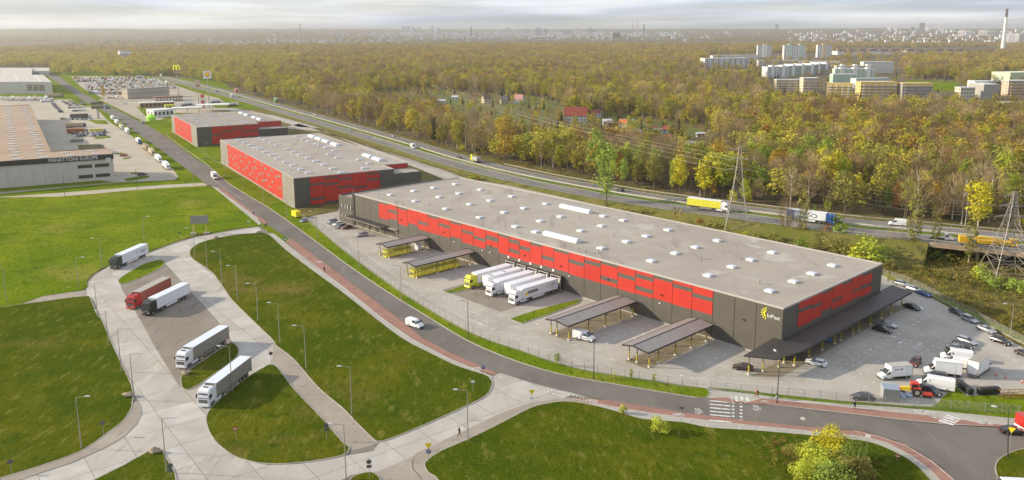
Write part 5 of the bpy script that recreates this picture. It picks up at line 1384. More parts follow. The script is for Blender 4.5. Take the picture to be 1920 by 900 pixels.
pcar('hatch', 'silver', (1705, 543), (1724, 549), 'small grey hatchback squeezed between silver estate and blue car')
pcar('sedan', 'blue', (1723, 550), (1743, 558), 'deep blue car by the fence')
pcar('sedan', 'dark', (1782, 583), (1806, 594), 'black saloon by the fence in front of a silver estate')
pcar('wagon', 'silver', (1803, 596), (1834, 609), 'silver estate with roof rails behind the black saloon by the fence')
pcar('coupe', 'silver', (1835, 616), (1863, 627), 'silver coupe by the fence, lowest silver car of the row')
pcar('wagon', 'black', (1861, 638), (1893, 649), 'long black car at the foot of the pale lamp by the fence')
pcar('sedan', 'dark', (1908, 662), (1935, 674), 'dark car cut by the right picture edge')
pcar('wagon', 'silver', (1793, 637), (1832, 650), 'light silver car, farthest of the group behind the white vans')
pcar('wagon', 'dark', (1784, 645), (1827, 658), 'dark estate with red tail light between two silver cars')
pcar('sedan', 'grey', (1774, 652), (1815, 663), 'pale car half hidden behind the farthest white van')
pcar('suv', 'maroon', (1723, 676), (1708, 692), 'maroon hatchback facing the camera near the box van', sc=.95)
pcar('wagon', 'dark', (1775, 712), (1735, 706), 'dark estate hidden between the two lower white vans')
pcar('suv', 'dark', (1730, 733), (1757, 742), 'dark off-roader behind the red and yellow tractor')
pcar('sedan', 'dark', (1640, 750), (1595, 747), 'dark grey saloon beside the ribbed metal shed')
for (kind, col, pr, pf, lab) in (('wagon', 'silver', (631, 415.5), (613, 420), 'silver car, leftmost of the row by the office'), ('sedan', 'dark', (637, 418), (619, 422.5), 'dark car second in the row by the office'), ('hatch', 'white', (642, 420.5), (624, 425), 'white car in the middle of the row by the office'),
      ('wagon', 'grey', (649, 424), (628, 429.5), 'grey estate fourth in the row by the office'), ('sedan', 'copper', (661, 426.5), (639, 430.5), 'copper red car at the right end of the office row'), ('wagon', 'silver', (689, 441), (667, 444.5), 'pale estate parked alone in front of the staff canopy')):
    pcar(kind, col, pr, pf, lab)
pcar('hatch', 'sky', (577, 414), (563, 418), 'pale blue white hatchback beside the yellow box by the verge', sc=.9)
pcar('sedan', 'black', (1882, 812), (1918, 814), 'glossy black car on the road at the right corner', group='cars on the main road')
for (kind, col, pr, pf, lab, z) in (('hatch', 'silver', (742, 258), (733, 254.5), 'silver car on the far lanes left of the white camper', .6), ('sedan', 'dark', (866, 299), (855, 295.5), 'dark car on the far lanes ahead of the lime tipper', .8),
     ('suv', 'black', (1168, 360), (1157, 357), 'black car on the far lanes beside the tall green tree', 1.6), ('hatch', 'silver', (655, 244), (659, 246), 'silver car on the near lanes left of the camper', .5),
     ('sedan', 'white', (587, 215), (593, 217.5), 'white car on the near lanes behind the farthest red warehouse', .5), ('sedan', 'dark', (598, 203), (588, 199.5), 'dark car and trailer on the far lanes', .5), ('hatch', 'grey', (530, 197), (524, 195), 'grey car behind the green lorry', .5),
     ('hatch', 'silver', (357, 165), (362, 167), 'tiny silver car on the near lanes by the tall burger sign', .5), ('sedan', 'dark', (410, 173), (404, 171), 'tiny dark car on the far lanes by the shell sign', .5), ('sedan', 'white', (331, 156), (335, 157.5), 'tiny white car far up the motorway', .5)):
    pcar(kind, col, pr, pf, lab, group='cars on the motorway', z=z, simple=True)
# ---- vans
def van(col, label, pr, pf, kind='panel', L=6.0, H=2.5, group='vans and box trucks in the corner car park', z=.03, boxcol=None, side_text=False, roof_m=None):
    l_, a = aim(pr, pf, z)
    t = thing('van' if kind == 'panel' else 'box_truck', label, 'van' if kind == 'panel' else 'box truck', (l_[0], l_[1], z), a, group)
    m = CP[col]; w = 1.0; e = L / 2
    def ring(x, zt, ww, wt, z0=.4): return [(x, -ww, z0), (x, -ww, zt * .55), (x, -wt, zt - .12), (x, -wt + .15, zt), (x, wt - .15, zt), (x, wt, zt - .12), (x, ww, zt * .55), (x, ww, z0)]
    xw = e - 1.05; xt = e - 2.0
    Hc = H if kind == 'panel' else 2.35
    b = MB()
    rear = -e if kind == 'panel' else e - 2.6
    b.loft([ring(rear, Hc - .04, w, w * .9), ring(xt, Hc, w, w * .88), ring(xw, 1.35, w * .99, w * .86), ring(e - .25, 1.1, w * .93, w * .75, .35), ring(e, .8, w * .8, w * .6, .4)])
    b.build('body', m, t)
    wsx = MB(); wsx.quad((xw + .02, -.80, 1.36), (xw + .02, .80, 1.36), (xt + .12, .72, Hc - .1), (xt + .12, -.72, Hc - .1)); wsx.build('windscreen', M_glass, t, fix=False)
    for s in (-1, 1):
        q = MB(); q.quad((xt - .6, s * (w + .005), 1.35), (xw - .02, s * (w + .005), 1.35), (xt + .25, s * (w * .93), 1.95), (xt - .6, s * (w * .95), 1.95)); q.build('side_window', M_glass, t, fix=False)
        q = MB(); q.box(xw - .15, xw + .05, s * (w + .05), s * (w + .25), 1.3, 1.6); q.build('wing_mirror', M_trim, t)
        q = MB(); q.box(e - .22, e - .08, s * .7 - .12, s * .7 + .12, .78, .98); q.build('headlight', M_hl, t)
        q = MB(); q.box(-e - .02, -e + .05, s * .92 - .06, s * .92 + .06, .7, 1.3); q.build('taillight', M_tl, t)
    q = MB(); q.box(e - .12, e + .03, -.8, .8, .32, .6); q.build('bumper', M_trim, t)
    q = MB(); q.box(-e + .2, e - .3, -.85, .85, .28, .42); q.build('chassis', M_chas, t)
    for x in (e - 1.0, -e + 1.25):
        for y in (-1, 1): put('wheel', WHV, t, (x, y * .9, .36))
    if kind == 'panel':
        for s in (-1, 1):
            q = MB(); q.box(-e + .3, xt - .7, s * (w + .002) - .004, s * (w + .002) + .004, 1.02, 1.06); q.build('side_moulding', M_trim if col != 'white' else M_gclad, t)
        q = MB(); q.box(-e - .012, -e - .002, -.02, .02, .5, Hc - .3); q.build('rear_door_seam', M_trim, t)
    else:
        bw = 1.1; bm = boxcol or M_wht
        b = MB(); b.box(-e, e - 1.95 if kind == 'box' else e - 1.4, -bw, bw, .75, H); b.build('cargo_box', bm, t)
        if roof_m: b = MB(); b.box(-e + .1, e - 2.05, -bw + .1, bw - .1, H, H + .02); b.build('box_roof', roof_m, t)
        b = MB()
        for s in (-1, 1):
            for zz in (.78, H - .02): b.box(-e, e - 1.95, s * bw - .03, s * bw + .03, zz - .04, zz + .04)
            b.box(-e - .03, -e + .05, s * bw - .05, s * bw + .04, .75, H); b.box(-e + 1.2, -e + 1.26, s * bw - .015, s * bw + .015, .8, H - .05)
        b.build('corner_trim', M_steel, t)
        b = MB(); b.loft([[(e - 1.95, -.85, 2.3), (e - 1.95, .85, 2.3), (e - 1.95, .85, H - .1), (e - 1.95, -.85, H - .1)], [(e - 1.6, -.7, 2.3), (e - 1.6, .7, 2.3), (e - 1.75, .7, 2.6), (e - 1.75, -.7, 2.6)]]); b.build('wind_deflector', m, t)
        if side_text:
            b = MB(); b.box(-1.15, -.8, bw + .01, bw + .02, 2.15, 2.5); b.build('logo', M_dark, t)
            for k in range(2): b = MB(); b.box(-.6, .75, bw + .01, bw + .02, 2.35 - k * .17, 2.42 - k * .17); b.build('print_line', M_gback, t)
            b.build
        b = MB(); b.box(-e - .25, -e, -.9, .9, .45, .6); b.build('tail_lift', M_steel, t)
    return t
M_bxr = mat('box_roof_grey', (.42, .40, .37), .6)
van('white', 'white box truck with small dark logo on its side, leftmost', (1706, 706), (1645, 711), 'box', 6.9, 3.0, side_text=True, roof_m=M_bxr)
van('white', 'white panel van farthest back, just below the parked cars', (1824, 679), (1760, 671), L=6.3, H=2.55)
van('white', 'white panel van mostly hidden behind the high-top box van', (1822, 692), (1770, 685), L=6.0, H=2.3)
van('white', 'white high box van with rounded nose, middle of the white group', (1800, 706), (1732, 698), 'box', 7.0, 3.25)
van('white', 'white long panel van nearest the tractor', (1788, 734), (1718, 722), L=7.0, H=2.6)
van('white', 'big white box lorry seen from behind with grey brown roof', (1818, 711), (1853, 686), 'box', 8.0, 3.6, roof_m=mat('box_roof_brown', (.33, .29, .25), .7))
van('white', 'white panel van under the left side of the long canopy', (1078, 633), (1113, 641), L=5.4, H=2.2, group='vans in the yard')
van('white', 'silver white crew van driving on the curve of the main road', (768, 609), (789, 616), L=5.0, H=2.0, group='vans on the main road', z=.04)
van('white', 'white box truck driving towards the junction on the upper road', (397, 331), (408, 339.5), 'box', 7.2, 3.3, group='vans on the main road', z=.04)
van('beige', 'small beige van far up the main road', (265, 229.5), (270, 234), L=5.2, H=2.3, group='vans on the main road', z=.04)
van('white', 'white camper van on the near motorway lanes', (769, 275), (781, 281.5), 'box', 6.0, 3.0, group='vans on the motorway', z=.6)
van('white', 'white van on the far motorway lanes heading left', (1697, 424), (1667, 421.5), L=5.6, H=2.4, group='vans on the motorway', z=5.6)
van('white', 'white roof of a van cut off by the bottom edge', (1912, 927), (1862, 925), L=5.6, H=2.5, group='vans on the main road', z=.04)
g, a = aim((1740, 448), (1792, 452.5), 6.0)
t = thing('flatbed_truck', 'white flatbed pickup with empty bed on the bridge', 'pickup', (*g, 6.0), a)
b = MB(); b.box(-3.6, .6, -1.05, 1.05, .85, 1.1); b.build('bed', mat('bed_grey', (.4, .38, .36), .6), t)
b = MB(); b.loft([[(.7, -1, .5), (.7, 1, .5), (.7, .9, 2.3), (.7, -.9, 2.3)], [(1.7, -1, .5), (1.7, 1, .5), (1.6, .85, 2.3), (1.6, -.85, 2.3)], [(2.5, -1, .5), (2.5, 1, .5), (2.5, .9, 1.4), (2.5, -.9, 1.4)], [(3.3, -.9, .5), (3.3, .9, .5), (3.3, .75, 1.0), (3.3, -.75, 1.0)]]); b.build('cab', CP['white'], t)
b = MB(); b.quad((2.5, -.8, 1.45), (2.5, .8, 1.45), (1.72, .78, 2.2), (1.72, -.78, 2.2)); b.build('windscreen', M_glass, t, fix=False)
b = MB(); b.box(.9, 1.8, -1.01, -.99, 1.4, 2.0); b.build('side_window', M_glass, t)
b = MB(); b.box(-3.5, 3, -.8, .8, .35, .8); b.build('chassis', M_chas, t)
for x in (-2.2, 2.3):
    for y in (-.9, .9): put('wheel', WHV, t, (x, y, .36))
g, a = aim((560, 409), (551, 406), .03)
t = thing('cargo_box', 'yellow parcel box trailer beside the verge near the office', 'trailer', (*g, 0), a)
b = MB(); b.box(-1.9, 1.9, -1.05, 1.05, .6, 2.7); b.build('body', M_yel, t); b = MB(); b.box(-1.7, 1.7, -.9, .9, .3, .6); b.build('chassis', M_chas, t)
# ---- lorries
def lorry_cab(t, m, dark_top=False, stripe=None):
    """tractor: front bumper at x=0, body behind (negative x)"""
    def ring(x, z0, z1, w, wt, zr=.25): return [(x, -w, z0), (x, -w, z1 - zr), (x, -wt, z1), (x, wt, z1), (x, w, z1 - zr), (x, w, z0)]
    b = MB(); b.loft([ring(-2.3, .95, 3.75, 1.22, 1.0), ring(-.9, .95, 3.8, 1.24, 1.0), ring(-.35, .9, 3.3, 1.24, 1.05), ring(-.08, .85, 2.2, 1.22, 1.12), ring(-.02, .5, 1.6, 1.18, 1.12, .05)])
    cabo = b.build('cab', m, t)
    b = MB(); b.quad((-.07, -1.08, 1.95), (-.07, 1.08, 1.95), (-.36, 1.0, 2.85), (-.36, -1.0, 2.85)); b.v = [(x + .05, y, z) for x, y, z in b.v]; b.build('windscreen', M_glass, t, fix=False)
    for s in (-1, 1):
        q = MB(); q.quad((-.3, s * 1.25, 1.9), (-1.25, s * 1.25, 1.9), (-1.25, s * 1.25, 2.65), (-.5, s * 1.25, 2.65)); q.build('side_window', M_glass, t, fix=False)
        q = MB(); q.box(-.25, -.1, s * 1.3, s * 1.52, 1.9, 2.75); q.build('wing_mirror', M_trim, t)
        q = MB(); q.box(-.06, .03, s * .85 - .2, s * .85 + .2, .75, .98); q.build('headlight', M_hl, t)
        q = MB(); q.loft([[(-2.3, s * 1.18, 1.2), (-2.3, s * 1.23, 1.2), (-2.3, s * 1.23, 3.7), (-2.3, s * 1.1, 3.7)], [(-2.95, s * 1.18, 1.2), (-2.95, s * 1.22, 1.2), (-2.95, s * 1.22, 3.75), (-2.95, s * 1.1, 3.75)]]); q.build('side_deflector', m, t)
        q = MB(); q.box(-4.6, -2.2, s * 1.0, s * 1.2, .35, .95); q.build('side_skirt', m if not dark_top else M_chas, t)
    b = MB(); b.box(-.03, .02, -.95, .95, 1.05, 1.72); gr = b.build('grille', M_trim if not dark_top else M_black, t)
    for k in range(3): b = MB(); b.box(.02, .035, -.9, .9, 1.15 + k * .18, 1.2 + k * .18); b.build('grille_slat', M_steel, gr)
    b = MB(); b.loft([ring(-.6, .3, .88, 1.24, 1.2, .05), ring(.02, .32, .86, 1.18, 1.15, .05), ring(.08, .36, .74, 1.05, 1.0, .05)]); b.build('bumper', m, t)
    b = MB(); b.loft([[(-.42, -1.02, 2.92), (-.42, 1.02, 2.92), (-.4, 1.02, 3.0), (-.4, -1.02, 3.0)], [(-.02, -1.0, 2.82), (-.02, 1.0, 2.82), (-.02, 1.0, 2.88), (-.02, -1.0, 2.88)]]); b.build('sun_visor', M_trim, t)
    b = MB(); b.box(-6.2, -.5, -.45, .45, .6, .95); b.build('chassis', M_chas, t)
    b = MB(); b.box(-2.25, -.4, -1.15, 1.15, .45, .95); b.build('step_box', M_chas, t)
    b = MB(); b.box(-1.5, -1.1, -.5, .5, 3.82, 3.9); b.build('roof_hatch', M_trim, t)
    for x in (-1.4, -5.0):
        for y in (-1.06, 1.06): put('wheel', WHT, t, (x, y, .5))
        if x == -5: [put('wheel', WHT, t, (x, y, .5)) for y in (-.72, .72)]
    return cabo
def trailer(t, side_m, roof_m, x0=-2.9, L=13.6, curtain=False, legs=False, ribs=True, H=4.0):
    x1 = x0 - L
    b = MB(); b.box(x1, x0, -1.27, 1.27, 1.15, H - .05); tr = b.build('trailer', side_m, t)
    b = MB(); b.box(x1 - .01, x0 + .01, -1.285, 1.285, H - .06, H);
    for k in range(1, 7): b.box(x1 + L * k / 7 - .02, x1 + L * k / 7 + .02, -1.25, 1.25, H, H + .012)
    b.build('trailer_roof', roof_m, tr)
    b = MB(); b.box(x1, x0, -1.29, 1.29, 1.05, 1.18); b.build('side_rail', M_steel if not curtain else M_chas, tr)
    b = MB()
    if curtain:
        for k in range(27):
            x = x1 + L * (k + .5) / 27
            for s in (-1, 1): b.box(x - .03, x + .03, s * 1.27 - .012, s * 1.27 + .012, 1.0, H - .1)
        b.build('curtain_strap', M_gclad, tr)
    else:
        for s in (-1, 1): b.box(x1 + .02, x1 + .1, s * 1.28 - .01, s * 1.28 + .01, 1.2, H - .08); b.box(x0 - .1, x0 - .02, s * 1.28 - .01, s * 1.28 + .01, 1.2, H - .08)
        b.build('corner_post', M_steel, tr)
    b = MB(); b.box(x1 - .015, x1, -1.2, -.02, 1.2, H - .12); b.box(x1 - .015, x1, .02, 1.2, 1.2, H - .12); b.build('rear_door', side_m if not curtain else M_gclad, tr)
    b = MB(); b.box(x1 + .1, x0 - 1, -.5, .5, .75, 1.05); b.build('chassis', M_chas, tr)
    for s in (-1, 1):
        b = MB(); b.box(x1 + 5.3, x0 - 3.6, s * 1.22 - .02, s * 1.22 + .02, .5, 1.0); b.build('side_guard', M_wht if not curtain else M_gclad, tr)
        b = MB(); b.box(x1 - .03, x1 + .03, s * 1.0 - .2, s * 1.0 + .2, .85, 1.0); b.build('taillight', M_tl, tr)
        if legs: b = MB(); b.box(x0 - 2.6, x0 - 2.4, s * .8 - .08, s * .8 + .08, 0, 1.0); b.build('landing_leg', M_chas, tr)
    for k in range(3):
        for y in (-1.06, 1.06): put('wheel', WHT, t, (x1 + 1.9 + k * 1.31, y, .5))
    return tr
def place_front(t, pf, pr, left_visible=True, z=.03, w=1.25):
    a, c = Vector(G(*pf, z)), Vector(G(*pr, z)); d = (a - c).normalized(); n = Vector((-d.y, d.x))
    o = a - n * w if left_visible else a + n * w
    t.location = (o.x, o.y, z); t.rotation_euler = (0, 0, math.atan2(d.y, d.x))
def lpaint(name, col): return mat('lorry_' + name, col, .35, coat=.4, objvar=0)
LW = lpaint('white', (.72, .74, .78)); M_tw = mat('trailer_white', (.74, .76, .80), .4); M_trf = mat('trailer_roof_white', (.66, .72, .80), .5); M_cur = mat('grey_curtain', (.27, .245, .21), .6, var=.05, scale=.5)
def lorry(label, cabm, sidem, roofm, pf, pr, group, curtain=False, left=True, z=.03, dark=False, name='articulated_lorry', **k):
    t = thing(name, label, 'lorry', (0, 0, 0), 0, group)
    cabo = lorry_cab(t, cabm, dark); tr = trailer(t, sidem, roofm, curtain=curtain, **k)
    place_front(t, pf, pr, left, z)
    return t, cabo, tr
GL = 'lorries parked on the concrete lorry park'
t, cb, tr = lorry('lorry with dark green cab and white lettered trailer, highest on the loop', lpaint('green', (.035, .05, .03)), M_tw, M_trf, (219.5, 506), (281, 478), GL, dark=True)
txt('V.T.', .95, (-10.6, 1.30, 2.6), tr, mat('letter_blue', (.06, .07, .14), .5), rz_=pi, ext=.004); txt('HENLEX', .95, (-13.6, 1.30, 2.6), tr, mat('letter_blue', (.06, .07, .14), .5), rz_=pi, ext=.004)
b = MB(); b.box(-14.4, -13.0, 1.285, 1.292, 1.95, 2.05); b.build('print_line', MATS['letter_blue'], tr)
lorry('lorry with red cab and red curtain side, grey roof', lpaint('red', (.45, .018, .02)), mat('red_curtain', (.30, .045, .025), .6, var=.06, scale=.6), mat('curtain_roof_grey', (.38, .36, .33), .6), (252.5, 581.5), (322, 545), GL, curtain=True)
lorry('lorry with black cab and plain white trailer beside the red one', lpaint('black', (.015, .015, .016)), M_tw, M_trf, (281.5, 594), (351.5, 559), GL, dark=True)
lorry('white cab lorry with grey curtain side above the small kerbed lawn', LW, M_cur, M_trf, (348.5, 693.5), (424, 645.5), GL, curtain=True)
lorry('white cab lorry with grey curtain side, lowest in the picture, beside the lawn', LW, M_cur, M_trf, (392.5, 766.5), (469, 704.5), GL, curtain=True)
GD = 'lorries and trailers backed onto the loading docks'
def dock(s, label, cabm=None, front=None, sidem=M_tw, sc=1.0):
    t = thing('articulated_lorry' if cabm else 'parked_trailer', label, 'lorry' if cabm else 'trailer', (0, 0, 0), 0, GD)
    if cabm: lorry_cab(t, cabm)
    tr = trailer(t, sidem, M_trf, legs=not cabm)
    o = WL(s, -1.6 - 16.5)
    t.location = (*o, .05); t.rotation_euler = (0, 0, math.atan2(-UY[1], -UY[0]))
    return t, tr
t, tr = dock(-86.95, 'lime yellow cab lorry at the leftmost loading dock', lpaint('lime', (.62, .62, .03)))
b = MB(); b.box(-5.6, -4.4, 1.28, 1.29, 2.1, 2.9); b.build('emblem', M_yel, tr); b = MB(); b.box(-7.4, -5.7, 1.28, 1.29, 2.2, 2.8); b.build('emblem', M_dark, tr)
t, tr = dock(-82.25, 'white trailer without a cab between the lime and the striped cab lorries')
b = MB(); b.box(-5.3, -4.9, -.9, .9, 4.01, 4.03); b.box(-10.3, -9.9, -.9, .9, 4.01, 4.03); b.build('roof_hatch', M_dark, tr)
t, tr = dock(-77.55, 'white lorry with black swirl stripes on the cab at the middle dock', LW)
for s in (-1, 1):
    b = MB()
    P = [(-2.25, 3.6), (-1.6, 3.2), (-1.2, 2.7), (-1.5, 2.1), (-2.0, 1.7), (-1.9, 1.2)]
    for p, q in zip(P, P[1:]): b.quad((p[0], s * 1.262, p[1]), (q[0], s * 1.262, q[1]), (q[0] + .16, s * 1.262, q[1]), (p[0] + .16, s * 1.262, p[1]))
    b.build('stripe', M_trim, t, fix=False)
dock(-73.0, 'white trailer without a cab between the striped and the lettered lorries')
t, tr = dock(-68.2, 'white lorry with InPost lettering and black banner at the rightmost dock', LW)
b = MB(); b.box(-8.6, -4.9, 1.28, 1.29, 2.2, 2.95); b.build('banner', M_black, tr)
b = MB(); b.box(-5.0, -3.9, 1.28, 1.292, 1.95, 2.75); b.build('emblem', M_yel, tr)
for k in range(2): b = MB(); b.box(-8.3, -5.3, 1.291, 1.294, 2.38 + k * .24, 2.44 + k * .24); b.build('print_line', M_upst, tr)
txt('(', 1.5, (-12.6, 1.29, 2.95), tr, mat('print_grey', (.2, .2, .2), .6), rz_=pi, ext=.004); txt('InPo', 1.1, (-14.4, 1.29, 2.95), tr, mat('print_grey', (.2, .2, .2), .6), rz_=pi, ext=.004)
b = MB(); b.box(-14.9, -13.6, 1.285, 1.292, 2.05, 2.15); b.build('print_line', MATS['print_grey'], tr)
GM = 'lorries on the motorway'
lorry('lemon yellow curtain lorry with white cab on the near motorway lanes', LW, mat('lemon_curtain', (.72, .70, .03), .5, var=.04, scale=.5), M_tw, (1364.5, 399), (1290, 389.5), GM, left=False, z=4.0, curtain=True)
t, cb, tr = lorry('lorry with blue cab and blue and white lettered trailer on the near lanes', lpaint('blue', (.02, .09, .28)), mat('trailer_blue', (.04, .11, .27), .5), M_tw, (1564, 423.5), (1476, 412), GM, left=False, z=5.0, dark=True)
b = MB(); b.box(-9.5, -2.95, -1.29, -1.28, 1.3, 3.9); b.build('side_print', M_tw, tr)
txt('LOGISTICS', 1.5, (-10.6, -1.305, 2.5), tr, M_wht, ext=.005); b = MB(); b.loft([[(-7 + 1.2 * cos(k * .7), -1.30, 2.6 + .8 * sin(k * .7)) for k in range(9)], [(-7 + .8 * cos(k * .7), -1.30, 2.6 + .5 * sin(k * .7)) for k in range(9)]], caps=False); b.build('emblem', MATS['trailer_blue'], tr, fix=False)
t = thing('tipper_lorry', 'lime cab tipper lorry with grey skip body on the far lanes', 'lorry', (0, 0, 0), 0, GM)
lorry_cab(t, MATS['lorry_lime'])
b = MB(); b.loft([[(-3.2, -1.2, 1.2), (-3.2, 1.2, 1.2), (-3.2, 1.25, 3.0), (-3.2, -1.25, 3.0)], [(-9.8, -1.2, 1.2), (-9.8, 1.2, 1.2), (-10.4, 1.25, 3.2), (-10.4, -1.25, 3.2)]]); b.build('skip_body', mat('skip_grey', (.42, .42, .42), .5), t)
b = MB(); b.box(-10, -3.4, -1.1, 1.1, 3.2, 3.22); b.build('load', M_side, t)
for x in (-6.4, -7.7, -9):
    for y in (-1.06, 1.06): put('wheel', WHT, t, (x, y, .5))
place_front(t, (881, 301.5), (911, 313), True, .9)
for (m, sm, pf, pr, left, z, lab) in ((lpaint('green2', (.03, .22, .05)), mat('green_curtain', (.05, .28, .07), .6), (513, 190.5), (524, 195), True, .5, 'small green lorry on the far lanes up the motorway'),
        (LW, mat('red_box', (.5, .04, .03), .5), (440, 172.5), (451, 178), True, .5, 'red box lorry on the far lanes near the shell sign'),
        (LW, M_tw, (300, 143), (306, 145.5), True, .5, 'tiny white lorry at the far end of the motorway'), (LW, M_gclad, (434, 183.5), (424, 179), False, .5, 'white flatbed lorry on the near lanes by the shell sign')):
    lorry(lab, m, sm, M_tw, pf, pr, GM, left=left, z=z, L=8.0)
t = thing('crane_truck', 'yellow crane truck on the bridge at the right edge', 'crane truck', (0, 0, 0), 0)
b = MB(); b.loft([[(-12, -1.2, .9), (-12, 1.2, .9), (-12, 1.2, 2.9), (-12, -1.2, 2.9)], [(-10, -1.2, .9), (-10, 1.2, .9), (-10, 1.2, 2.8), (-10, -1.2, 2.8)], [(-8.4, -1.2, .9), (-8.4, 1.2, .9), (-8.4, 1.2, 1.2), (-8.4, -1.2, 1.2)]]); b.build('superstructure', mat('crane_yellow', (.72, .42, .01), .5), t)
b = MB(); b.box(-7, 2, -1.2, 1.2, .9, 1.9); b.build('deck', MATS['crane_yellow'], t)
b = MB(); b.bar((-8.6, 0, 1.6), (-6.4, 0, 2.8), .3); b.bar((-6.4, 0, 2.8), (0, 0, 2.2), .25); b.build('boom', MATS['crane_yellow'], t)
b = MB(); b.box(-12, 2.3, -.6, .6, .5, .9); b.build('chassis', M_chas, t)
b = MB(); b.box(2.1, 4.0, -1.2, 1.2, .6, 2.7); b.build('cab', MATS['crane_yellow'], t); b = MB(); b.box(4.0, 4.03, -1, 1, 1.5, 2.5); b.build('windscreen', M_glass, t)
for x in (-11, -9.5, -3, -1.5, 1, 3.2):
    for y in (-1.05, 1.05): put('wheel', WHT, t, (x, y, .5))
l_, a = aim((1843, 461), (1915, 466), 6.1); t.location = (l_[0] , l_[1], 6.1); t.rotation_euler = (0, 0, a)
t = thing('red_van', 'red and white vehicle cut by the right picture edge', 'van', (*G(1935, 815), .04), R(100))
b = MB(); b.box(-3, 3, -1.1, 1.1, .9, 3.0); b.build('body', CP['red'], t); b = MB(); b.box(-3, 3, -1.12, 1.12, .5, .9); b.build('skirt', M_wht, t)
for x in (-2, 2):
    for y in (-1, 1): put('wheel', WHV, t, (x, y, .36))
# ---- tractor, shed, bins, cones, boom section
l_, a = aim((1728, 741), (1695, 738))
t = thing('farm_tractor', 'red and yellow farm tractor with front tool behind the fence', 'tractor', (*l_, .04), a)
TRD = mat('tractor_red', (.60, .045, .015), .5); TY = mat('tractor_yellow', (.75, .55, .02), .5)
b = MB(); b.box(-.9, .6, -.7, .7, 2.35, 2.6); b.build('cab_roof', TRD, t)
b = MB()
for x in (-.8, .5):
    for y in (-.62, .62): b.bar((x, y, 1.1), (x * .95, y, 2.36), .05)
b.build('cab_pillar', TRD, t)
b = MB(); b.box(-.75, .45, -.6, .6, 1.35, 2.33); b.build('cab_glass', M_glass, t)
b = MB(); b.loft([[(.6, -.4, .8), (.6, .4, .8), (.6, .35, 1.6), (.6, -.35, 1.6)], [(2.3, -.33, .8), (2.3, .33, .8), (2.3, .3, 1.45), (2.3, -.3, 1.45)]]); b.build('bonnet', TY, t)
b = MB(); b.box(2.3, 3.0, -.3, .3, .6, 1.2); b.build('front_tool', TRD, t); b = MB(); b.bar((3.3, -.9, .5), (3.3, .9, .5), .45, 0, 10); b.build('brush', TRD, t)
b = MB(); b.box(-.9, .4, -.75, .75, .8, 1.3); b.build('body', M_chas, t)
for s in (-1, 1):
    wm = put('rear_wheel', WHT, t, (-.5, s * .95, .8)); wm.scale = (1.6, 1.3, 1.6); o = put('front_wheel', WHV, t, (1.9, s * .75, .42)); o.scale = (1.2,) * 3
    b = MB(); b.bar((-.5, s * 1.16, .8), (-.5, s * 1.19, .8), .42, 0, 12); b.build('wheel_rim', mat('rim_cream', (.6, .55, .35), .5), t)
    b = MB(); b.box(-1.2, .2, s * .95 - .22, s * .95 + .22, 1.62, 1.7); b.build('mudguard', TRD, t)
t2 = thing('tipping_trailer', 'small red link box on the back of the tractor', 'trailer', (*G(1738, 745), .04), a)
b = MB(); b.box(-.9, .9, -.6, .6, .5, .9); b.build('body', TRD, t2); b = MB(); b.box(-.8, .8, -.5, .5, .2, .5); b.build('chassis', M_chas, t2)
t = thing('spoil_bags', 'pale blue bags heaped beside the ribbed shed', 'bags', (*G(1700, 745), .04), 0)
for k in range(5): b = MB(); b.ellip((random.uniform(-1.2, 1.2), random.uniform(-.6, .6), .35), .6, .5, .45, nu=7, nv=5); b.build('bag', mat('bag_blue', (.4, .46, .58), .7), t, smooth_=True)
A_ = Vector(G(1655, 753)); B_ = Vector(G(1687, 756)); C_ = Vector(G(1652, 743)); u = (B_ - A_).normalized(); n = Vector((-u.y, u.x)); wdt = (B_ - A_).length
t = thing('metal_shed', 'ribbed grey metal shed with blue striped roof behind the fence', 'shed', (A_.x, A_.y, .04), math.atan2(u.y, u.x))
b = MB(); b.box(0, wdt, 0, 3.0, 0, 2.6); b.build('wall', mat('shed_grey', (.30, .31, .32), .5), t)
for k in range(14): b = MB(); b.box(wdt * k / 14 + .05, wdt * k / 14 + .13, -.04, 0, 0, 2.58); b.build('wall_rib', M_gclad, t)
for k in range(12): b = MB(); b.box(wdt * k / 12, wdt * (k + .55) / 12, -.1, 3.1, 2.6, 2.72); b.build('roof_rib', mat('shed_roof_blue', (.34, .42, .52), .5), t)
def bins(lab, n, p, q):
    a, c = Vector(G(*p)), Vector(G(*q)); ang = math.atan2(c.y - a.y, c.x - a.x)
    for k in range(n):
        g = a + (c - a) * ((k + .5) / n)
        t = thing('wheelie_bin', 'dark green container %s, %s' % (['first', 'second', 'third', 'fourth'][k], lab), 'waste container', (g.x, g.y, .04), ang, 'dark waste containers at the car park edge')
        b = MB(); b.loft([[(-.62, -.5, .15), (.62, -.5, .15), (.62, .5, .15), (-.62, .5, .15)], [(-.7, -.6, 1.25), (.7, -.6, 1.25), (.7, .6, 1.25), (-.7, .6, 1.25)]]); b.build('body', mat('bin_dark', (.03, .032, .025), .5), t)
        b = MB(); b.loft([[(-.72, -.62, 1.25), (.72, -.62, 1.25), (.72, .62, 1.25), (-.72, .62, 1.25)], [(-.6, -.3, 1.5), (.6, -.3, 1.5), (.6, .35, 1.5), (-.6, .35, 1.5)]]); b.build('lid', MATS['bin_dark'], t)
        b = MB(); [b.bar((x, y - .03, .08), (x, y + .03, .08), .08, 0, 8) for x in (-.5, .5) for y in (-.4, .4)]; b.build('castor', M_black, t)
bins('in the row running down beside the long white van', 4, (1794, 722), (1820, 742)); bins('in the row below the big box lorry', 4, (1835, 740), (1870, 738))
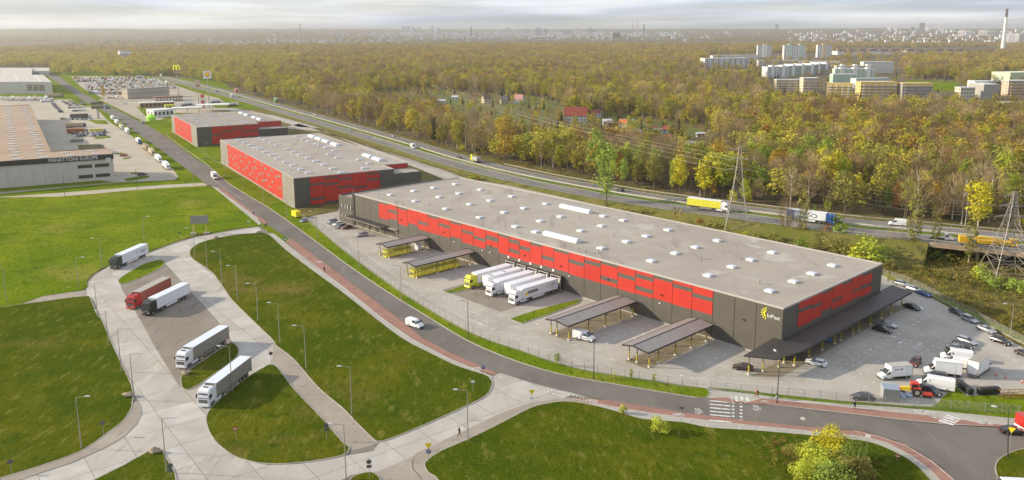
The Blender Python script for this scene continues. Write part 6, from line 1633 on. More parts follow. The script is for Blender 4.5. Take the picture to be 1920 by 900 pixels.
for (x, y, lab) in ((1868, 704, 'red and white cone nearest the big box lorry'), (1885, 709, 'red and white cone in the middle of three'), (1916, 718, 'red and white cone at the right edge')):
    t = thing('traffic_cone', lab, 'cone', (*G(x, y), .03), 0, 'cones beside the box lorry')
    b = MB(); b.bar((0, 0, .05), (0, 0, .8), .2, 0, 10, r2=.04); b.build('cone', mat('cone_red', (.6, .08, .03), .6), t); b = MB(); b.bar((0, 0, .35), (0, 0, .55), .145, 0, 10, r2=.11); b.build('band', M_wht, t); b = MB(); b.box(-.24, .24, -.24, .24, 0, .05); b.build('base', MATS['cone_red'], t)
t = thing('crane_boom_section', 'rusty yellow lattice boom section lying on the grass at the right edge', 'boom section', (*G(1878, 749), .16), 0)
e = Vector(G(1945, 747)) - Vector(G(1878, 749)); Lb = e.length; t.rotation_euler = (0, 0, math.atan2(e.y, e.x))
M_rust = mat('rust_yellow', (.42, .22, .03), .7); b = MB()
for y in (0, 1.2):
    for z in (.1, 1.3): b.bar((0, y, z), (Lb, y, z), .09)
b.build('chord', M_rust, t); b = MB(); k = 0; x = 0
while x < Lb - 1.2:
    for y in (0, 1.2): b.bar((x, y, .1 if k % 2 else 1.3), (x + 1.2, y, 1.3 if k % 2 else .1), .05, n=3)
    for z in (.1, 1.3): b.bar((x, 0, z), (x + 1.2, 1.2, z), .05, n=3)
    x += 1.2; k += 1
o = b.build('lattice_web', M_rust, t); o['kind'] = 'stuff'
# ------------------------------------------------------------------ west yards, lorry dealer and services
M_wy = ramp_mat('pale_yard', [(0.42, 0.38, 0.31), ((0.37, 0.335, 0.27), 0.03, 0.42, 0.66), ((0.46, 0.42, 0.35), 0.15, 0.5, 0.7)], rough=0.9, bump=0)
sheet('west_yard', GP([(100, 190), (132, 186), (165, 196), (185, 208), (198, 222), (208, 231), (242, 251), (262, 268), (287, 288), (308, 303), (325, 318), (334, 331), (328, 337), (300, 339), (235, 341), (213, 341), (100, 330), (40, 200)]), .02, M_wy)
sheet('dealer_yard', GP([(132, 143), (250, 146), (300, 150), (367, 173), (410, 184), (440, 205), (380, 214), (330, 211), (300, 225), (270, 228), (240, 213), (213, 199), (180, 184), (150, 161)]), .024, mat('dealer_ground', (.34, .30, .24), .9, var=.15, scale=.03))
sheet('lane', GP([(-20, 371), (120, 361), (250, 351), (320, 346), (380, 343), (398, 350), (380, 349), (320, 352), (250, 357), (120, 368), (-20, 379)]), .026, M_wy)
sheet('path', GP([(-20, 362), (100, 352), (213, 342), (240, 341), (150, 349), (60, 358), (-20, 366)]), .026, M_side)
for P, m in (([(212, 286), (225, 286), (240, 289), (238, 291), (222, 290), (213, 289)], M_grassb), ([(230, 297), (247, 294), (243, 297), (232, 299)], M_grassb), ([(245, 324), (262, 323), (277, 325), (262, 327), (246, 326)], M_grassb), ([(232, 336), (262, 331), (282, 330), (275, 334), (240, 340)], M_grassb),
             ([(97, 160), (115, 165), (155, 186), (130, 187), (100, 186)], M_grassb), ([(125, 189), (150, 187), (180, 200), (160, 200)], M_grassb), ([(150, 168), (163, 170), (195, 185), (180, 186)], M_grassb), ([(256, 200), (280, 206), (290, 222), (275, 220)], M_grassb), ([(310, 200), (390, 185), (450, 195), (500, 207), (440, 201), (380, 214)][:0], M_grassb),
             ([(396, 198), (450, 190), (500, 206), (440, 203), (405, 202)], M_grassb), ([(165, 225), (198, 226), (204, 233), (180, 232)], M_grassb), ([(175, 258), (205, 255), (208, 258), (180, 261)], M_grassb)):
    if P: lawn('verge', P, m=m, sm=0, kerb=False, z=.1)
M_apw = mat('apartment_white', (.78, .77, .75), .7)
def hpx(px, py, top):
    g = G(px, py); lo, hi = 0, 300
    for _ in range(40):
        m = (lo + hi) / 2
        if PX(g[0], g[1], m)[1] > top: lo = m
        else: hi = m
    return lo
def block(label, pl, pr, depth, top, wall, roof=None, name='apartment_block', cat='apartment block', floors=0, bays=0, win=None, balc=None, base_z=0, cores=0, corem=None, h=None, band=None):
    a, c = Vector(G(*pl)), Vector(G(*pr)); u = (c - a); Wd = u.length; u.normalize()
    H_ = h or hpx(*pl, top)
    t = thing(name, label, cat, (a.x, a.y, base_z), math.atan2(u.y, u.x))
    M_fw = mat('flat_window', (.17, .175, .19), .4)
    b = MB(); b.box(0, Wd, 0, depth, 0, H_); b.build('wall', wall, t)
    b = MB(); b.box(-.3, Wd + .3, -.3, depth + .3, H_, H_ + .6); b.build('roof', roof or M_gclad, t)
    if cores:
        for k in range(cores):
            x = Wd * (k + .5) / cores
            b = MB(); b.box(x - Wd / cores * .14, x + Wd / cores * .14, -.8, depth * .6, 0, H_ + 2.8); b.build('stair_core', corem or M_apw, t)
    if band: b = MB(); b.box(-.1, Wd + .1, -.15, 0, H_ - 2.6, H_); b.build('top_band', band, t)
    if floors:
        fh = H_ / floors; w = win or M_fw; bw = Wd / bays
        b = MB(); q = MB(); r_ = MB()
        for f in range(floors):
            for k in range(bays):
                if balc and k % 3 == 1:
                    q.box(k * bw + .2, (k + 1) * bw - .2, -1.2, -.1, f * fh + .1, f * fh + 1.1)
                    r_.box(k * bw + .3, (k + 1) * bw - .3, -.1, .05, f * fh + 1.1, f * fh + fh * .85)
                else: b.box(k * bw + bw * .22, k * bw + bw * .78, -.1, .05, f * fh + fh * .32, f * fh + fh * .8)
            nb = max(1, int(depth / 5))
            for k in range(nb): b.box(Wd - .05, Wd + .08, depth * (k + .35) / nb, depth * (k + .65) / nb, f * fh + fh * .35, f * fh + fh * .8); b.box(-.08, .05, depth * (k + .35) / nb, depth * (k + .65) / nb, f * fh + fh * .35, f * fh + fh * .8)
        o = b.build('windows', w, t); o['kind'] = 'stuff'
        if balc: o = q.build('balconies', balc, t); o['kind'] = 'stuff'; o = r_.build('balcony_doors', M_fw, t); o['kind'] = 'stuff'
    return t
M_tanb = mat('brown_building', (.28, .17, .09), .7); M_lyel = mat('lime_yellow', (.7, .75, .05), .5); M_orange = mat('apartment_yellow', (.66, .50, .18), .7); M_teal = mat('apartment_green', (.38, .50, .42), .7)
M_cream = mat('apartment_cream', (.62, .56, .42), .7); M_agrey = mat('apartment_grey', (.36, .34, .32), .7); M_balc = mat('balcony_tan', (.58, .44, .32), .7); M_wroof = mat('pale_roof', (.60, .60, .60), .6)
block('grey dealer showroom with two window rows in front of the massed lorries', (240, 186), (318, 181), 14, 168, mat('showroom_grey', (.33, .28, .22), .7), M_gclad, 'showroom', 'showroom', 2, 14, mat('pale_window', (.5, .45, .36), .4), band=mat('showroom_band', (.38, .34, .30), .6))
block('brown roofed restaurant under the tall arches sign', (290, 191), (343, 189), 14, 183, M_tanb, mat('brown_roof', (.22, .13, .07), .7), 'restaurant', 'restaurant', 1, 9, M_upst)
block('brown service building with white canopy edge', (263, 203), (327, 200), 9, 194, M_tanb, M_upst, 'service_station', 'service station', 1, 8, M_dark)
block('lime yellow container beside the service building', (310, 204), (328, 203), 3, 198, M_lyel, M_lyel, 'site_container', 'container', 1, 3, M_dark)
block('low white building with rounded roof by the farthest red warehouse', (289, 221), (326, 218), 14, 208, M_upst, M_wht, 'wash_hall', 'building', 1, 5, M_dark)
def fuel_canopy(label, pl, pr, depth, top):
    a, c = Vector(G(*pl)), Vector(G(*pr)); u = (c - a); Wd = u.length; u.normalize(); H_ = 5.2
    t = thing('fuel_canopy', label, 'fuel canopy', (a.x, a.y, 0), math.atan2(u.y, u.x))
    b = MB(); b.box(0, Wd, 0, depth, H_, H_ + .9); b.build('canopy_roof', M_wht, t)
    b = MB(); b.box(-.1, Wd + .1, -.1, 0, H_ + .1, H_ + .45); b.build('yellow_band', M_yel, t)
    for x in (.1, .5, .9):
        for y in (.2, .8): b = MB(); b.bar((Wd * x, depth * y, 0), (Wd * x, depth * y, H_), .2); b.build('column', M_upst, t)
fuel_canopy('long white fuel canopy with yellow edge just behind the farthest warehouse', (322, 216), (380, 214), 14, 207); fuel_canopy('white fuel canopy with yellow edge nearer the motorway', (368, 210), (430, 208), 16, 201)
def pole_sign(px, py, label, top, name='totem_sign'):
    g = G(px, py); a = math.atan2(g[1], g[0]) - pi / 2; H_ = hpx(px, py, top)
    t = thing(name, label, 'sign', (*g, 0), a); return t, H_
t, H_ = pole_sign(335, 180, 'tall pole sign with yellow double arches', 121)
b = MB(); b.bar((0, 0, 0), (0, 0, H_ - 8), .5, 0, 8, r2=.35); b.build('pole', M_pole, t)
b = MB()
for s in (-1, 1):
    pts = [(s * (1.75 + 1.55 * cos(q)), H_ - 6.2 + 5.9 * sin(q)) for q in [pi * k / 10 for k in range(11)]]
    for p, q in zip(pts, pts[1:]): b.bar((p[0], 0, p[1]), (q[0], 0, q[1]), .5)
b.build('arches', mat('arch_yellow', (.85, .80, .02), .4, emit=.15), t)
b = MB(); b.box(-4, 4, -.4, .4, H_ - 9.6, H_ - 6.6); b.build('board', mat('board_brown', (.35, .22, .14), .6), t); b = MB(); b.box(-3.2, 3.2, -.5, -.42, H_ - 8.9, H_ - 8.1); b.build('print_line', M_cream, t)
t, H_ = pole_sign(393, 202, 'tall pole sign, white square with red rimmed yellow shell', 133)
b = MB(); b.bar((0, 0, 0), (0, 0, H_ - 6), .5, 0, 8, r2=.35); b.build('pole', M_pole, t)
b = MB(); b.box(-3.6, 3.6, -.4, .4, H_ - 7.2, H_); b.build('board', M_wht, t)
b = MB(); disc(b, H_ - 3.5, 2.45, y=-.42, n=18); b.build('red_rim', mat('shell_red', (.45, .06, .02), .4), t)
b = MB(); b.prism([(2.0 * sin(q) * (1.0 + .08 * cos(q * 9)), 1.9 * cos(q) * (1 if cos(q) > 0 else .85)) for q in [2 * pi * k / 28 for k in range(28)]], 0, .06); o = b.build('shell', mat('shell_yellow', (.9, .62, .0), .4, emit=.1), t); o.rotation_euler = (pi / 2, 0, 0); o.location = (0, -.46, H_ - 3.5)
for k in range(-2, 3): b = MB(); b.bar((k * .1, -.54, H_ - 5), (k * .75, -.54, H_ - 2.1 - abs(k) * .25), .06, n=3); b.build('shell_rib', MATS['shell_red'], t)
t, H_ = pole_sign(373, 200, 'pole sign with small white and red boards between the two tall signs', 148)
b = MB(); b.bar((0, 0, 0), (0, 0, H_ - 5), .4, 0, 8); b.build('pole', M_pole, t); b = MB(); b.box(-2.4, 2.4, -.3, .3, H_ - 5.4, H_ - 1.2); b.build('board', mat('board_beige', (.55, .42, .32), .6), t); b = MB(); b.box(-1.2, 2.4, -.35, .25, H_ - 7.6, H_ - 5.5); b.build('board', mat('board_rust', (.5, .15, .06), .6), t)
t, H_ = pole_sign(381, 202, 'red price totem beside the shell sign pole', 177)
b = MB(); b.box(-1.6, 1.6, -.3, .3, 0, H_); b.build('panel', mat('totem_red', (.55, .05, .03), .5), t); b = MB(); b.box(-1.3, 1.3, -.36, -.3, H_ * .55, H_ * .75); b.build('price_board', M_wht, t)
b = MB(); b.box(.9, 3.0, -.3, .3, H_ * .2, H_ * .55); b.build('panel', M_upst, t)
t, H_ = pole_sign(263, 158, 'small dark and white sign on a pole above the massed lorries', 142)
b = MB(); b.bar((0, 0, 0), (0, 0, H_ - 3), .35, 0, 6); b.build('pole', M_pole, t); b = MB(); b.box(-5, 5, -.3, .3, H_ - 4, H_); b.build('board', M_wht, t); b = MB(); b.box(-3.6, 3.8, -.36, -.3, H_ - 3, H_ - 1.2); b.build('lettering', M_dark, t)
t, H_ = pole_sign(185, 223, 'double deck brown billboard on a thick post by the left yard', 191)
b = MB(); b.box(-.8, .8, -.5, .5, 0, H_ - 6); b.build('post', mat('post_pale', (.42, .38, .33), .7), t)
for k in (0, 1): b = MB(); b.box(-4.8, 4.8, -.4, .4, H_ - 2.5 - k * 3.3, H_ - k * 3.3); b.build('board', mat('board_dark', (.16, .12, .08), .7), t)
t, H_ = pole_sign(284, 226, 'lime green tent with round top beside the upper road', 214)
b = MB(); b.bar((0, 0, 0), (0, 0, H_ * .5), 3.2, 0, 12, r2=3.6); b.build('wall', mat('lime_green', (.42, .85, .04), .6), t); b = MB(); b.bar((0, 0, H_ * .5), (0, 0, H_), 4.4, 0, 12, r2=1.0); b.build('roof', MATS['lime_green'], t)
def far_lorry_meshes():
    b = MB(); b.loft([[(-2.3, -1.2, .7), (-2.3, 1.2, .7), (-2.3, 1.1, 3.7), (-2.3, -1.1, 3.7)], [(-.3, -1.2, .7), (-.3, 1.2, .7), (-.5, 1.05, 3.4), (-.5, -1.05, 3.4)], [(0, -1.15, .6), (0, 1.15, .6), (-.1, 1.1, 1.9), (-.1, -1.1, 1.9)]]); c = b.mesh('cab', M_wht)
    b = MB(); b.quad((-.06, -1.0, 2.0), (-.06, 1.0, 2.0), (-.42, .95, 3.0), (-.42, -.95, 3.0)); w = b.mesh('windscreen', M_glass, fix=False)
    b = MB(); b.box(-16.4, -2.9, -1.27, 1.27, 1.1, 4.0); tr = b.mesh('trailer', M_wht)
    b = MB(); b.box(-16, -.6, -.9, .9, .4, 1.1)
    for x in (-1.4, -5, -12, -13.3, -14.6):
        for y in (-1.1, 1.1): b.cyl((x, y, .5), 'y', .5, .3, 8)
    return c, w, tr, b.mesh('running_gear', M_chas)
FLM = far_lorry_meshes()
def far_lorry(label, cabm, trm, pos, ang, group, sc=1.0):
    t = thing('lorry', label, 'lorry', (pos[0], pos[1], .03), ang, group)
    setslot(put('cab', FLM[0], t), cabm); put('windscreen', FLM[1], t); put('running_gear', FLM[3], t)
    if trm: setslot(put('trailer', FLM[2], t), trm)
    if sc != 1: t.scale = (sc,) * 3
    return t
DIRR = math.atan2(*(lambda a, c: (c[1] - a[1], c[0] - a[0]))(G(210, 224), G(310, 308)))
M_tan = mat('tan_curtain', (.48, .38, .24), .6)
for (x, y, cm, tm, lab) in ((213, 226, M_wht, M_wht, 'white lorry at the top of the queue in the left yard'), (221, 234, M_wht, M_tw, 'white lorry second from the top of the left yard queue'), (230, 243, M_wht, M_tan, 'tan lorry third from the top of the left yard queue'), (241, 251, M_wht, M_tw, 'white lorry with dark windscreen mid queue in the left yard'),
      (263, 271, mat('cab_blue', (.03, .12, .3), .4), M_wht, 'blue cab white lorry standing apart in the left yard'), (277, 283, M_tan, mat('brown_curtain', (.3, .22, .15), .6), 'brown trailer backed near the blue cab lorry'), (288, 292, M_tan, M_tan, 'tan trailer between the brown one and the last white lorries'), (301, 305, M_wht, M_wht, 'white lorry second from the bottom of the left yard queue'), (316, 319, M_wht, M_tw, 'white lorry at the bottom end of the left yard queue')):
    far_lorry(lab, cm, tm, G(x, y), DIRR, 'lorries queued along the left yard', .82)
M_oran = mat('rust_curtain', (.36, .11, .035), .6)
for (x0, x1, y, cm, tm, lab) in ((126, 166, 250.5, None, M_oran, 'rust brown curtain trailer beside the brown roofed hall'), (168, 199, 249, None, mat('olive_yellow', (.62, .52, .05), .6), 'olive yellow curtain trailer right of the rust brown one'), (131, 156, 267, mat('cab_navy', (.03, .04, .1), .4), M_gclad, 'grey trailer with navy cab docked at the brown roofed hall'),
      (132, 173, 223, M_wht, mat('dark_curtain', (.09, .08, .075), .6), 'dark curtain lorry with white cab in the upper left car park'), (123, 162, 239.5, mat('cab_navy', (.03, .04, .1), .4), M_tan, 'tan trailer with navy cab above the rust brown trailer'), (148, 196, 282, None, mat('olive_container', (.24, .22, .12), .7), 'olive container trailer nearest the lettered fascia'),
      (86, 121, 183.5, None, M_tan, 'pale long trailer in front of the glazed white hall'), (76, 100, 192, None, M_wht, 'white trailer left of the upper car park')):
    a, c = G(x0, y), G(x1, y - 1.5); t = far_lorry(lab, cm or M_gclad, tm, (c[0], c[1]), math.atan2(c[1] - a[1], c[0] - a[0]), 'trailers docked beside the brown roofed hall', min(1.15, math.dist(a, c) / 16.5))
for k in range(9):
    x = 4 + k * 10.5; far_lorry('%s trailer from the left in front of the glazed white hall' % ['first', 'second', 'third', 'fourth', 'fifth', 'sixth', 'seventh', 'eighth', 'ninth'][k], M_wht, [M_tan, M_wht, M_gclad][k * 2 % 3], G(x, 188 + k % 2), -1.0, 'trailers in front of the glazed white hall', .95)
a = G(162, 276); car('suv', 'dark', 'dark car on the olive container trailer side near the fascia', (a[0], a[1]), .3, None, simple=True)
rc = random.Random(11); NC = [0]
def carrow(p0, p1, n, where, ang=None):
    a, c = Vector(G(*p0)), Vector(G(*p1)); d = (c - a).normalized()
    for k in range(n):
        q = a + (c - a) * ((k + .5) / n)
        col = rc.choice(['silver', 'white', 'dark', 'grey', 'silver', 'white', 'maroon', 'black', 'beige'])
        kd = rc.choice(['sedan', 'hatch', 'wagon', 'suv'])
        nth = ['first', 'second', 'third', 'fourth', 'fifth', 'sixth', 'seventh', 'eighth', 'ninth', 'tenth', 'eleventh', 'twelfth', 'thirteenth'][k]
        car(kd, col, '%s car from the left, %s, %s' % (nth, {'dark': 'dark grey'}.get(col, col), where), q, math.atan2(d.y, d.x) + pi / 2 + rc.uniform(-.05, .05), 'cars parked in the left yard', simple=True)
carrow((136, 252), (166, 250.5), 8, 'in the row under the rust brown trailer'); carrow((138, 256.5), (166, 255), 5, 'in the lower row under the rust brown trailer'); carrow((169, 251), (200, 249), 8, 'in the row under the olive yellow trailer'); carrow((171, 256), (198, 254), 6, 'in the lower row under the olive yellow trailer')
carrow((98, 193), (116, 212), 11, 'in the row along the hall roof edge'); carrow((119, 191), (134, 199), 7, 'in the second row of the upper car park'); carrow((131, 191), (148, 199), 7, 'in the third row of the upper car park'); carrow((128, 203), (160, 202), 8, 'in the middle row of the upper car park'); carrow((136, 209), (162, 208), 7, 'in the front row of the upper car park'); carrow((116, 224), (172, 225), 13, 'in the row below the dark curtain lorry'); carrow((150, 190), (160, 198), 4, 'by the green corner of the upper car park')
car('suv', 'dark', 'dark car on the green tip at the yard mouth', G(267, 329), .6, None, simple=True); car('hatch', 'red', 'small red car beside a green island in the left yard', G(233, 293), .2, None, simple=True); car('hatch', 'white', 'small white car at the corner of the lettered hall', G(217, 288), .2, None, simple=True)
car('sedan', 'white', 'white car by the low white building', G(236, 195), .2, None, simple=True); far_lorry('white cab tractor unit alone in front of the dealer yard', M_wht, None, G(222, 185), -.4, None); far_lorry('blue cab lorry leaving the services by the double deck billboard', mat('cab_blue', (.03, .12, .3), .4), None, G(200, 204), -1.2, None)
M_or2 = mat('cab_orange', (.42, .16, .08), .5)
n = 0
def rown(i): return ['front', 'second', 'third', 'fourth', 'fifth', 'sixth', 'seventh', 'eighth'][i]
NTH = ['first', 'second', 'third', 'fourth', 'fifth', 'sixth', 'seventh', 'eighth', 'ninth', 'tenth', 'eleventh', 'twelfth', 'thirteenth', 'fourteenth', 'fifteenth', 'sixteenth', 'seventeenth', 'eighteenth', 'nineteenth', 'twentieth', '21st', '22nd', '23rd', '24th']
for r_, (y, x0, x1, cnt) in enumerate(((177, 165, 234, 11), (171.5, 163, 238, 13), (166, 160, 330, 21), (161.5, 158, 330, 22), (157.5, 165, 318, 20), (154, 140, 300, 22), (151, 138, 290, 20), (148.5, 135, 250, 16))):
    for k in range(cnt):
        x = x0 + (x1 - x0) * (k + .5) / cnt + rc.uniform(-1, 1)
        c = rc.choice([M_wht, M_wht, M_wht, M_tw, M_or2, M_tan, M_gclad, mat('cab_grey', (.45, .43, .4), .5)])
        tr = rc.choice([None, None, M_wht, M_tan, M_gclad]) if r_ < 6 else rc.choice([M_wht, M_oran, M_tan])
        cn = {'white_paint': 'white', 'trailer_white': 'bright white', 'cab_orange': 'orange', 'tan_curtain': 'tan', 'grey_cladding': 'grey', 'cab_grey': 'pale grey'}[c.name]
        far_lorry('%s cab lorry, %s from left, %s row of dealer lorries' % (cn, NTH[k], rown(r_)), c, tr, G(x, y), R(-70) + rc.uniform(-.15, .15), 'lorries massed at the dealer yard', .95)
for (x, y, lab) in ((352, 199, 'silver tanker lorry by the service building'), (436, 200, 'silver tanker lorry on the slip lane beside the motorway grass'), (404, 194, 'silver tanker lorry by the tall shell sign')):
    a, c = G(x - 10, y + .5), G(x + 10, y - 2); t = thing('tanker_lorry', lab, 'lorry', (*c, .03), math.atan2(c[1] - a[1], c[0] - a[0]), 'silver tankers at the services')
    setslot(put('cab', FLM[0], t), M_wht); put('running_gear', FLM[3], t); b = MB(); b.bar((-16, 0, 2.4), (-3, 0, 2.4), 1.35, 0, 12); b.build('tank', M_gclad if 0 else mat('tank_silver', (.6, .58, .55), .4, metal=.3), t)
# ------------------------------------------------------------------ housing estate
block('eleven storey white tower, left of three', (1420, 107), (1446, 107), 16, 85, M_apw, None, floors=11, bays=6, balc=None, cores=1); block('widest white tower, middle of three', (1469, 114), (1510, 114), 16, 85, M_apw, None, floors=11, bays=9, cores=2, corem=mat('mint_core', (.55, .68, .58), .7)); block('white tower with orange strip, right of three', (1532, 108), (1558, 108), 16, 84, M_apw, None, floors=11, bays=6, cores=1, corem=mat('peach_core', (.68, .50, .36), .7))
block('long white block with balconies at the left end of the estate', (1321, 128), (1404, 127), 22, 110, M_apw, M_wroof, floors=5, bays=24, balc=M_balc); block('low white block behind the long balcony block', (1336, 115), (1421, 114), 14, 104.5, M_apw, M_wroof, floors=5, bays=24)
block('very long thin white block under the three towers', (1421, 124), (1500, 124), 12, 113.5, M_apw, M_wroof, floors=5, bays=26, balc=M_balc); block('long thin white block right of the very long one', (1495, 124), (1582, 125), 12, 114.5, M_apw, M_wroof, floors=5, bays=26, balc=M_balc)
block('pale block with flat white roof right of the green terraces', (1618, 137), (1675, 137), 16, 116.5, M_apw, M_wroof, floors=5, bays=12); block('white balcony block left of the green terraces', (1438, 146), (1478, 145), 14, 126, M_apw, M_wroof, floors=5, bays=12, balc=M_apw, cores=2)
block('green and grey block between the white balcony block and the terraces', (1478, 142), (1530, 140), 30, 124, M_teal, M_wroof, floors=4, bays=10, cores=3); block('grey block with white rooftop boxes behind the cream block', (1528, 138), (1556, 137), 30, 121, M_agrey, M_wroof, floors=5, bays=8, cores=2)
block('cream block with tan balconies and white rooftop boxes', (1455, 174), (1504, 174), 12, 150, M_cream, M_wroof, floors=5, bays=12, balc=M_balc, cores=0); block('cream block with green trim joined on the right, slightly taller', (1505, 176), (1534, 176), 14, 147, M_cream, M_wroof, floors=5, bays=8, balc=M_balc)
for k, (x0, x1, y, tp, lab) in enumerate(((1568, 1640, 140, 124, 'green terrace block with yellow roof edge, farthest'), (1565, 1640, 147, 130, 'green terrace block in the middle'), (1561, 1604, 159, 140, 'plain green gable block nearest of the green terraces'))):
    block(lab, (x0, y), (x1, y), 14, tp, M_teal, M_orange if k == 0 else M_wroof, floors=5 if k < 2 else 0, bays=10, win=M_upst, cores=3 if k < 2 else 0)
block('long block with pale teal roof behind the yellow blocks', (1604, 168), (1668, 167), 12, 148, M_apw, M_teal, floors=5, bays=16)
block('yellow and white balcony block, left of the yellow group', (1550, 182), (1596, 183), 12, 157, M_orange, M_orange, floors=5, bays=12, balc=M_apw, band=M_orange); block('yellow and white balcony block, long middle one with grey end wall', (1612, 189), (1680, 189), 14, 155, M_orange, M_orange, floors=6, bays=18, balc=M_apw, band=M_orange); block('yellow topped grey brown block, right of the yellow group', (1690, 190), (1746, 190), 13, 157, M_agrey, M_orange, floors=6, bays=14, balc=M_balc, band=M_orange)
block('small cream block at the right edge estate', (1799, 191), (1826, 191), 12, 165, M_cream, M_wroof, floors=4, bays=5); block('white balcony block behind the grey gable', (1824, 186), (1860, 186), 14, 153, M_apw, M_wroof, floors=5, bays=8, balc=M_balc); block('plain grey gable block in front of the white balcony block', (1842, 190), (1870, 190), 30, 159, M_agrey, M_wroof, floors=0)
block('orange balcony block at the right edge', (1889, 180), (1935, 180), 14, 152, M_balc, M_wroof, floors=5, bays=10, balc=M_orange); block('large pale green curved roof hall at the right edge', (1893, 154), (1960, 152), 30, 137, mat('pale_green_hall', (.55, .62, .42), .6), mat('pale_green_roof', (.6, .66, .46), .6), 'sports_hall', 'hall', 0)
block('low pale shed at the edge of the estate', (1882, 201), (1925, 201), 12, 193, M_cream, M_upst, 'shed', 'shed')
for (x0, x1, lab) in ((1570, 1690, 'left'), (1700, 1810, 'right')):
    t = block('long factory roof with dark clerestories on the plain, %s half' % lab, (x0, 103), (x1, 103), 60, 96.5, M_upst, M_agrey, 'factory', 'factory')
    a, c = Vector(G(x0, 103)), Vector(G(x1, 103)); Wd = (c - a).length
    for k in range(6): b = MB(); b.box(Wd * (k + .1) / 6, Wd * (k + .8) / 6, 5, 30, 9, 16); b.build('clerestory', mat('clerestory_brown', (.18, .12, .12), .8), t)
for (x, lab) in ((1316, 'first'), (1333, 'second'), (1347, 'third'), (1361, 'fourth')):
    block('small white cube building, %s in the far row left of the towers' % lab, (x, 93), (x + (12 if x > 1340 else 9), 93), 18, 87, M_apw, M_tanb, 'low_building', 'building', 2, 3)
# ------------------------------------------------------------------ houses and huts among the trees
M_rtile = mat('red_roof_tiles', (.27, .055, .035), .7, var=.12, scale=.5); M_gtile = mat('grey_roof_sheet', (.22, .19, .17), .7); M_otile = mat('orange_roof_tiles', (.50, .14, .05), .7)
def house(label, px, py, w, d, h, ang, wall, roof, rh=None, name='house', cat='house', chim=True, z=0):
    if name == 'house' and w < 10.5 and py > 185: w *= .82; d *= .82
    g = G(px, py); rh = w * .42 if rh is None else rh
    t = thing(name, label, cat, (*g, z), ang)
    b = MB(); b.box(-d / 2, d / 2, -w / 2, w / 2, 0, h)
    if rh: b.poly([(-d / 2, -w / 2, h), (-d / 2, w / 2, h), (-d / 2, 0, h + rh)]); b.poly([(d / 2, -w / 2, h), (d / 2, w / 2, h), (d / 2, 0, h + rh)])
    b.build('wall', wall, t, fix=False)
    b = MB(); e = .35
    if rh:
        for s in (-1, 1): b.loft([[(-d / 2 - e, s * (w / 2 + e), h - e * rh / w * 2), (-d / 2 - e, 0, h + rh), (-d / 2 - e, 0, h + rh + .18), (-d / 2 - e, s * (w / 2 + e), h + .18 - e * rh / w * 2)], [(d / 2 + e, s * (w / 2 + e), h - e * rh / w * 2), (d / 2 + e, 0, h + rh), (d / 2 + e, 0, h + rh + .18), (d / 2 + e, s * (w / 2 + e), h + .18 - e * rh / w * 2)]])
    else: b.box(-d / 2 - e, d / 2 + e, -w / 2 - e, w / 2 + e, h, h + .25)
    rf = b.build('roof', roof, t)
    if chim and rh: b = MB(); b.box(-.35, .35, -.3, .3, 0, 1.8); b.build('chimney', M_tanb, rf, loc=(d * .2, w * .12, h + rh * .6))
    if name == 'house':
        n_ = max(2, int(d / 3))
        for k in range(n_):
            x = -d / 2 + d * (k + .5) / n_
            for zz in ([1.0] if h < 4.5 else [1.0, 3.8]):
                b = MB(); b.box(x - .5, x + .5, -w / 2 - .06, -w / 2, zz, zz + 1.3); b.build('window', M_dark, t)
        for zz in ([1.0] if h < 4.5 else [1.0, 3.8]): b = MB(); b.box(-d / 2 - .06, -d / 2, -.5, .5, zz, zz + 1.3); b.build('window', M_dark, t)
    else: b = MB(); b.box(-.5, .5, -w / 2 - .06, -w / 2, 0, 2); b.build('door', M_dark, t)
    return t
HW = mat('house_white', (.62, .64, .70), .7); HC = mat('house_cream', (.48, .42, .33), .8); HB = mat('hut_brown', (.20, .13, .09), .8)
house('large white house with steep red tiled roof above the allotments', 1080, 227, 11, 18, 5, R(-8), HW, M_rtile, 6.5)
house('low annexe with red roof right of the large red roofed house', 1117, 219, 8, 11, 3.5, R(-5), HW, M_rtile, 2)
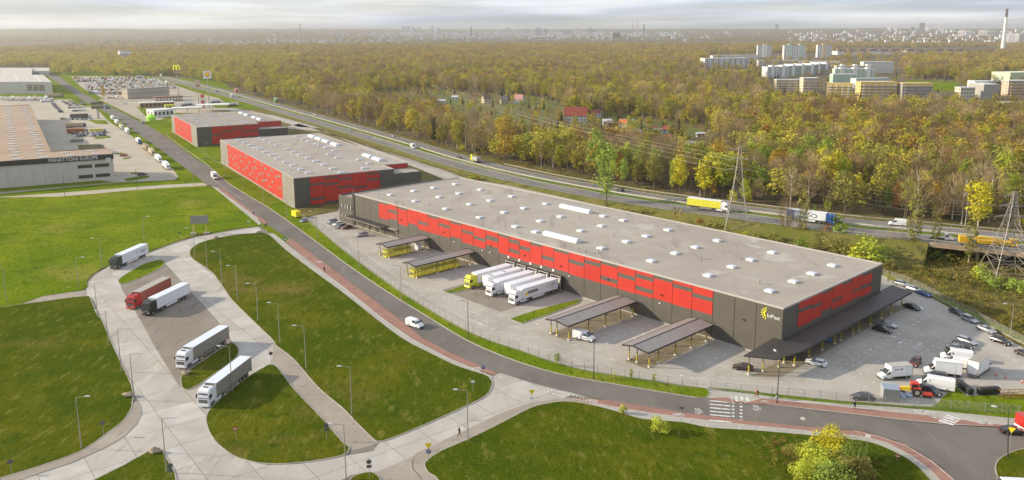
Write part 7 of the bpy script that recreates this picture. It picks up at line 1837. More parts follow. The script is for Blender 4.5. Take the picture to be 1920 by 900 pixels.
for (x, y, w, d, h, a, wl_, rf, rh, lab) in ((973, 193, 9, 11, 4, -20, HW, mat('pink_roof', (.5, .25, .22), .7), 4.5, 'white house with pale pink roof in the wood'), (945, 194, 8, 9, 4, 10, HC, M_gtile, 3.5, 'cream house with grey roof in the wood, right of a pair'), (912, 193, 9, 10, 4.5, 25, HC, HB, 4, 'tan roofed house with white gable, left of a pair'), (887, 192, 8, 9, 4, 5, HC, HB, 3.5, 'dark roofed cottage left of the tan roofed house'),
      (923, 249, 5, 8, 3, 15, HC, M_gtile, 1.6, 'pale hut just below two dark firs'), (853, 187, 6, 8, 3, 0, HW, M_wroof, 1.5, 'small white hut in the left allotments'), (802, 196, 5, 9, 3, 5, HW, M_wroof, 1.2, 'white shed at the left allotments edge'), (828, 194, 5, 9, 3, 5, HW, M_wroof, 1.2, 'white shed right of the first in the left allotments'), (737, 190, 6, 7, 3, 0, HC, M_gtile, 2, 'cream hut among bare trees at far left allotments'),
      (862, 234, 4, 6, 3, 10, mat('mint_hut', (.45, .6, .38), .7), M_wroof, 1, 'mint green hut in the near allotments'), (907, 236, 5, 8, 2.6, 5, HW, M_gtile, 1, 'low white hut between the mint hut and the firs'), (1138, 234, 5, 8, 3, 0, HW, M_wroof, 1.5, 'white hut left of the brick shed'), (1148, 237, 5, 9, 3, 0, mat('hut_orange', (.42, .16, .08), .8), M_gtile, 1.5, 'orange brick shed by the white hut'),
      (1169, 238, 6, 7, 3, -30, HW, M_otile, 2.6, 'little white house with bright orange roof'), (1176, 256, 6, 7, 3, 15, HC, M_gtile, 2, 'cream round gabled hut under the orange roofed house'), (1192, 258, 6, 10, 3, -15, HW, M_gtile, 2.4, 'white hut with dark roof right of the cream gabled one'), (1222, 246, 5, 8, 2.6, 5, HB, M_rtile, 1, 'dark hut with flat red roof'), (1233, 251, 5, 7, 3.2, 0, HW, M_gtile, 1, 'white cube hut beside the flat red roof'),
      (1252, 250, 6, 8, 3, -20, HW, M_rtile, 2.4, 'white hut with bright red roof beside the big dark fir'), (1289, 262, 4, 4, 3, 0, mat('hut_ochre', (.5, .3, .16), .8), M_gtile, 1.6, 'small ochre hut right of the big dark fir'), (1313, 257, 4, 7, 2.6, 10, M_agrey, M_wroof, .8, 'grey shed with pale roof beyond the ochre hut'), (1236, 277, 4, 5, 3, 0, mat('hut_pink', (.55, .3, .2), .8), HB, 1.2, 'pinkish hut left of the old grey building'), (1253, 270, 4, 4, 3, 0, HB, M_otile, 3, 'pointed orange gabled hut'),
      (1287, 293, 5, 7, 3, 5, HW, M_wroof, 1, 'white hut under the power line'), (1253, 196, 8, 14, 3.5, 0, HC, M_gtile, 2, 'tan roof in the wood below the estate'), (1360, 288, 4, 4, 5, 0, HW, M_wroof, 2, 'white tented frame with a thin mast'), (1600, 172, 6, 9, 4, 0, HW, M_upst, 1.5, 'white hut in the wood below the cream estate block'), (630, 150, 7, 12, 4, 0, HW, M_wroof, 1.5, 'white bungalow in the left wood'), (498, 140, 7, 16, 4, 0, HW, M_wroof, 1, 'pale low house left wood edge'),
      (530, 138, 8, 22, 4.5, 0, HC, M_upst, 1, 'long cream house in the left wood'), (548, 127, 9, 14, 5, 20, HC, M_gtile, 4, 'cream house with steep roof in the left wood'), (575, 127, 9, 14, 5, -20, HC, M_gtile, 4, 'second cream steep roofed house in the left wood'), (600, 124, 8, 12, 5, 10, HC, HB, 4, 'brown roofed house right of the steep roofed pair'), (1700, 246, 8, 16, 3, 0, HC, M_gtile, 1.5, 'tan strip roofed hut behind orange trees'), (1470, 230, 7, 14, 3, 0, HC, M_gtile, 1, 'pale shed among bare birches')):
    house(lab, x, y, w, d, h, R(a), wl_, rf, rh)
block('old flat roofed grey building in the right allotments', (1247, 288), (1300, 292), 22, 272, HC, M_gtile, 'depot', 'building', 1, 8)
house('dark cabin with pale blue metal roof and small lawn', 1312, 312, 6, 9, 3, R(8), HB, mat('blue_metal_roof', (.42, .50, .60), .4), 0, name='cabin', cat='cabin')
car('sedan', 'black', 'black car on the lane right of the red roofed house', G(1180, 223), .3, None, simple=True)
sheet('garden_lawn', GP([(1015, 277), (1040, 268), (1060, 272), (1045, 281), (1020, 283)]), .02, M_grassb); sheet('garden_lawn', GP([(1300, 322), (1330, 316), (1340, 322), (1320, 334), (1302, 330)]), .02, M_grassb); sheet('garden_lane', GP([(1160, 223), (1190, 222), (1188, 226), (1165, 229)]), .02, M_pav)
sheet('allotments', GP([(690, 176), (770, 166), (1010, 180), (1060, 198), (1170, 213), (1340, 238), (1380, 300), (1345, 326), (1240, 306), (1150, 290), (1000, 284), (880, 266), (830, 234), (760, 214), (700, 203)]), .01, ramp_mat('allotment_ground', [(.12, .13, .03), ((.20, .15, .06), .03, .45, .6), ((.10, .17, .025), .05, .5, .62), ((.07, .06, .03), .12, .5, .65)]))
sheet('park_grass', GP([(1700, 150), (1800, 153), (1790, 172), (1700, 165)]), .02, M_grassb)
# ------------------------------------------------------------------ chimneys and distant town
def hit(px, py):
    r = ray(px, py); n_ = math.sqrt(r[0] ** 2 + r[1] ** 2); s = 2500.0
    while s < 18500:
        x, y, z = r[0] / n_ * s, r[1] / n_ * s, CAM_H + r[2] / n_ * s
        if z <= terrain_h(x, y): return x, y, z
        s += 60
    return x, y, terrain_h(x, y)
def chimney(px, py, top, w, label, mats_, lat=False):
    x, y, z = hit(px, py) if py < 95 else (*G(px, py), 0)
    d = math.hypot(x, y); H_ = (py - top) * d / F * 1.03
    t = thing('chimney', label, 'chimney', (x, y, z - 1), 0)
    b = MB(); b.bar((0, 0, 0), (0, 0, H_ * .72), w, 0, 10, r2=w * .62); b.build('shaft', mats_[0], t)
    b = MB(); b.bar((0, 0, H_ * .72), (0, 0, H_ * .8), w * .62, 0, 10, r2=w * .58); b.bar((0, 0, H_ * .8), (0, 0, H_), w * .6, 1, 10, r2=w * .56); b.build('top_band', [mats_[0], mats_[1]], t)
chimney(1880, 93, 31, 7.5, 'tall white chimney with dark top at the right edge', (M_apw, mat('soot', (.12, .1, .1), .8)))
chimney(564, 79, 47, 5, 'slender chimney above the left hills', (mat('brick_pale', (.4, .33, .28), .8), M_agrey)); chimney(1207, 67, 46, 9, 'dark thick chimney on the skyline right of the middle', (MATS['soot'], MATS['soot'])); chimney(1186, 68, 40, 4, 'thin pale chimney left of the dark thick one', (M_agrey, M_agrey)); chimney(1195, 68, 42, 4, 'thin pale chimney between two others on the skyline', (M_agrey, M_agrey)); chimney(1069, 65, 50, 3, 'thin mast on the middle skyline', (M_agrey, M_agrey)); chimney(1563, 68, 58, 5, 'small dark chimney on the right plain', (MATS['soot'], MATS['soot']))
rd = random.Random(21)
M_tw1 = mat('town_white', (.80, .79, .80), .8); M_tw2 = mat('town_grey', (.30, .30, .33), .8); M_tw3 = mat('town_tan', (.66, .58, .54), .8)
def tower(px, py, wpx, hpx_, label, m):
    x, y, z = hit(px, py); d = math.hypot(x, y); W_, H_ = wpx * d / F, hpx_ * 1.15 * d / F
    t = thing('tower_block', label, 'tower block', (x, y, z - 2), -math.atan2(x, y) + rd.uniform(-.3, .3), 'distant tower blocks on the skyline')
    b = MB(); b.box(-W_ / 2, W_ / 2, -9, 9, 0, H_ + 2); b.build('wall', m, t)
    b = MB(); b.box(-W_ * .3, W_ * .3, -5, 5, H_ + 2, H_ + 6); b.build('roof_house', M_tw2, t)
    q = MB()
    for k in range(max(1, int(wpx / 2))): xx = -W_ / 2 + W_ * (k + .5) / max(1, int(wpx / 2)); q.box(xx - W_ * .06, xx + W_ * .06, -9.4, -9, 4, H_ - 2)
    o = q.build('window_strips', M_tw2 if m is not M_tw2 else M_dark, t); o['kind'] = 'stuff'
TL = [(758, 64, 6, 12, 'first of the pale slab group left of middle'), (766, 64, 6, 12, 'second of the pale slab group left of middle'), (775, 65, 7, 11, 'third of the pale slab group left of middle'), (786, 65, 6, 11, 'fourth of the pale slab group left of middle'), (811, 66, 4, 13, 'slim white tower with spire'), (822, 67, 9, 11, 'broad white tower right of the spire'), (840, 68, 8, 6, 'low white block right of the broad tower'),
      (884, 66, 3, 13, 'dark slim tower'), (921, 70, 5, 9, 'white tower standing low in the haze'), (953, 63, 9, 8, 'tan block centre skyline'), (964, 64, 6, 6, 'small tan block centre skyline'), (989, 66, 8, 10, 'white block at the middle'), (1009, 66, 12, 11, 'white stepped block at the middle'), (1015, 74, 30, 5, 'low white hall at the middle'), (1012, 62, 5, 8, 'dark tower right behind the stepped block'), (1023, 64, 7, 8, 'pale tower right of the dark one'),
      (1064, 67, 16, 10, 'wide tan slab'), (1083, 64, 10, 9, 'tan slab right of the wide one'), (1106, 63, 4, 9, 'dark slim tower right part'), (1112, 63, 6, 6, 'grey block beside the dark slim tower'), (1155, 71, 14, 8, 'dark works building left of the chimneys'), (1456, 55, 5, 8, 'single grey tower on the right skyline'), (1667, 57, 5, 7, 'left of the far right skyline pair'), (1678, 57, 6, 8, 'right of the far right skyline pair'),
      (1728, 59, 8, 12, 'tallest grey tower on the far right skyline'), (1738, 59, 6, 6, 'low tower beside the tallest'), (1711, 59, 6, 6, 'low grey tower left of the tallest'), (1764, 58, 8, 4, 'wide low block on the far right skyline'), (1802, 69, 10, 8, 'white slab near the chimney, first'), (1816, 69, 10, 8, 'white slab near the chimney, second'), (1842, 67, 12, 7, 'white slab near the chimney, third'), (1858, 67, 12, 7, 'white slab near the chimney, fourth'),
      (1889, 80, 5, 12, 'pale tower right of the chimney, first'), (1897, 80, 6, 12, 'pale tower right of the chimney, second'), (1905, 80, 7, 12, 'pale tower right of the chimney, third'), (1914, 81, 6, 13, 'dark tower at the right edge'), (380, 100, 14, 4, 'white block in the left wood'), (394, 99, 10, 5, 'second white block in the left wood'), (229, 111, 9, 11, 'white glazed office block, left of two above the left wood'), (241, 113, 9, 12, 'white glazed office block, right of two above the left wood')]
for (x, y, w, h, lab) in TL:
    m = M_tw2 if ('dark' in lab or 'grey' in lab) else M_tw3 if 'tan' in lab else M_tw1
    tower(x, y, w, h, 'distant ' + lab if 'distant' not in lab else lab, m)
tb = MB(); tb2 = MB()
for k in range(1500):
    u = rd.random()
    if u < .6: px, py = rd.gauss(980, 150), 62 + abs(rd.gauss(0, 6))
    elif u < .75: px, py = rd.uniform(1480, 1920), rd.uniform(60, 80)
    elif u < .88: px, py = rd.uniform(330, 760), rd.uniform(76, 94)
    else: px, py = rd.uniform(0, 110), rd.uniform(91, 97)
    if not -50 < px < 1980 or py > 98: continue
    x, y, z = hit(px, py); d = math.hypot(x, y); w = rd.uniform(1.5, 6) * d / F; h = rd.uniform(1.8, 4.6) * d / F
    (tb if rd.random() < .65 else tb2).box(x - w / 2, x + w / 2, y - w / 3, y + w / 3, z - 1, z + h)
o = tb.build('distant_town', M_tw1, fix=False); o['kind'] = 'stuff'; o = tb2.build('distant_town', M_tw3, fix=False); o['kind'] = 'stuff'
# ------------------------------------------------------------------ vegetation
def leafmat(name, cols, fixed=False, rough=.8, trans=.32):
    m = bpy.data.materials.new(name); m.use_nodes = True
    nt = m.node_tree; n = nt.nodes; l = nt.links; n.clear()
    out = n.new('ShaderNodeOutputMaterial'); df = n.new('ShaderNodeBsdfDiffuse'); tr = n.new('ShaderNodeBsdfTranslucent'); mx = n.new('ShaderNodeMixShader'); mx.inputs[0].default_value = trans
    oi = n.new('ShaderNodeObjectInfo'); g = n.new('ShaderNodeNewGeometry')
    rp = n.new('ShaderNodeValToRGB')
    while len(rp.color_ramp.elements) > 1: rp.color_ramp.elements.remove(rp.color_ramp.elements[-1])
    for i, c in enumerate(cols):
        e = rp.color_ramp.elements[0] if i == 0 else rp.color_ramp.elements.new(i / max(1, len(cols) - 1))
        e.position = i / max(1, len(cols) - 1); e.color = (*c, 1)
    nz = n.new('ShaderNodeTexNoise'); nz.inputs['Scale'].default_value = .006; nz.inputs['Detail'].default_value = 3
    l.new(oi.outputs['Location'], nz.inputs['Vector'])
    ad = n.new('ShaderNodeMath'); ad.operation = 'MULTIPLY_ADD'; ad.inputs[1].default_value = .45
    s2 = n.new('ShaderNodeMapRange'); s2.inputs[1].default_value = .3; s2.inputs[2].default_value = .7; s2.inputs[3].default_value = 0; s2.inputs[4].default_value = .55
    l.new(nz.outputs['Fac'], s2.inputs[0]); l.new(oi.outputs['Random'], ad.inputs[0]); l.new(s2.outputs[0], ad.inputs[2])
    l.new(ad.outputs[0], rp.inputs[0])
    n3 = n.new('ShaderNodeTexNoise'); n3.inputs['Scale'].default_value = .55; n3.inputs['Detail'].default_value = 4
    l.new(g.outputs['Position'], n3.inputs['Vector'])
    mr = n.new('ShaderNodeMapRange'); mr.inputs[1].default_value = .3; mr.inputs[2].default_value = .7; mr.inputs[3].default_value = .55; mr.inputs[4].default_value = 1.45
    l.new(n3.outputs['Fac'], mr.inputs[0])
    mm = n.new('ShaderNodeMixRGB'); mm.blend_type = 'MULTIPLY'; mm.inputs[0].default_value = 1
    l.new(rp.outputs[0], mm.inputs[1]); l.new(mr.outputs[0], mm.inputs[2])
    l.new(mm.outputs[0], df.inputs[0]); l.new(mm.outputs[0], tr.inputs[0])
    l.new(df.outputs[0], mx.inputs[1]); l.new(tr.outputs[0], mx.inputs[2]); l.new(mx.outputs[0], out.inputs[0])
    MATS[name] = m
    return m
L_mix = leafmat('autumn_leaves', [(.29, .18, .07), (.33, .25, .06), (.22, .21, .05), (.45, .36, .06), (.27, .29, .05), (.54, .46, .06), (.38, .23, .06), (.22, .265, .05), (.62, .55, .06)])
L_far = leafmat('distant_leaves', [(.32, .19, .08), (.37, .26, .07), (.26, .21, .06), (.48, .34, .07), (.33, .28, .06), (.60, .47, .06), (.40, .24, .08)])
L_twig = leafmat('bare_twigs', [(.27, .19, .105), (.38, .29, .17), (.23, .155, .08), (.30, .19, .085)])
L_fir = leafmat('fir_needles', [(.03, .05, .018), (.045, .065, .022), (.035, .055, .028)], trans=.1)
LEAF = dict(yellow=leafmat('yellow_leaves', [(.60, .54, .04), (.52, .49, .05)]), bright=leafmat('bright_green_leaves', [(.28, .37, .07), (.34, .42, .09)]), olive=leafmat('olive_leaves', [(.26, .245, .065), (.32, .29, .08)]), green=leafmat('green_leaves', [(.20, .29, .035), (.25, .32, .04)]),
            golden=leafmat('golden_leaves', [(.48, .34, .05), (.44, .29, .05)]), rust=leafmat('rust_leaves', [(.42, .19, .05), (.36, .19, .06)]), bare=L_twig, fir=L_fir, lime=leafmat('lime_leaves', [(.42, .48, .06), (.47, .50, .07)]))
M_bark = mat('bark', (.13, .10, .075), .9, var=.2, scale=2); M_birch = mat('birch_bark', (.50, .46, .40), .8, var=.35, scale=1.5)
def trunk_mb(h, r, rnd_, fork=3, top=.8):
    b = MB(); p = Vector((0, 0, 0)); rr_ = r
    pts = [Vector((rnd_.uniform(-.02, .02) * h * k / 5, rnd_.uniform(-.02, .02) * h * k / 5, h * top * k / 5)) for k in range(6)]
    for k in range(5): b.bar(pts[k], pts[k + 1], r * (1 - k * .17), n=5, r2=r * (1 - (k + 1) * .17), cap=False)
    for k in range(fork):
        s = pts[rnd_.randint(2, 4)]; a = rnd_.uniform(0, 2 * pi); l_ = h * rnd_.uniform(.14, .26)
        b.bar(s, s + Vector((cos(a) * l_ * .6, sin(a) * l_ * .6, l_ * .8)), r * .4, n=4, r2=r * .12, cap=False)
    return b, pts
def crown_mb(kind, h, w, n, size, rnd_):
    """leaf sized quads gathered in clumps through the crown volume"""
    b = MB()
    def leaf(p, s, d=None):
        nn = Vector((rnd_.gauss(0, .55), rnd_.gauss(0, .55), rnd_.gauss(.25, .5))) + (d.normalized() if d is not None and d.length > 0 else Vector((p.x, p.y, 0)).normalized())
        if nn.length < .01: nn = Vector((0, 0, 1))
        nn.normalize(); u = nn.orthogonal().normalized(); q_ = rnd_.uniform(0, 6.28); v = nn.cross(u); u, v = u * cos(q_) + v * sin(q_), v * cos(q_) - u * sin(q_); s1 = s * rnd_.uniform(.6, 1.3); s2 = s1 * rnd_.uniform(.55, 1)
        b.quad(tuple(p - u * s1 / 2), tuple(p + v * s2 / 2), tuple(p + u * s1 / 2), tuple(p - v * s2 / 2))
    if kind == 'fir':
        for k in range(n):
            t = rnd_.random() ** .7; z = h * (.08 + .92 * (1 - t)); r_ = w / 2 * t * (.75 + .25 * math.sin(z * 4)); a = rnd_.uniform(0, 2 * pi); q = rnd_.uniform(.5, 1) * r_
            leaf(Vector((q * cos(a), q * sin(a), z)), size * (.6 + .6 * t))
        return b
    if kind == 'bare':
        for k in range(n):
            t = rnd_.random(); z = h * (.3 + .68 * t); r_ = w / 2 * (math.sin(pi * min(1, .12 + t * .85)) ** .7); a = rnd_.uniform(0, 2 * pi); q = r_ * rnd_.random() ** .5
            p = Vector((q * cos(a), q * sin(a), z)); d = Vector((cos(a) * .6 + rnd_.gauss(0, .3), sin(a) * .6 + rnd_.gauss(0, .3), 1.1)); d.normalize(); L_ = size * rnd_.uniform(1.2, 3.2); s = d.orthogonal().normalized() * size * .07
            b.quad(tuple(p - s), tuple(p + s), tuple(p + d * L_ + s * .3), tuple(p + d * L_ - s * .3))
        return b
    cl = []
    nc = 7 if kind == 'bush' else 12 if kind == 'shrub' else 13
    for k in range(nc):
        t = (k + .5) / nc; z0 = .12 if kind in ('bush', 'shrub') else .32 if kind != 'tall' else .22
        z = h * (z0 + (.95 - z0) * t); rad = w / 2 * math.sin(pi * min(1, .18 + t * .72)) ** .8
        a = k * 2.4 + rnd_.uniform(-.6, .6); q = rad * rnd_.uniform(.25, .75)
        cl.append((Vector((q * cos(a), q * sin(a), z)), w * rnd_.uniform(.16, .27)))
    for k in range(n):
        c, r_ = cl[rnd_.randrange(nc)]
        d = Vector((rnd_.gauss(0, 1), rnd_.gauss(0, 1), rnd_.gauss(0, .85))); d.normalize(); d *= r_ * rnd_.random() ** .45
        if kind == 'tall': d.z *= 1.7
        leaf(c + d, size, d)
    return b
rt = random.Random(99)
TM_ = {}
for kind, h, w, n, sz, nv in (('round', 14, 8.5, 1100, .62, 4), ('tall', 17, 5.5, 900, .55, 3), ('bare', 15, 8, 420, .75, 3), ('fir', 13, 5.5, 700, .8, 2), ('bush', 4.5, 5.5, 420, .5, 3), ('shrub', 4.5, 6, 2600, .27, 3)):
    for v in range(nv):
        if kind in ('bush', 'shrub'):
            tb_ = MB(); [tb_.bar((0, 0, 0), (rt.uniform(-1, 1), rt.uniform(-1, 1), 2.4), .07, n=4, r2=.02, cap=False) for _ in range(4)]
        else:
            tb_, _p = trunk_mb(h, .2 if kind != 'tall' else .15, rt, 8 if kind == 'bare' else 3, .95 if kind in ('bare', 'fir') else .8)
        cm = crown_mb(kind, h, w, n, sz, rt).mesh('crown', L_mix, fix=False)
        TM_[(kind, v)] = (tb_.mesh('trunk', M_bark, fix=False), cm, h)
NV = dict(shrub=3, round=4, tall=3, bare=3, fir=2, bush=3)
def tree(kind, leaf, px=None, py=None, top=None, label='', cat='tree', group=None, pos=None, H_=None, wide=1.0, birch=False, z=0, name=None):
    g = pos or G(px, py, z)
    if H_ is None: H_ = hpx(px, py, top) - z if z == 0 else (py - top) * math.hypot(*g) / F
    v = rt.randrange(NV[kind]); tm, cm, h = TM_[(kind, v)]
    s = H_ / h
    t = thing(name or {'fir': 'fir_tree', 'bush': 'bush', 'shrub': 'bush'}.get(kind, 'tree'), label, {'bush': 'bush'}.get(kind, cat), (g[0], g[1], z), rt.uniform(0, 6.28), group)
    t.scale = (s * wide, s * wide, s)
    setslot(put('stem' if kind == 'bush' else 'trunk', tm, t), M_birch if birch else M_bark); setslot(put('crown', cm, t), LEAF[leaf])
    return t
HT = [('tall', 'bright', 1137, 388, 270, 1.5, 'tall bright green twin stemmed tree between the long roof and the motorway', 0), ('round', 'bright', 1118, 338, 240, .8, 'bright green tree beyond the motorway, left and tallest of the bright group', 0), ('tall', 'bright', 1195, 345, 270, 1.3, 'bright green tree beyond the motorway, middle of the bright group', 0),
      ('tall', 'bright', 1225, 350, 274, 1.2, 'bright green narrow tree beyond the motorway, right end of the bright group', 0), ('round', 'lime', 1150, 345, 282, .8, 'pale lime tree beyond the motorway above the tall twin stemmed tree', 0), ('round', 'bright', 1170, 352, 295, .8, 'low green tree filling the gap in the bright group', 0),
      ('tall', 'golden', 946, 306, 216, 1.6, 'tall golden orange tree behind the motorway right of the lime tipper', 0), ('tall', 'yellow', 1055, 292, 230, 1.3, 'slim pale yellow birch right of the dark firs', 1), ('round', 'yellow', 1832, 436, 340, 1.25, 'glowing yellow tree with pale stems behind the motorway at the right', 1),
      ('tall', 'bright', 1664, 402, 348, 1.4, 'bright green young tree behind the far railing above the white van', 0), ('round', 'bright', 1515, 330, 252, .95, 'large bright green tree in the wood above the blue lorry', 0), ('round', 'bright', 1545, 345, 258, .8, 'bright green tree just right of the large bright green one', 0), ('round', 'rust', 1432, 290, 232, .8, 'rust orange tree in the wood right of the cabin', 0),
      ('bare', 'bare', 1470, 448, 372, .7, 'bare birch behind the roof below the blue lorry rear', 1), ('bare', 'bare', 1489, 452, 378, .6, 'bare slim birch below the middle of the blue lorry', 1), ('tall', 'olive', 1505, 455, 350, .8, 'tall thin birch with few leaves in front of the blue lorry', 1), ('tall', 'green', 1524, 436, 384, .7, 'small leafy green tree in front of the blue lorry', 0),
      ('bare', 'bare', 1664, 478, 430, .7, 'thin leafless birch, left of a pair right of the bushes', 1), ('bare', 'bare', 1681, 480, 432, .7, 'thin leafless birch, right of a pair right of the bushes', 1), ('bare', 'bare', 1699, 482, 415, .7, 'pale leaning birch left of the tallest birch', 1), ('tall', 'olive', 1712, 484, 355, .8, 'tallest white birch crossing the motorway view', 1),
      ('tall', 'olive', 1750, 486, 392, .7, 'birch at the bridge end left of the flatbed truck', 1), ('tall', 'olive', 1815, 500, 405, .9, 'sparse birch in front of the bridge', 1), ('tall', 'olive', 1665, 533, 505, 1.0, 'tiny pale sapling beside the far warehouse corner', 1), ('round', 'golden', 195, 188, 161, .6, 'yellow brown poplar by the dealer yard', 0),
      ('round', 'lime', 236, 139, 118, 1.0, 'large pale lime tree beyond the dealer yard', 0), ('round', 'green', 262, 150, 130, .9, 'dark green tree behind the small pole sign', 0), ('tall', 'bright', 1044, 686, 661, 1.9, 'small bright green sapling by the fence below the long canopy', 0), ('tall', 'lime', 1183, 712, 691, 1.6, 'pale sapling on the verge below the second canopy', 0), ('tall', 'lime', 1151, 711, 697, 1.4, 'smallest pale sapling on the verge', 0), ('tall', 'lime', 1226, 719, 700, 1.6, 'pale sapling on the verge, right of three', 0),
      ('round', 'yellow', 1357, 340, 300, .9, 'yellow green tree left of the motorway pylon', 0), ('round', 'lime', 1345, 368, 290, .7, 'lime green leafy tree rising beside the motorway pylon', 0), ('round', 'lime', 1410, 372, 300, .8, 'pale green tree just right of the motorway pylon', 0), ('round', 'rust', 1320, 366, 335, 1, 'rust orange low tree above the yellow lorry', 0), ('round', 'golden', 1338, 372, 338, .9, 'golden low tree above the yellow lorry cab', 0)]
FIRS = [(1272, 256, 221, 'biggest dark fir beside the bright red roofed hut'), (1228, 273, 254, 'dark fir right below the hut row'), (1346, 276, 250, 'dark fir right of the old grey building'), (1336, 277, 257, 'second dark fir right of the old grey building'), (896, 247, 222, 'dark fir left of the low white hut'), (920, 242, 226, 'dark fir above the cream hut, left of two'), (930, 244, 229, 'dark fir above the cream hut, right of two'),
        (983, 262, 234, 'dark fir right of the golden tree'), (998, 258, 236, 'dark fir between golden tree and firs thicket'), (1010, 256, 232, 'dark fir in the thicket, first'), (1022, 256, 230, 'dark fir in the thicket, second'), (1034, 252, 226, 'dark fir in the thicket, third'), (1046, 250, 222, 'dark fir in the thicket, fourth'), (802, 202, 188, 'dark fir between two white sheds at left'), (858, 222, 204, 'dark fir over the left allotments'), (1066, 248, 231, 'dark fir under the large red roofed house left'),
        (1090, 252, 232, 'dark fir under the large red roofed house right'), (1128, 246, 228, 'dark fir right of the red annexe'), (1158, 226, 213, 'slim dark fir by the black car'), (1203, 246, 228, 'dark fir left of the flat red roof hut'), (1420, 150, 139, 'dark fir below the long balcony block'), (1438, 154, 142, 'dark fir left of the green terraces'), (1400, 162, 150, 'dark fir below estate left'), (1428, 168, 153, 'second dark fir below estate left'), (1470, 176, 162, 'dark fir in front of the cream block'), (1612, 190, 172, 'dark fir in front of the yellow block, left'), (1640, 192, 176, 'dark fir in front of the yellow block, right'), (570, 118, 108, 'dark fir by the steep roofed pair'), (528, 122, 111, 'dark fir left wood, first'), (512, 124, 114, 'dark fir left wood, second')]
BUSH = [('lime', 1624, 494, 449, 1.5, 'big bright green bush behind the far roof corner'), ('yellow', 1604, 491, 462, 1.1, 'golden yellow bush inside the bright green one'), ('bright', 1648, 496, 462, 1.2, 'bright green bush right of the golden one'), ('green', 1566, 446, 406, 1.1, 'green bush hiding the blue lorry cab'), ('green', 1578, 462, 422, 1.2, 'green bush under the blue lorry cab'), ('rust', 1546, 458, 425, 1.2, 'orange brown bush below the blue lorry'), ('olive', 1560, 476, 446, 1.4, 'olive bush above the roof edge'),
        ('olive', 1592, 486, 456, 1.2, 'grey green bush left of the golden one'), ('lime', 1832, 522, 497, 1.3, 'yellow lime bush left of the right pylon'), ('bright', 1850, 532, 508, 1.4, 'bright green bush left foot of the right pylon'), ('bright', 1868, 541, 519, 1.3, 'bright green bush in front of the right pylon'), ('bright', 1902, 548, 522, 1.4, 'bright green bush right of the right pylon foot'), ('bright', 1922, 556, 528, 1.3, 'bright green bush at the right frame edge'), ('olive', 1668, 504, 486, 1.3, 'olive bush at the far warehouse corner'),
        ('yellow', 1395, 446, 434, 1, 'little yellow bush beside the motorway pylon'), ('olive', 1420, 452, 434, 1.4, 'olive bush right of the motorway pylon'), ('olive', 1450, 458, 436, 1.4, 'olive bush below the bare birches'), ('olive', 1345, 432, 418, 1.5, 'olive bush left of the motorway pylon'), ('rust', 1310, 424, 411, 1.5, 'rusty bush above the rear roof edge'), ('green', 1500, 468, 446, 1.5, 'green bush at the foot of the tall thin birch'), ('olive', 1525, 474, 452, 1.3, 'olive bush right of the tall thin birch foot'),
        ('olive', 1738, 484, 462, 1.5, 'olive bush against the bridge end, left'), ('green', 1756, 490, 470, 1.5, 'green bush against the bridge end, middle'), ('olive', 1774, 492, 476, 1.6, 'olive bush under the bridge edge'), ('rust', 1722, 478, 462, 1.4, 'rusty bush on the slope before the bridge'),
        ('lime', 1234, 813, 784, 1.5, 'faint lime shrub on the big lower lawn'), ('lime', 1168, 776, 759, 1.1, 'tiny lime shrub at the top edge of the big lower lawn'), ('lime', 886, 338, 326, 1.6, 'pale shrub behind the middle warehouse annexe'), ('golden', 1085, 395, 381, 1.0, 'low golden shrub by the twin stemmed tree'), ('golden', 895, 336, 329, 2.2, 'dry golden bush on the motorway slope')]
for kind, lf, x, y, tp, wd, lab, br in HT: tree(kind, lf, x, y, tp, lab, wide=wd, birch=bool(br))
for x, y, tp, lab in FIRS: tree('fir', 'fir', x, y, tp, lab, cat='fir')
for lf, x, y, tp, wd, lab in (('yellow', 1558, 862, 806, 1.0, 'tallest, yellow topped bush of the thicket on the lower right lawn'), ('lime', 1520, 872, 832, 1.3, 'lime bush at the upper left of the lower right thicket'), ('bright', 1590, 873, 830, 1.2, 'green bush right behind the yellow topped one'), ('lime', 1540, 893, 848, 1.3, 'lime bush in front of the yellow topped one'), ('olive', 1575, 900, 856, 1.3, 'olive yellow bush in front, middle of the thicket'), ('olive', 1610, 893, 858, 1.4, 'brownish bush at the right of the thicket'), ('lime', 1508, 907, 868, 1.3, 'lime bush cut by the bottom edge, left'), ('bright', 1552, 922, 872, 1.3, 'green bush cut by the bottom edge, right'), ('olive', 1488, 856, 836, 1.5, 'dry olive scrub at the left end of the thicket'), ('green', 1626, 862, 840, 1.4, 'small green bush at the right end of the thicket')):
    tree('shrub', lf, x, y, tp, lab, cat='bush', wide=wd)
for lf, x, y, tp, wd, lab in BUSH: tree('bush', lf, x, y, tp, lab, cat='bush', wide=wd)
WOODS = [(-120, 128), (-120, 84), (2050, 84), (2050, 440), (1920, 436), (1700, 416), (1567, 401), (1380, 382), (1280, 367), (1073, 331), (890, 292), (773, 258), (640, 222), (560, 199), (470, 176), (430, 160), (330, 143), (250, 143), (140, 141), (107, 140), (95, 127)]
ESTATE = [(1315, 145), (1330, 100), (1415, 100), (1425, 106), (1520, 106), (1570, 90), (1870, 88), (1870, 106), (1700, 108), (1690, 118), (1700, 148), (1810, 150), (1800, 166), (1890, 138), (1960, 135), (1960, 216), (1880, 218), (1800, 212), (1690, 214), (1600, 211), (1450, 198), (1430, 162), (1415, 145)]
ALLOT = [(690, 178), (770, 168), (1010, 182), (1060, 200), (1060, 232), (1160, 215), (1330, 240), (1370, 300), (1340, 322), (1240, 300), (1150, 285), (1000, 280), (880, 262), (830, 230), (760, 212), (700, 200)]
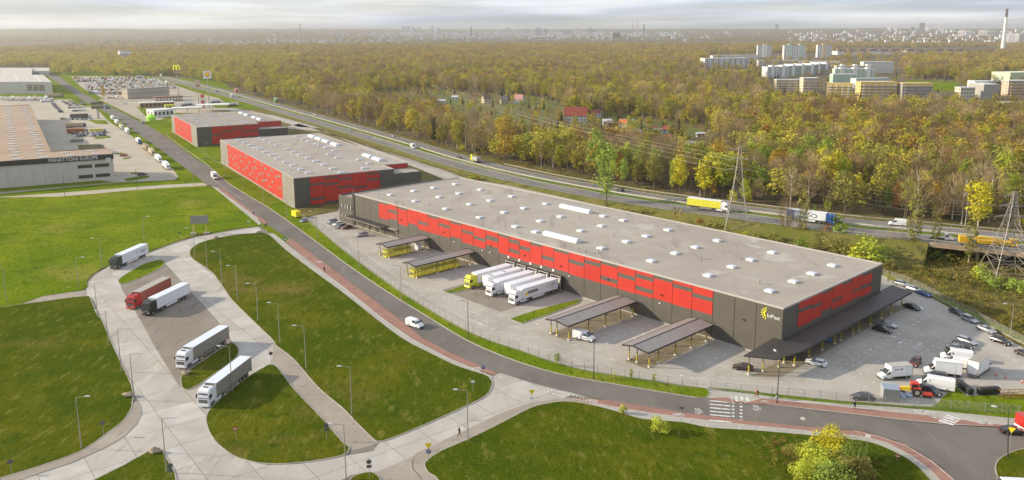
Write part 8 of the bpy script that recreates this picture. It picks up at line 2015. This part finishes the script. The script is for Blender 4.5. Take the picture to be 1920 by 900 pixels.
HSITES = [(1080, 227, 17), (1117, 221, 12), (1275, 292, 26), (1312, 314, 14), (1030, 277, 16), (1320, 326, 12), (1175, 225, 10), (1300, 282, 12)] + [(o_[0], o_[1], 7) for o_ in ((973, 195), (945, 196), (912, 195), (887, 194), (923, 251), (853, 189), (802, 198), (828, 196), (862, 236), (907, 238), (1138, 236), (1148, 239), (1169, 240), (1176, 258), (1192, 260), (1222, 248), (1233, 253), (1252, 252), (1289, 264), (1313, 259), (1236, 279), (1287, 295), (630, 151), (530, 139), (548, 128), (575, 128), (600, 125), (1470, 231), (1360, 290), (235, 114))]
cands = []
rg = random.Random(5)
def try_site(x, y, sp):
    if y < 60: return
    px, py = PX(x, y, 0)
    if not (-150 < px < 2070 and 80 < py < 445): return
    if not inpoly(px, py, WOODS): return
    ins = inpoly(px, py, ESTATE); al = inpoly(px, py, ALLOT)
    if ins and rg.random() > .10: return
    if 1415 < px < 1580 and 100 < py < 116: return
    if al and rg.random() > .30: return
    for hx, hy, hr in HSITES:
        if abs(px - hx) < hr * 1.1 and -4 < py - hy < hr * .65: return
    if 1610 < px < 1900 and 92 < py < 99: return
    cands.append((x, y, px, py, al or ins, sp))
def fillr(r0, r1, sp):
    y = r0 * .55
    n0 = len(cands)
    while y < r1:
        hw_ = y * .72 + 60; x = -hw_
        while x < hw_:
            xx, yy = x + rg.uniform(-.45, .45) * sp, y + rg.uniform(-.45, .45) * sp
            if r0 <= math.hypot(xx, yy) < r1: try_site(xx, yy, sp)
            x += sp
        y += sp
fillr(230, 720, 6.6); fillr(720, 1500, 9.0); fillr(1500, 2900, 13.5); fillr(2900, 4300, 23)
near = sorted([c for c in cands if c[5] < 7 and not c[4] and -10 < c[2] < 1930], key=lambda c: math.hypot(c[0], c[1]))
IND = []
for c in near:
    if len(IND) >= 205: break
    if rg.random() < .8: IND.append(c)
inds = set(id(c) for c in IND)
LMK = [(1327, 372, 'the yellow lorry'), (1520, 400, 'the blue lettered lorry'), (1682, 412, 'the bridge approach van'), (1775, 430, 'the flatbed truck'), (1890, 440, 'the right pylon'), (1900, 420, 'the right end railing'), (1600, 405, 'the railing start'), (1440, 392, 'the gap between big lorries'), (1383, 380, 'the motorway pylon'), (1240, 360, 'the bright green group'), (1164, 345, 'the black car'), (1000, 318, 'the lime tipper'), (1080, 330, 'the empty far lanes')]
names = {}
for c in IND:
    x, y, px, py, al, sp = c
    k = rg.choices(['olive', 'green', 'yellow', 'golden', 'rust', 'bare', 'lime', 'birch'], [24, 12, 12, 5, 4, 24, 7, 12])[0]
    kind = {'bare': 'bare', 'birch': 'bare', 'golden': 'round', 'rust': 'round'}.get(k, rg.choice(['round', 'tall', 'round']))
    Ht = rg.uniform(11, 20.5);
    if py > 375 and rg.random() < .25: kind = 'bush' if k not in ('bare', 'birch') else kind; Ht = rg.uniform(4, 6) if kind == 'bush' else Ht
    lm = min(LMK, key=lambda q: (q[0] - px) ** 2 + 3 * (q[1] - py) ** 2)
    depth = 'at roadside' if math.hypot(x - G(lm[0], lm[1], 3)[0], y - G(lm[0], lm[1], 3)[1]) < 26 else 'set back'
    size = 'low' if kind == 'bush' else 'tall' if Ht > 14 else 'middling'
    cn = {'olive': 'olive', 'green': 'green', 'yellow': 'yellow', 'golden': 'golden', 'rust': 'rust brown', 'bare': 'bare brown', 'lime': 'pale green', 'birch': 'bare white'}[k]
    base = '%s %s %s near %s, %s' % (size, cn, 'bush' if kind == 'bush' else 'tree', lm[2], depth)
    names.setdefault(base, []).append((px, c, kind, k, Ht))
ORD = ['leftmost', 'second from left', 'third from left', 'fourth from left', 'fifth from left', 'sixth from left', 'seventh from left', 'eighth from left', 'ninth from left', 'tenth from left']
for base, L in names.items():
    L.sort(key=lambda q: q[0])
    for i, (px, c, kind, k, Ht) in enumerate(L):
        lab = base if len(L) == 1 else base.replace(' near ', ', %s, near ' % ORD[min(i, 9)], 1)
        tree(kind, 'bare' if k in ('bare', 'birch') else k, label=lab, group='trees in the wood edge beyond the motorway', pos=(c[0], c[1]), H_=Ht, wide=rg.uniform(.8, 1.15), birch=k == 'birch')
def proto_col(name, protos):
    c = bpy.data.collections.new(name)
    for i, me in enumerate(protos):
        o = bpy.data.objects.new('%s_%02d' % (name, i), me); c.objects.link(o)
    return c
def both(tb_, cb, leaf, bark):
    i = len(tb_.v); tb_.m = [1] * len(tb_.f); tb_.v += cb.v; tb_.f += [tuple(i + k for k in f) for f in cb.f]; tb_.m += [0] * len(cb.f)
    return tb_.mesh('wood_tree', [leaf, bark], fix=False)
r3 = random.Random(77)
near_p = [both(trunk_mb(14, .2, r3, 3)[0], crown_mb('round', 14, 8.5, 520, .85, r3), L_mix, M_bark) for _ in range(3)] + [both(trunk_mb(16, .15, r3, 3)[0], crown_mb('tall', 16, 6, 420, .8, r3), L_mix, M_birch) for _ in range(2)] + [both(trunk_mb(15, .17, r3, 8, .95)[0], crown_mb('bare', 15, 8.5, 330, .9, r3), L_twig, M_bark) for _ in range(2)] + [both(trunk_mb(15, .15, r3, 8, .95)[0], crown_mb('bare', 15, 6, 240, .9, r3), L_twig, M_birch)] + [both(trunk_mb(12, .2, r3, 0)[0], crown_mb('fir', 12, 5.5, 300, 1.1, r3), L_fir, M_bark)] + [both(MB(), crown_mb('bush', 4.5, 6, 220, .7, r3), L_mix, M_bark)]
far_p = [crown_mb('round', 14, 10.5, 90, 2.1, r3).mesh('wood_tree', L_far, fix=False) for _ in range(3)] + [crown_mb('tall', 16, 7.5, 80, 1.9, r3).mesh('wood_tree', L_far, fix=False) for _ in range(2)] + [crown_mb('bare', 15, 9, 110, 2.0, r3).mesh('wood_tree', L_twig, fix=False)] + [crown_mb('fir', 12, 6, 60, 2.2, r3).mesh('wood_tree', L_fir, fix=False)]
def gn_wood(name, pts, protos, label=None):
    me = bpy.data.meshes.new(name); me.vertices.add(len(pts))
    me.vertices.foreach_set('co', [q for p in pts for q in p[:3]])
    for nm, ty, k in (('pick', 'INT', 3), ('size', 'FLOAT', 4), ('turn', 'FLOAT', 5), ('wide', 'FLOAT', 6)):
        at = me.attributes.new(nm, ty, 'POINT'); at.data.foreach_set('value', [p[k] for p in pts])
    o = put(name, me); o['kind'] = 'stuff'
    ng = bpy.data.node_groups.new(name, 'GeometryNodeTree'); ng.interface.new_socket('Geometry', in_out='INPUT', socket_type='NodeSocketGeometry'); ng.interface.new_socket('Geometry', in_out='OUTPUT', socket_type='NodeSocketGeometry')
    n, l = ng.nodes, ng.links
    gi, go = n.new('NodeGroupInput'), n.new('NodeGroupOutput'); ci = n.new('GeometryNodeCollectionInfo'); ci.inputs['Collection'].default_value = proto_col(name + '_kind', protos); ci.inputs['Separate Children'].default_value = True; ci.inputs['Reset Children'].default_value = True
    ip = n.new('GeometryNodeInstanceOnPoints'); ip.inputs['Pick Instance'].default_value = True
    def na(nm, ty): a = n.new('GeometryNodeInputNamedAttribute'); a.data_type = ty; a.inputs[0].default_value = nm; return a.outputs[0]
    cx_ = n.new('ShaderNodeCombineXYZ'); l.new(na('turn', 'FLOAT'), cx_.inputs[2])
    cs = n.new('ShaderNodeCombineXYZ'); w_ = na('wide', 'FLOAT'); l.new(w_, cs.inputs[0]); l.new(w_, cs.inputs[1]); l.new(na('size', 'FLOAT'), cs.inputs[2])
    m2p = n.new('GeometryNodeMeshToPoints')
    l.new(gi.outputs[0], m2p.inputs[0]); l.new(m2p.outputs[0], ip.inputs['Points']); l.new(ci.outputs[0], ip.inputs['Instance']); l.new(na('pick', 'INT'), ip.inputs['Instance Index'])
    l.new(cx_.outputs[0], ip.inputs['Rotation']); l.new(cs.outputs[0], ip.inputs['Scale']); l.new(ip.outputs[0], go.inputs[0])
    md = o.modifiers.new('wood', 'NODES'); md.node_group = ng
    return o
wn_, wf_, wy_ = [], [], []
L_west = leafmat('golden_lime_leaves', [(.42, .36, .07), (.52, .45, .08), (.34, .35, .07), (.56, .46, .07), (.40, .44, .07)])
west_p = [crown_mb('round', 13, 9, 260, 1.15, r3).mesh('wood_tree', L_west, fix=False) for _ in range(3)] + [crown_mb('tall', 16, 6.5, 220, 1.0, r3).mesh('wood_tree', L_west, fix=False)]
for c in cands:
    if id(c) in inds: continue
    x, y, px, py, al, sp = c
    cn_ = noise.noise(Vector((x / 110, y / 110, 0)))
    if (px < 560 and py > 104 and rg.random() < .5) or (not al and noise.noise(Vector((x / 60, y / 60, 5))) > .34):
        s = rg.uniform(.8, 1.2); wy_.append((x, y, 0, rg.randrange(4), s, rg.uniform(0, 6.28), s * rg.uniform(1.1, 1.6))); continue
    if sp < 9.5:
        ws_ = [3, 3, 3, 2, 2, 2.4, 2.4, 1.6, .25, 1.0] if not al else [1, 1, .5, .5, .5, 1.5, 1, .5, 1.3, 3]
        if 1280 < px < 1470 and 125 < py < 190: ws_[8] = 9
        if px > 1250 and py > 200: ws_[0] *= 1.5; ws_[3] *= 2
        if cn_ > .12 and not al: ws_[5] *= 3; ws_[6] *= 3
        k = rg.choices(range(10), ws_)[0]; s = rg.uniform(.68, 1.32) * (.55 if al else 1)
        wn_.append((x, y, 0, k, s, rg.uniform(0, 6.28), s * rg.uniform(.95, 1.45)))
    else:
        k = rg.choices(range(7), [3, 3, 3, 1, 1, 3.5 if cn_ > .1 else .8, .35 if py > 92 else .6])[0]; sc_ = {13.5: 1.05, 23: 1.2}[sp]
        s = rg.uniform(.7, 1.12) * (1 if sp < 15 else 1.05); wf_.append((x, y, 0, k, s, rg.uniform(0, 6.28), s * sc_ * rg.uniform(1.15, 1.8)))
gn_wood('woods', wn_, near_p); gn_wood('distant_woods', wf_, far_p); gn_wood('golden_woods', wy_, west_p)
wh_ = []
for k in range(16000):
    r = 4600 + 7500 * rg.random() ** 1.1; a = R(rg.uniform(-37, 37)); x, y = r * sin(a), r * cos(a)
    if noise.noise(Vector((x / 620, y / 620, 9))) < .08: continue
    q_ = PX(x, y, terrain_h(x, y))
    if 700 < q_[0] < 1280 and rg.random() < .85: continue
    s = rg.uniform(.5, .9); wh_.append((x, y, terrain_h(x, y) - 1, rg.choices(range(7), [3, 3, 3, 1, 1, 3, 1.2])[0], s, rg.uniform(0, 6.28), s * rg.uniform(2.2, 3.8)))
gn_wood('hill_woods', wh_, far_p)
sc = []
SCR = [(1130, 396), (1290, 402), (1470, 425), (1600, 444), (1735, 462), (1930, 486), (1990, 560), (1960, 650), (1900, 628), (1800, 575), (1740, 545), (1660, 512), (1450, 462), (1290, 420)]
SP_ = GP(SCR)
xs_, ys_ = [p[0] for p in SP_], [p[1] for p in SP_]
tuft = [crown_mb('bush', 1.3, 2.2, 34, .42, r3).mesh('tuft', leafmat('scrub_leaves', [(.24, .20, .05), (.34, .26, .08), (.18, .20, .03), (.28, .17, .06), (.38, .32, .10)]), fix=False) for _ in range(3)]
for k in range(9000):
    x, y = rg.uniform(min(xs_), max(xs_)), rg.uniform(min(ys_), max(ys_))
    px, py = PX(x, y)
    if not inpoly(px, py, SCR): continue
    nn = noise.noise(Vector((x / 14, y / 14, 3)))
    s = rg.uniform(.35, .9) * (1 + max(0, nn) * 1.6) * (2.0 if py < 455 + (px - 1500) * .08 and rg.random() < .16 else 1)
    if nn < -.25 and rg.random() < .7: continue
    sc.append((x, y, 0, rg.randrange(3), s, rg.uniform(0, 6.28), s * rg.uniform(.8, 1.6)))
gn_wood('scrub', sc, tuft)
gt = []
LPOLY = [([(1440, 835), (1500, 822), (1560, 826), (1620, 838), (1665, 868), (1640, 915), (1500, 930), (1460, 890)], 70, .6), ([(1400, 825), (1470, 818), (1490, 870), (1440, 880)], 14, .5), ([(560, 199), (640, 224), (773, 262), (890, 294), (1073, 334), (1280, 369), (1280, 366), (1073, 330), (773, 257), (560, 196)], 2600, 1.5)]
for P, n_, sz in LPOLY:
    Q = GP(P); x0, x1, y0, y1 = min(p[0] for p in Q), max(p[0] for p in Q), min(p[1] for p in Q), max(p[1] for p in Q)
    for k in range(n_ * 4):
        x, y = rg.uniform(x0, x1), rg.uniform(y0, y1)
        if inpoly(x, y, Q): s = rg.uniform(.3, .9) * sz; gt.append((x, y, .1, rg.randrange(3), s, rg.uniform(0, 6.28), s * 1.3))
gn_wood('undergrowth', gt, tuft)
# ------------------------------------------------------------------ haze
b = MB(); b.box(-17000, 17000, -900, 18500, -2.0, 150.0)
hz = b.build('haze', None or mat('haze_air', (1, 1, 1)))
hz['kind'] = 'stuff'
hm = bpy.data.materials.new('air'); hm.use_nodes = True; hm.node_tree.nodes.clear()
ho = hm.node_tree.nodes.new('ShaderNodeOutputMaterial'); hv = hm.node_tree.nodes.new('ShaderNodeVolumePrincipled')
hv.inputs['Color'].default_value = (.98, .96, .94, 1); hv.inputs['Density'].default_value = 0.00010; hv.inputs['Anisotropy'].default_value = .8
hm.node_tree.links.new(hv.outputs[0], ho.inputs['Volume'])
hz.data.materials.clear(); hz.data.materials.append(hm)
print('TREES', len(IND), len(wn_), len(wf_), len(wh_), len(sc))
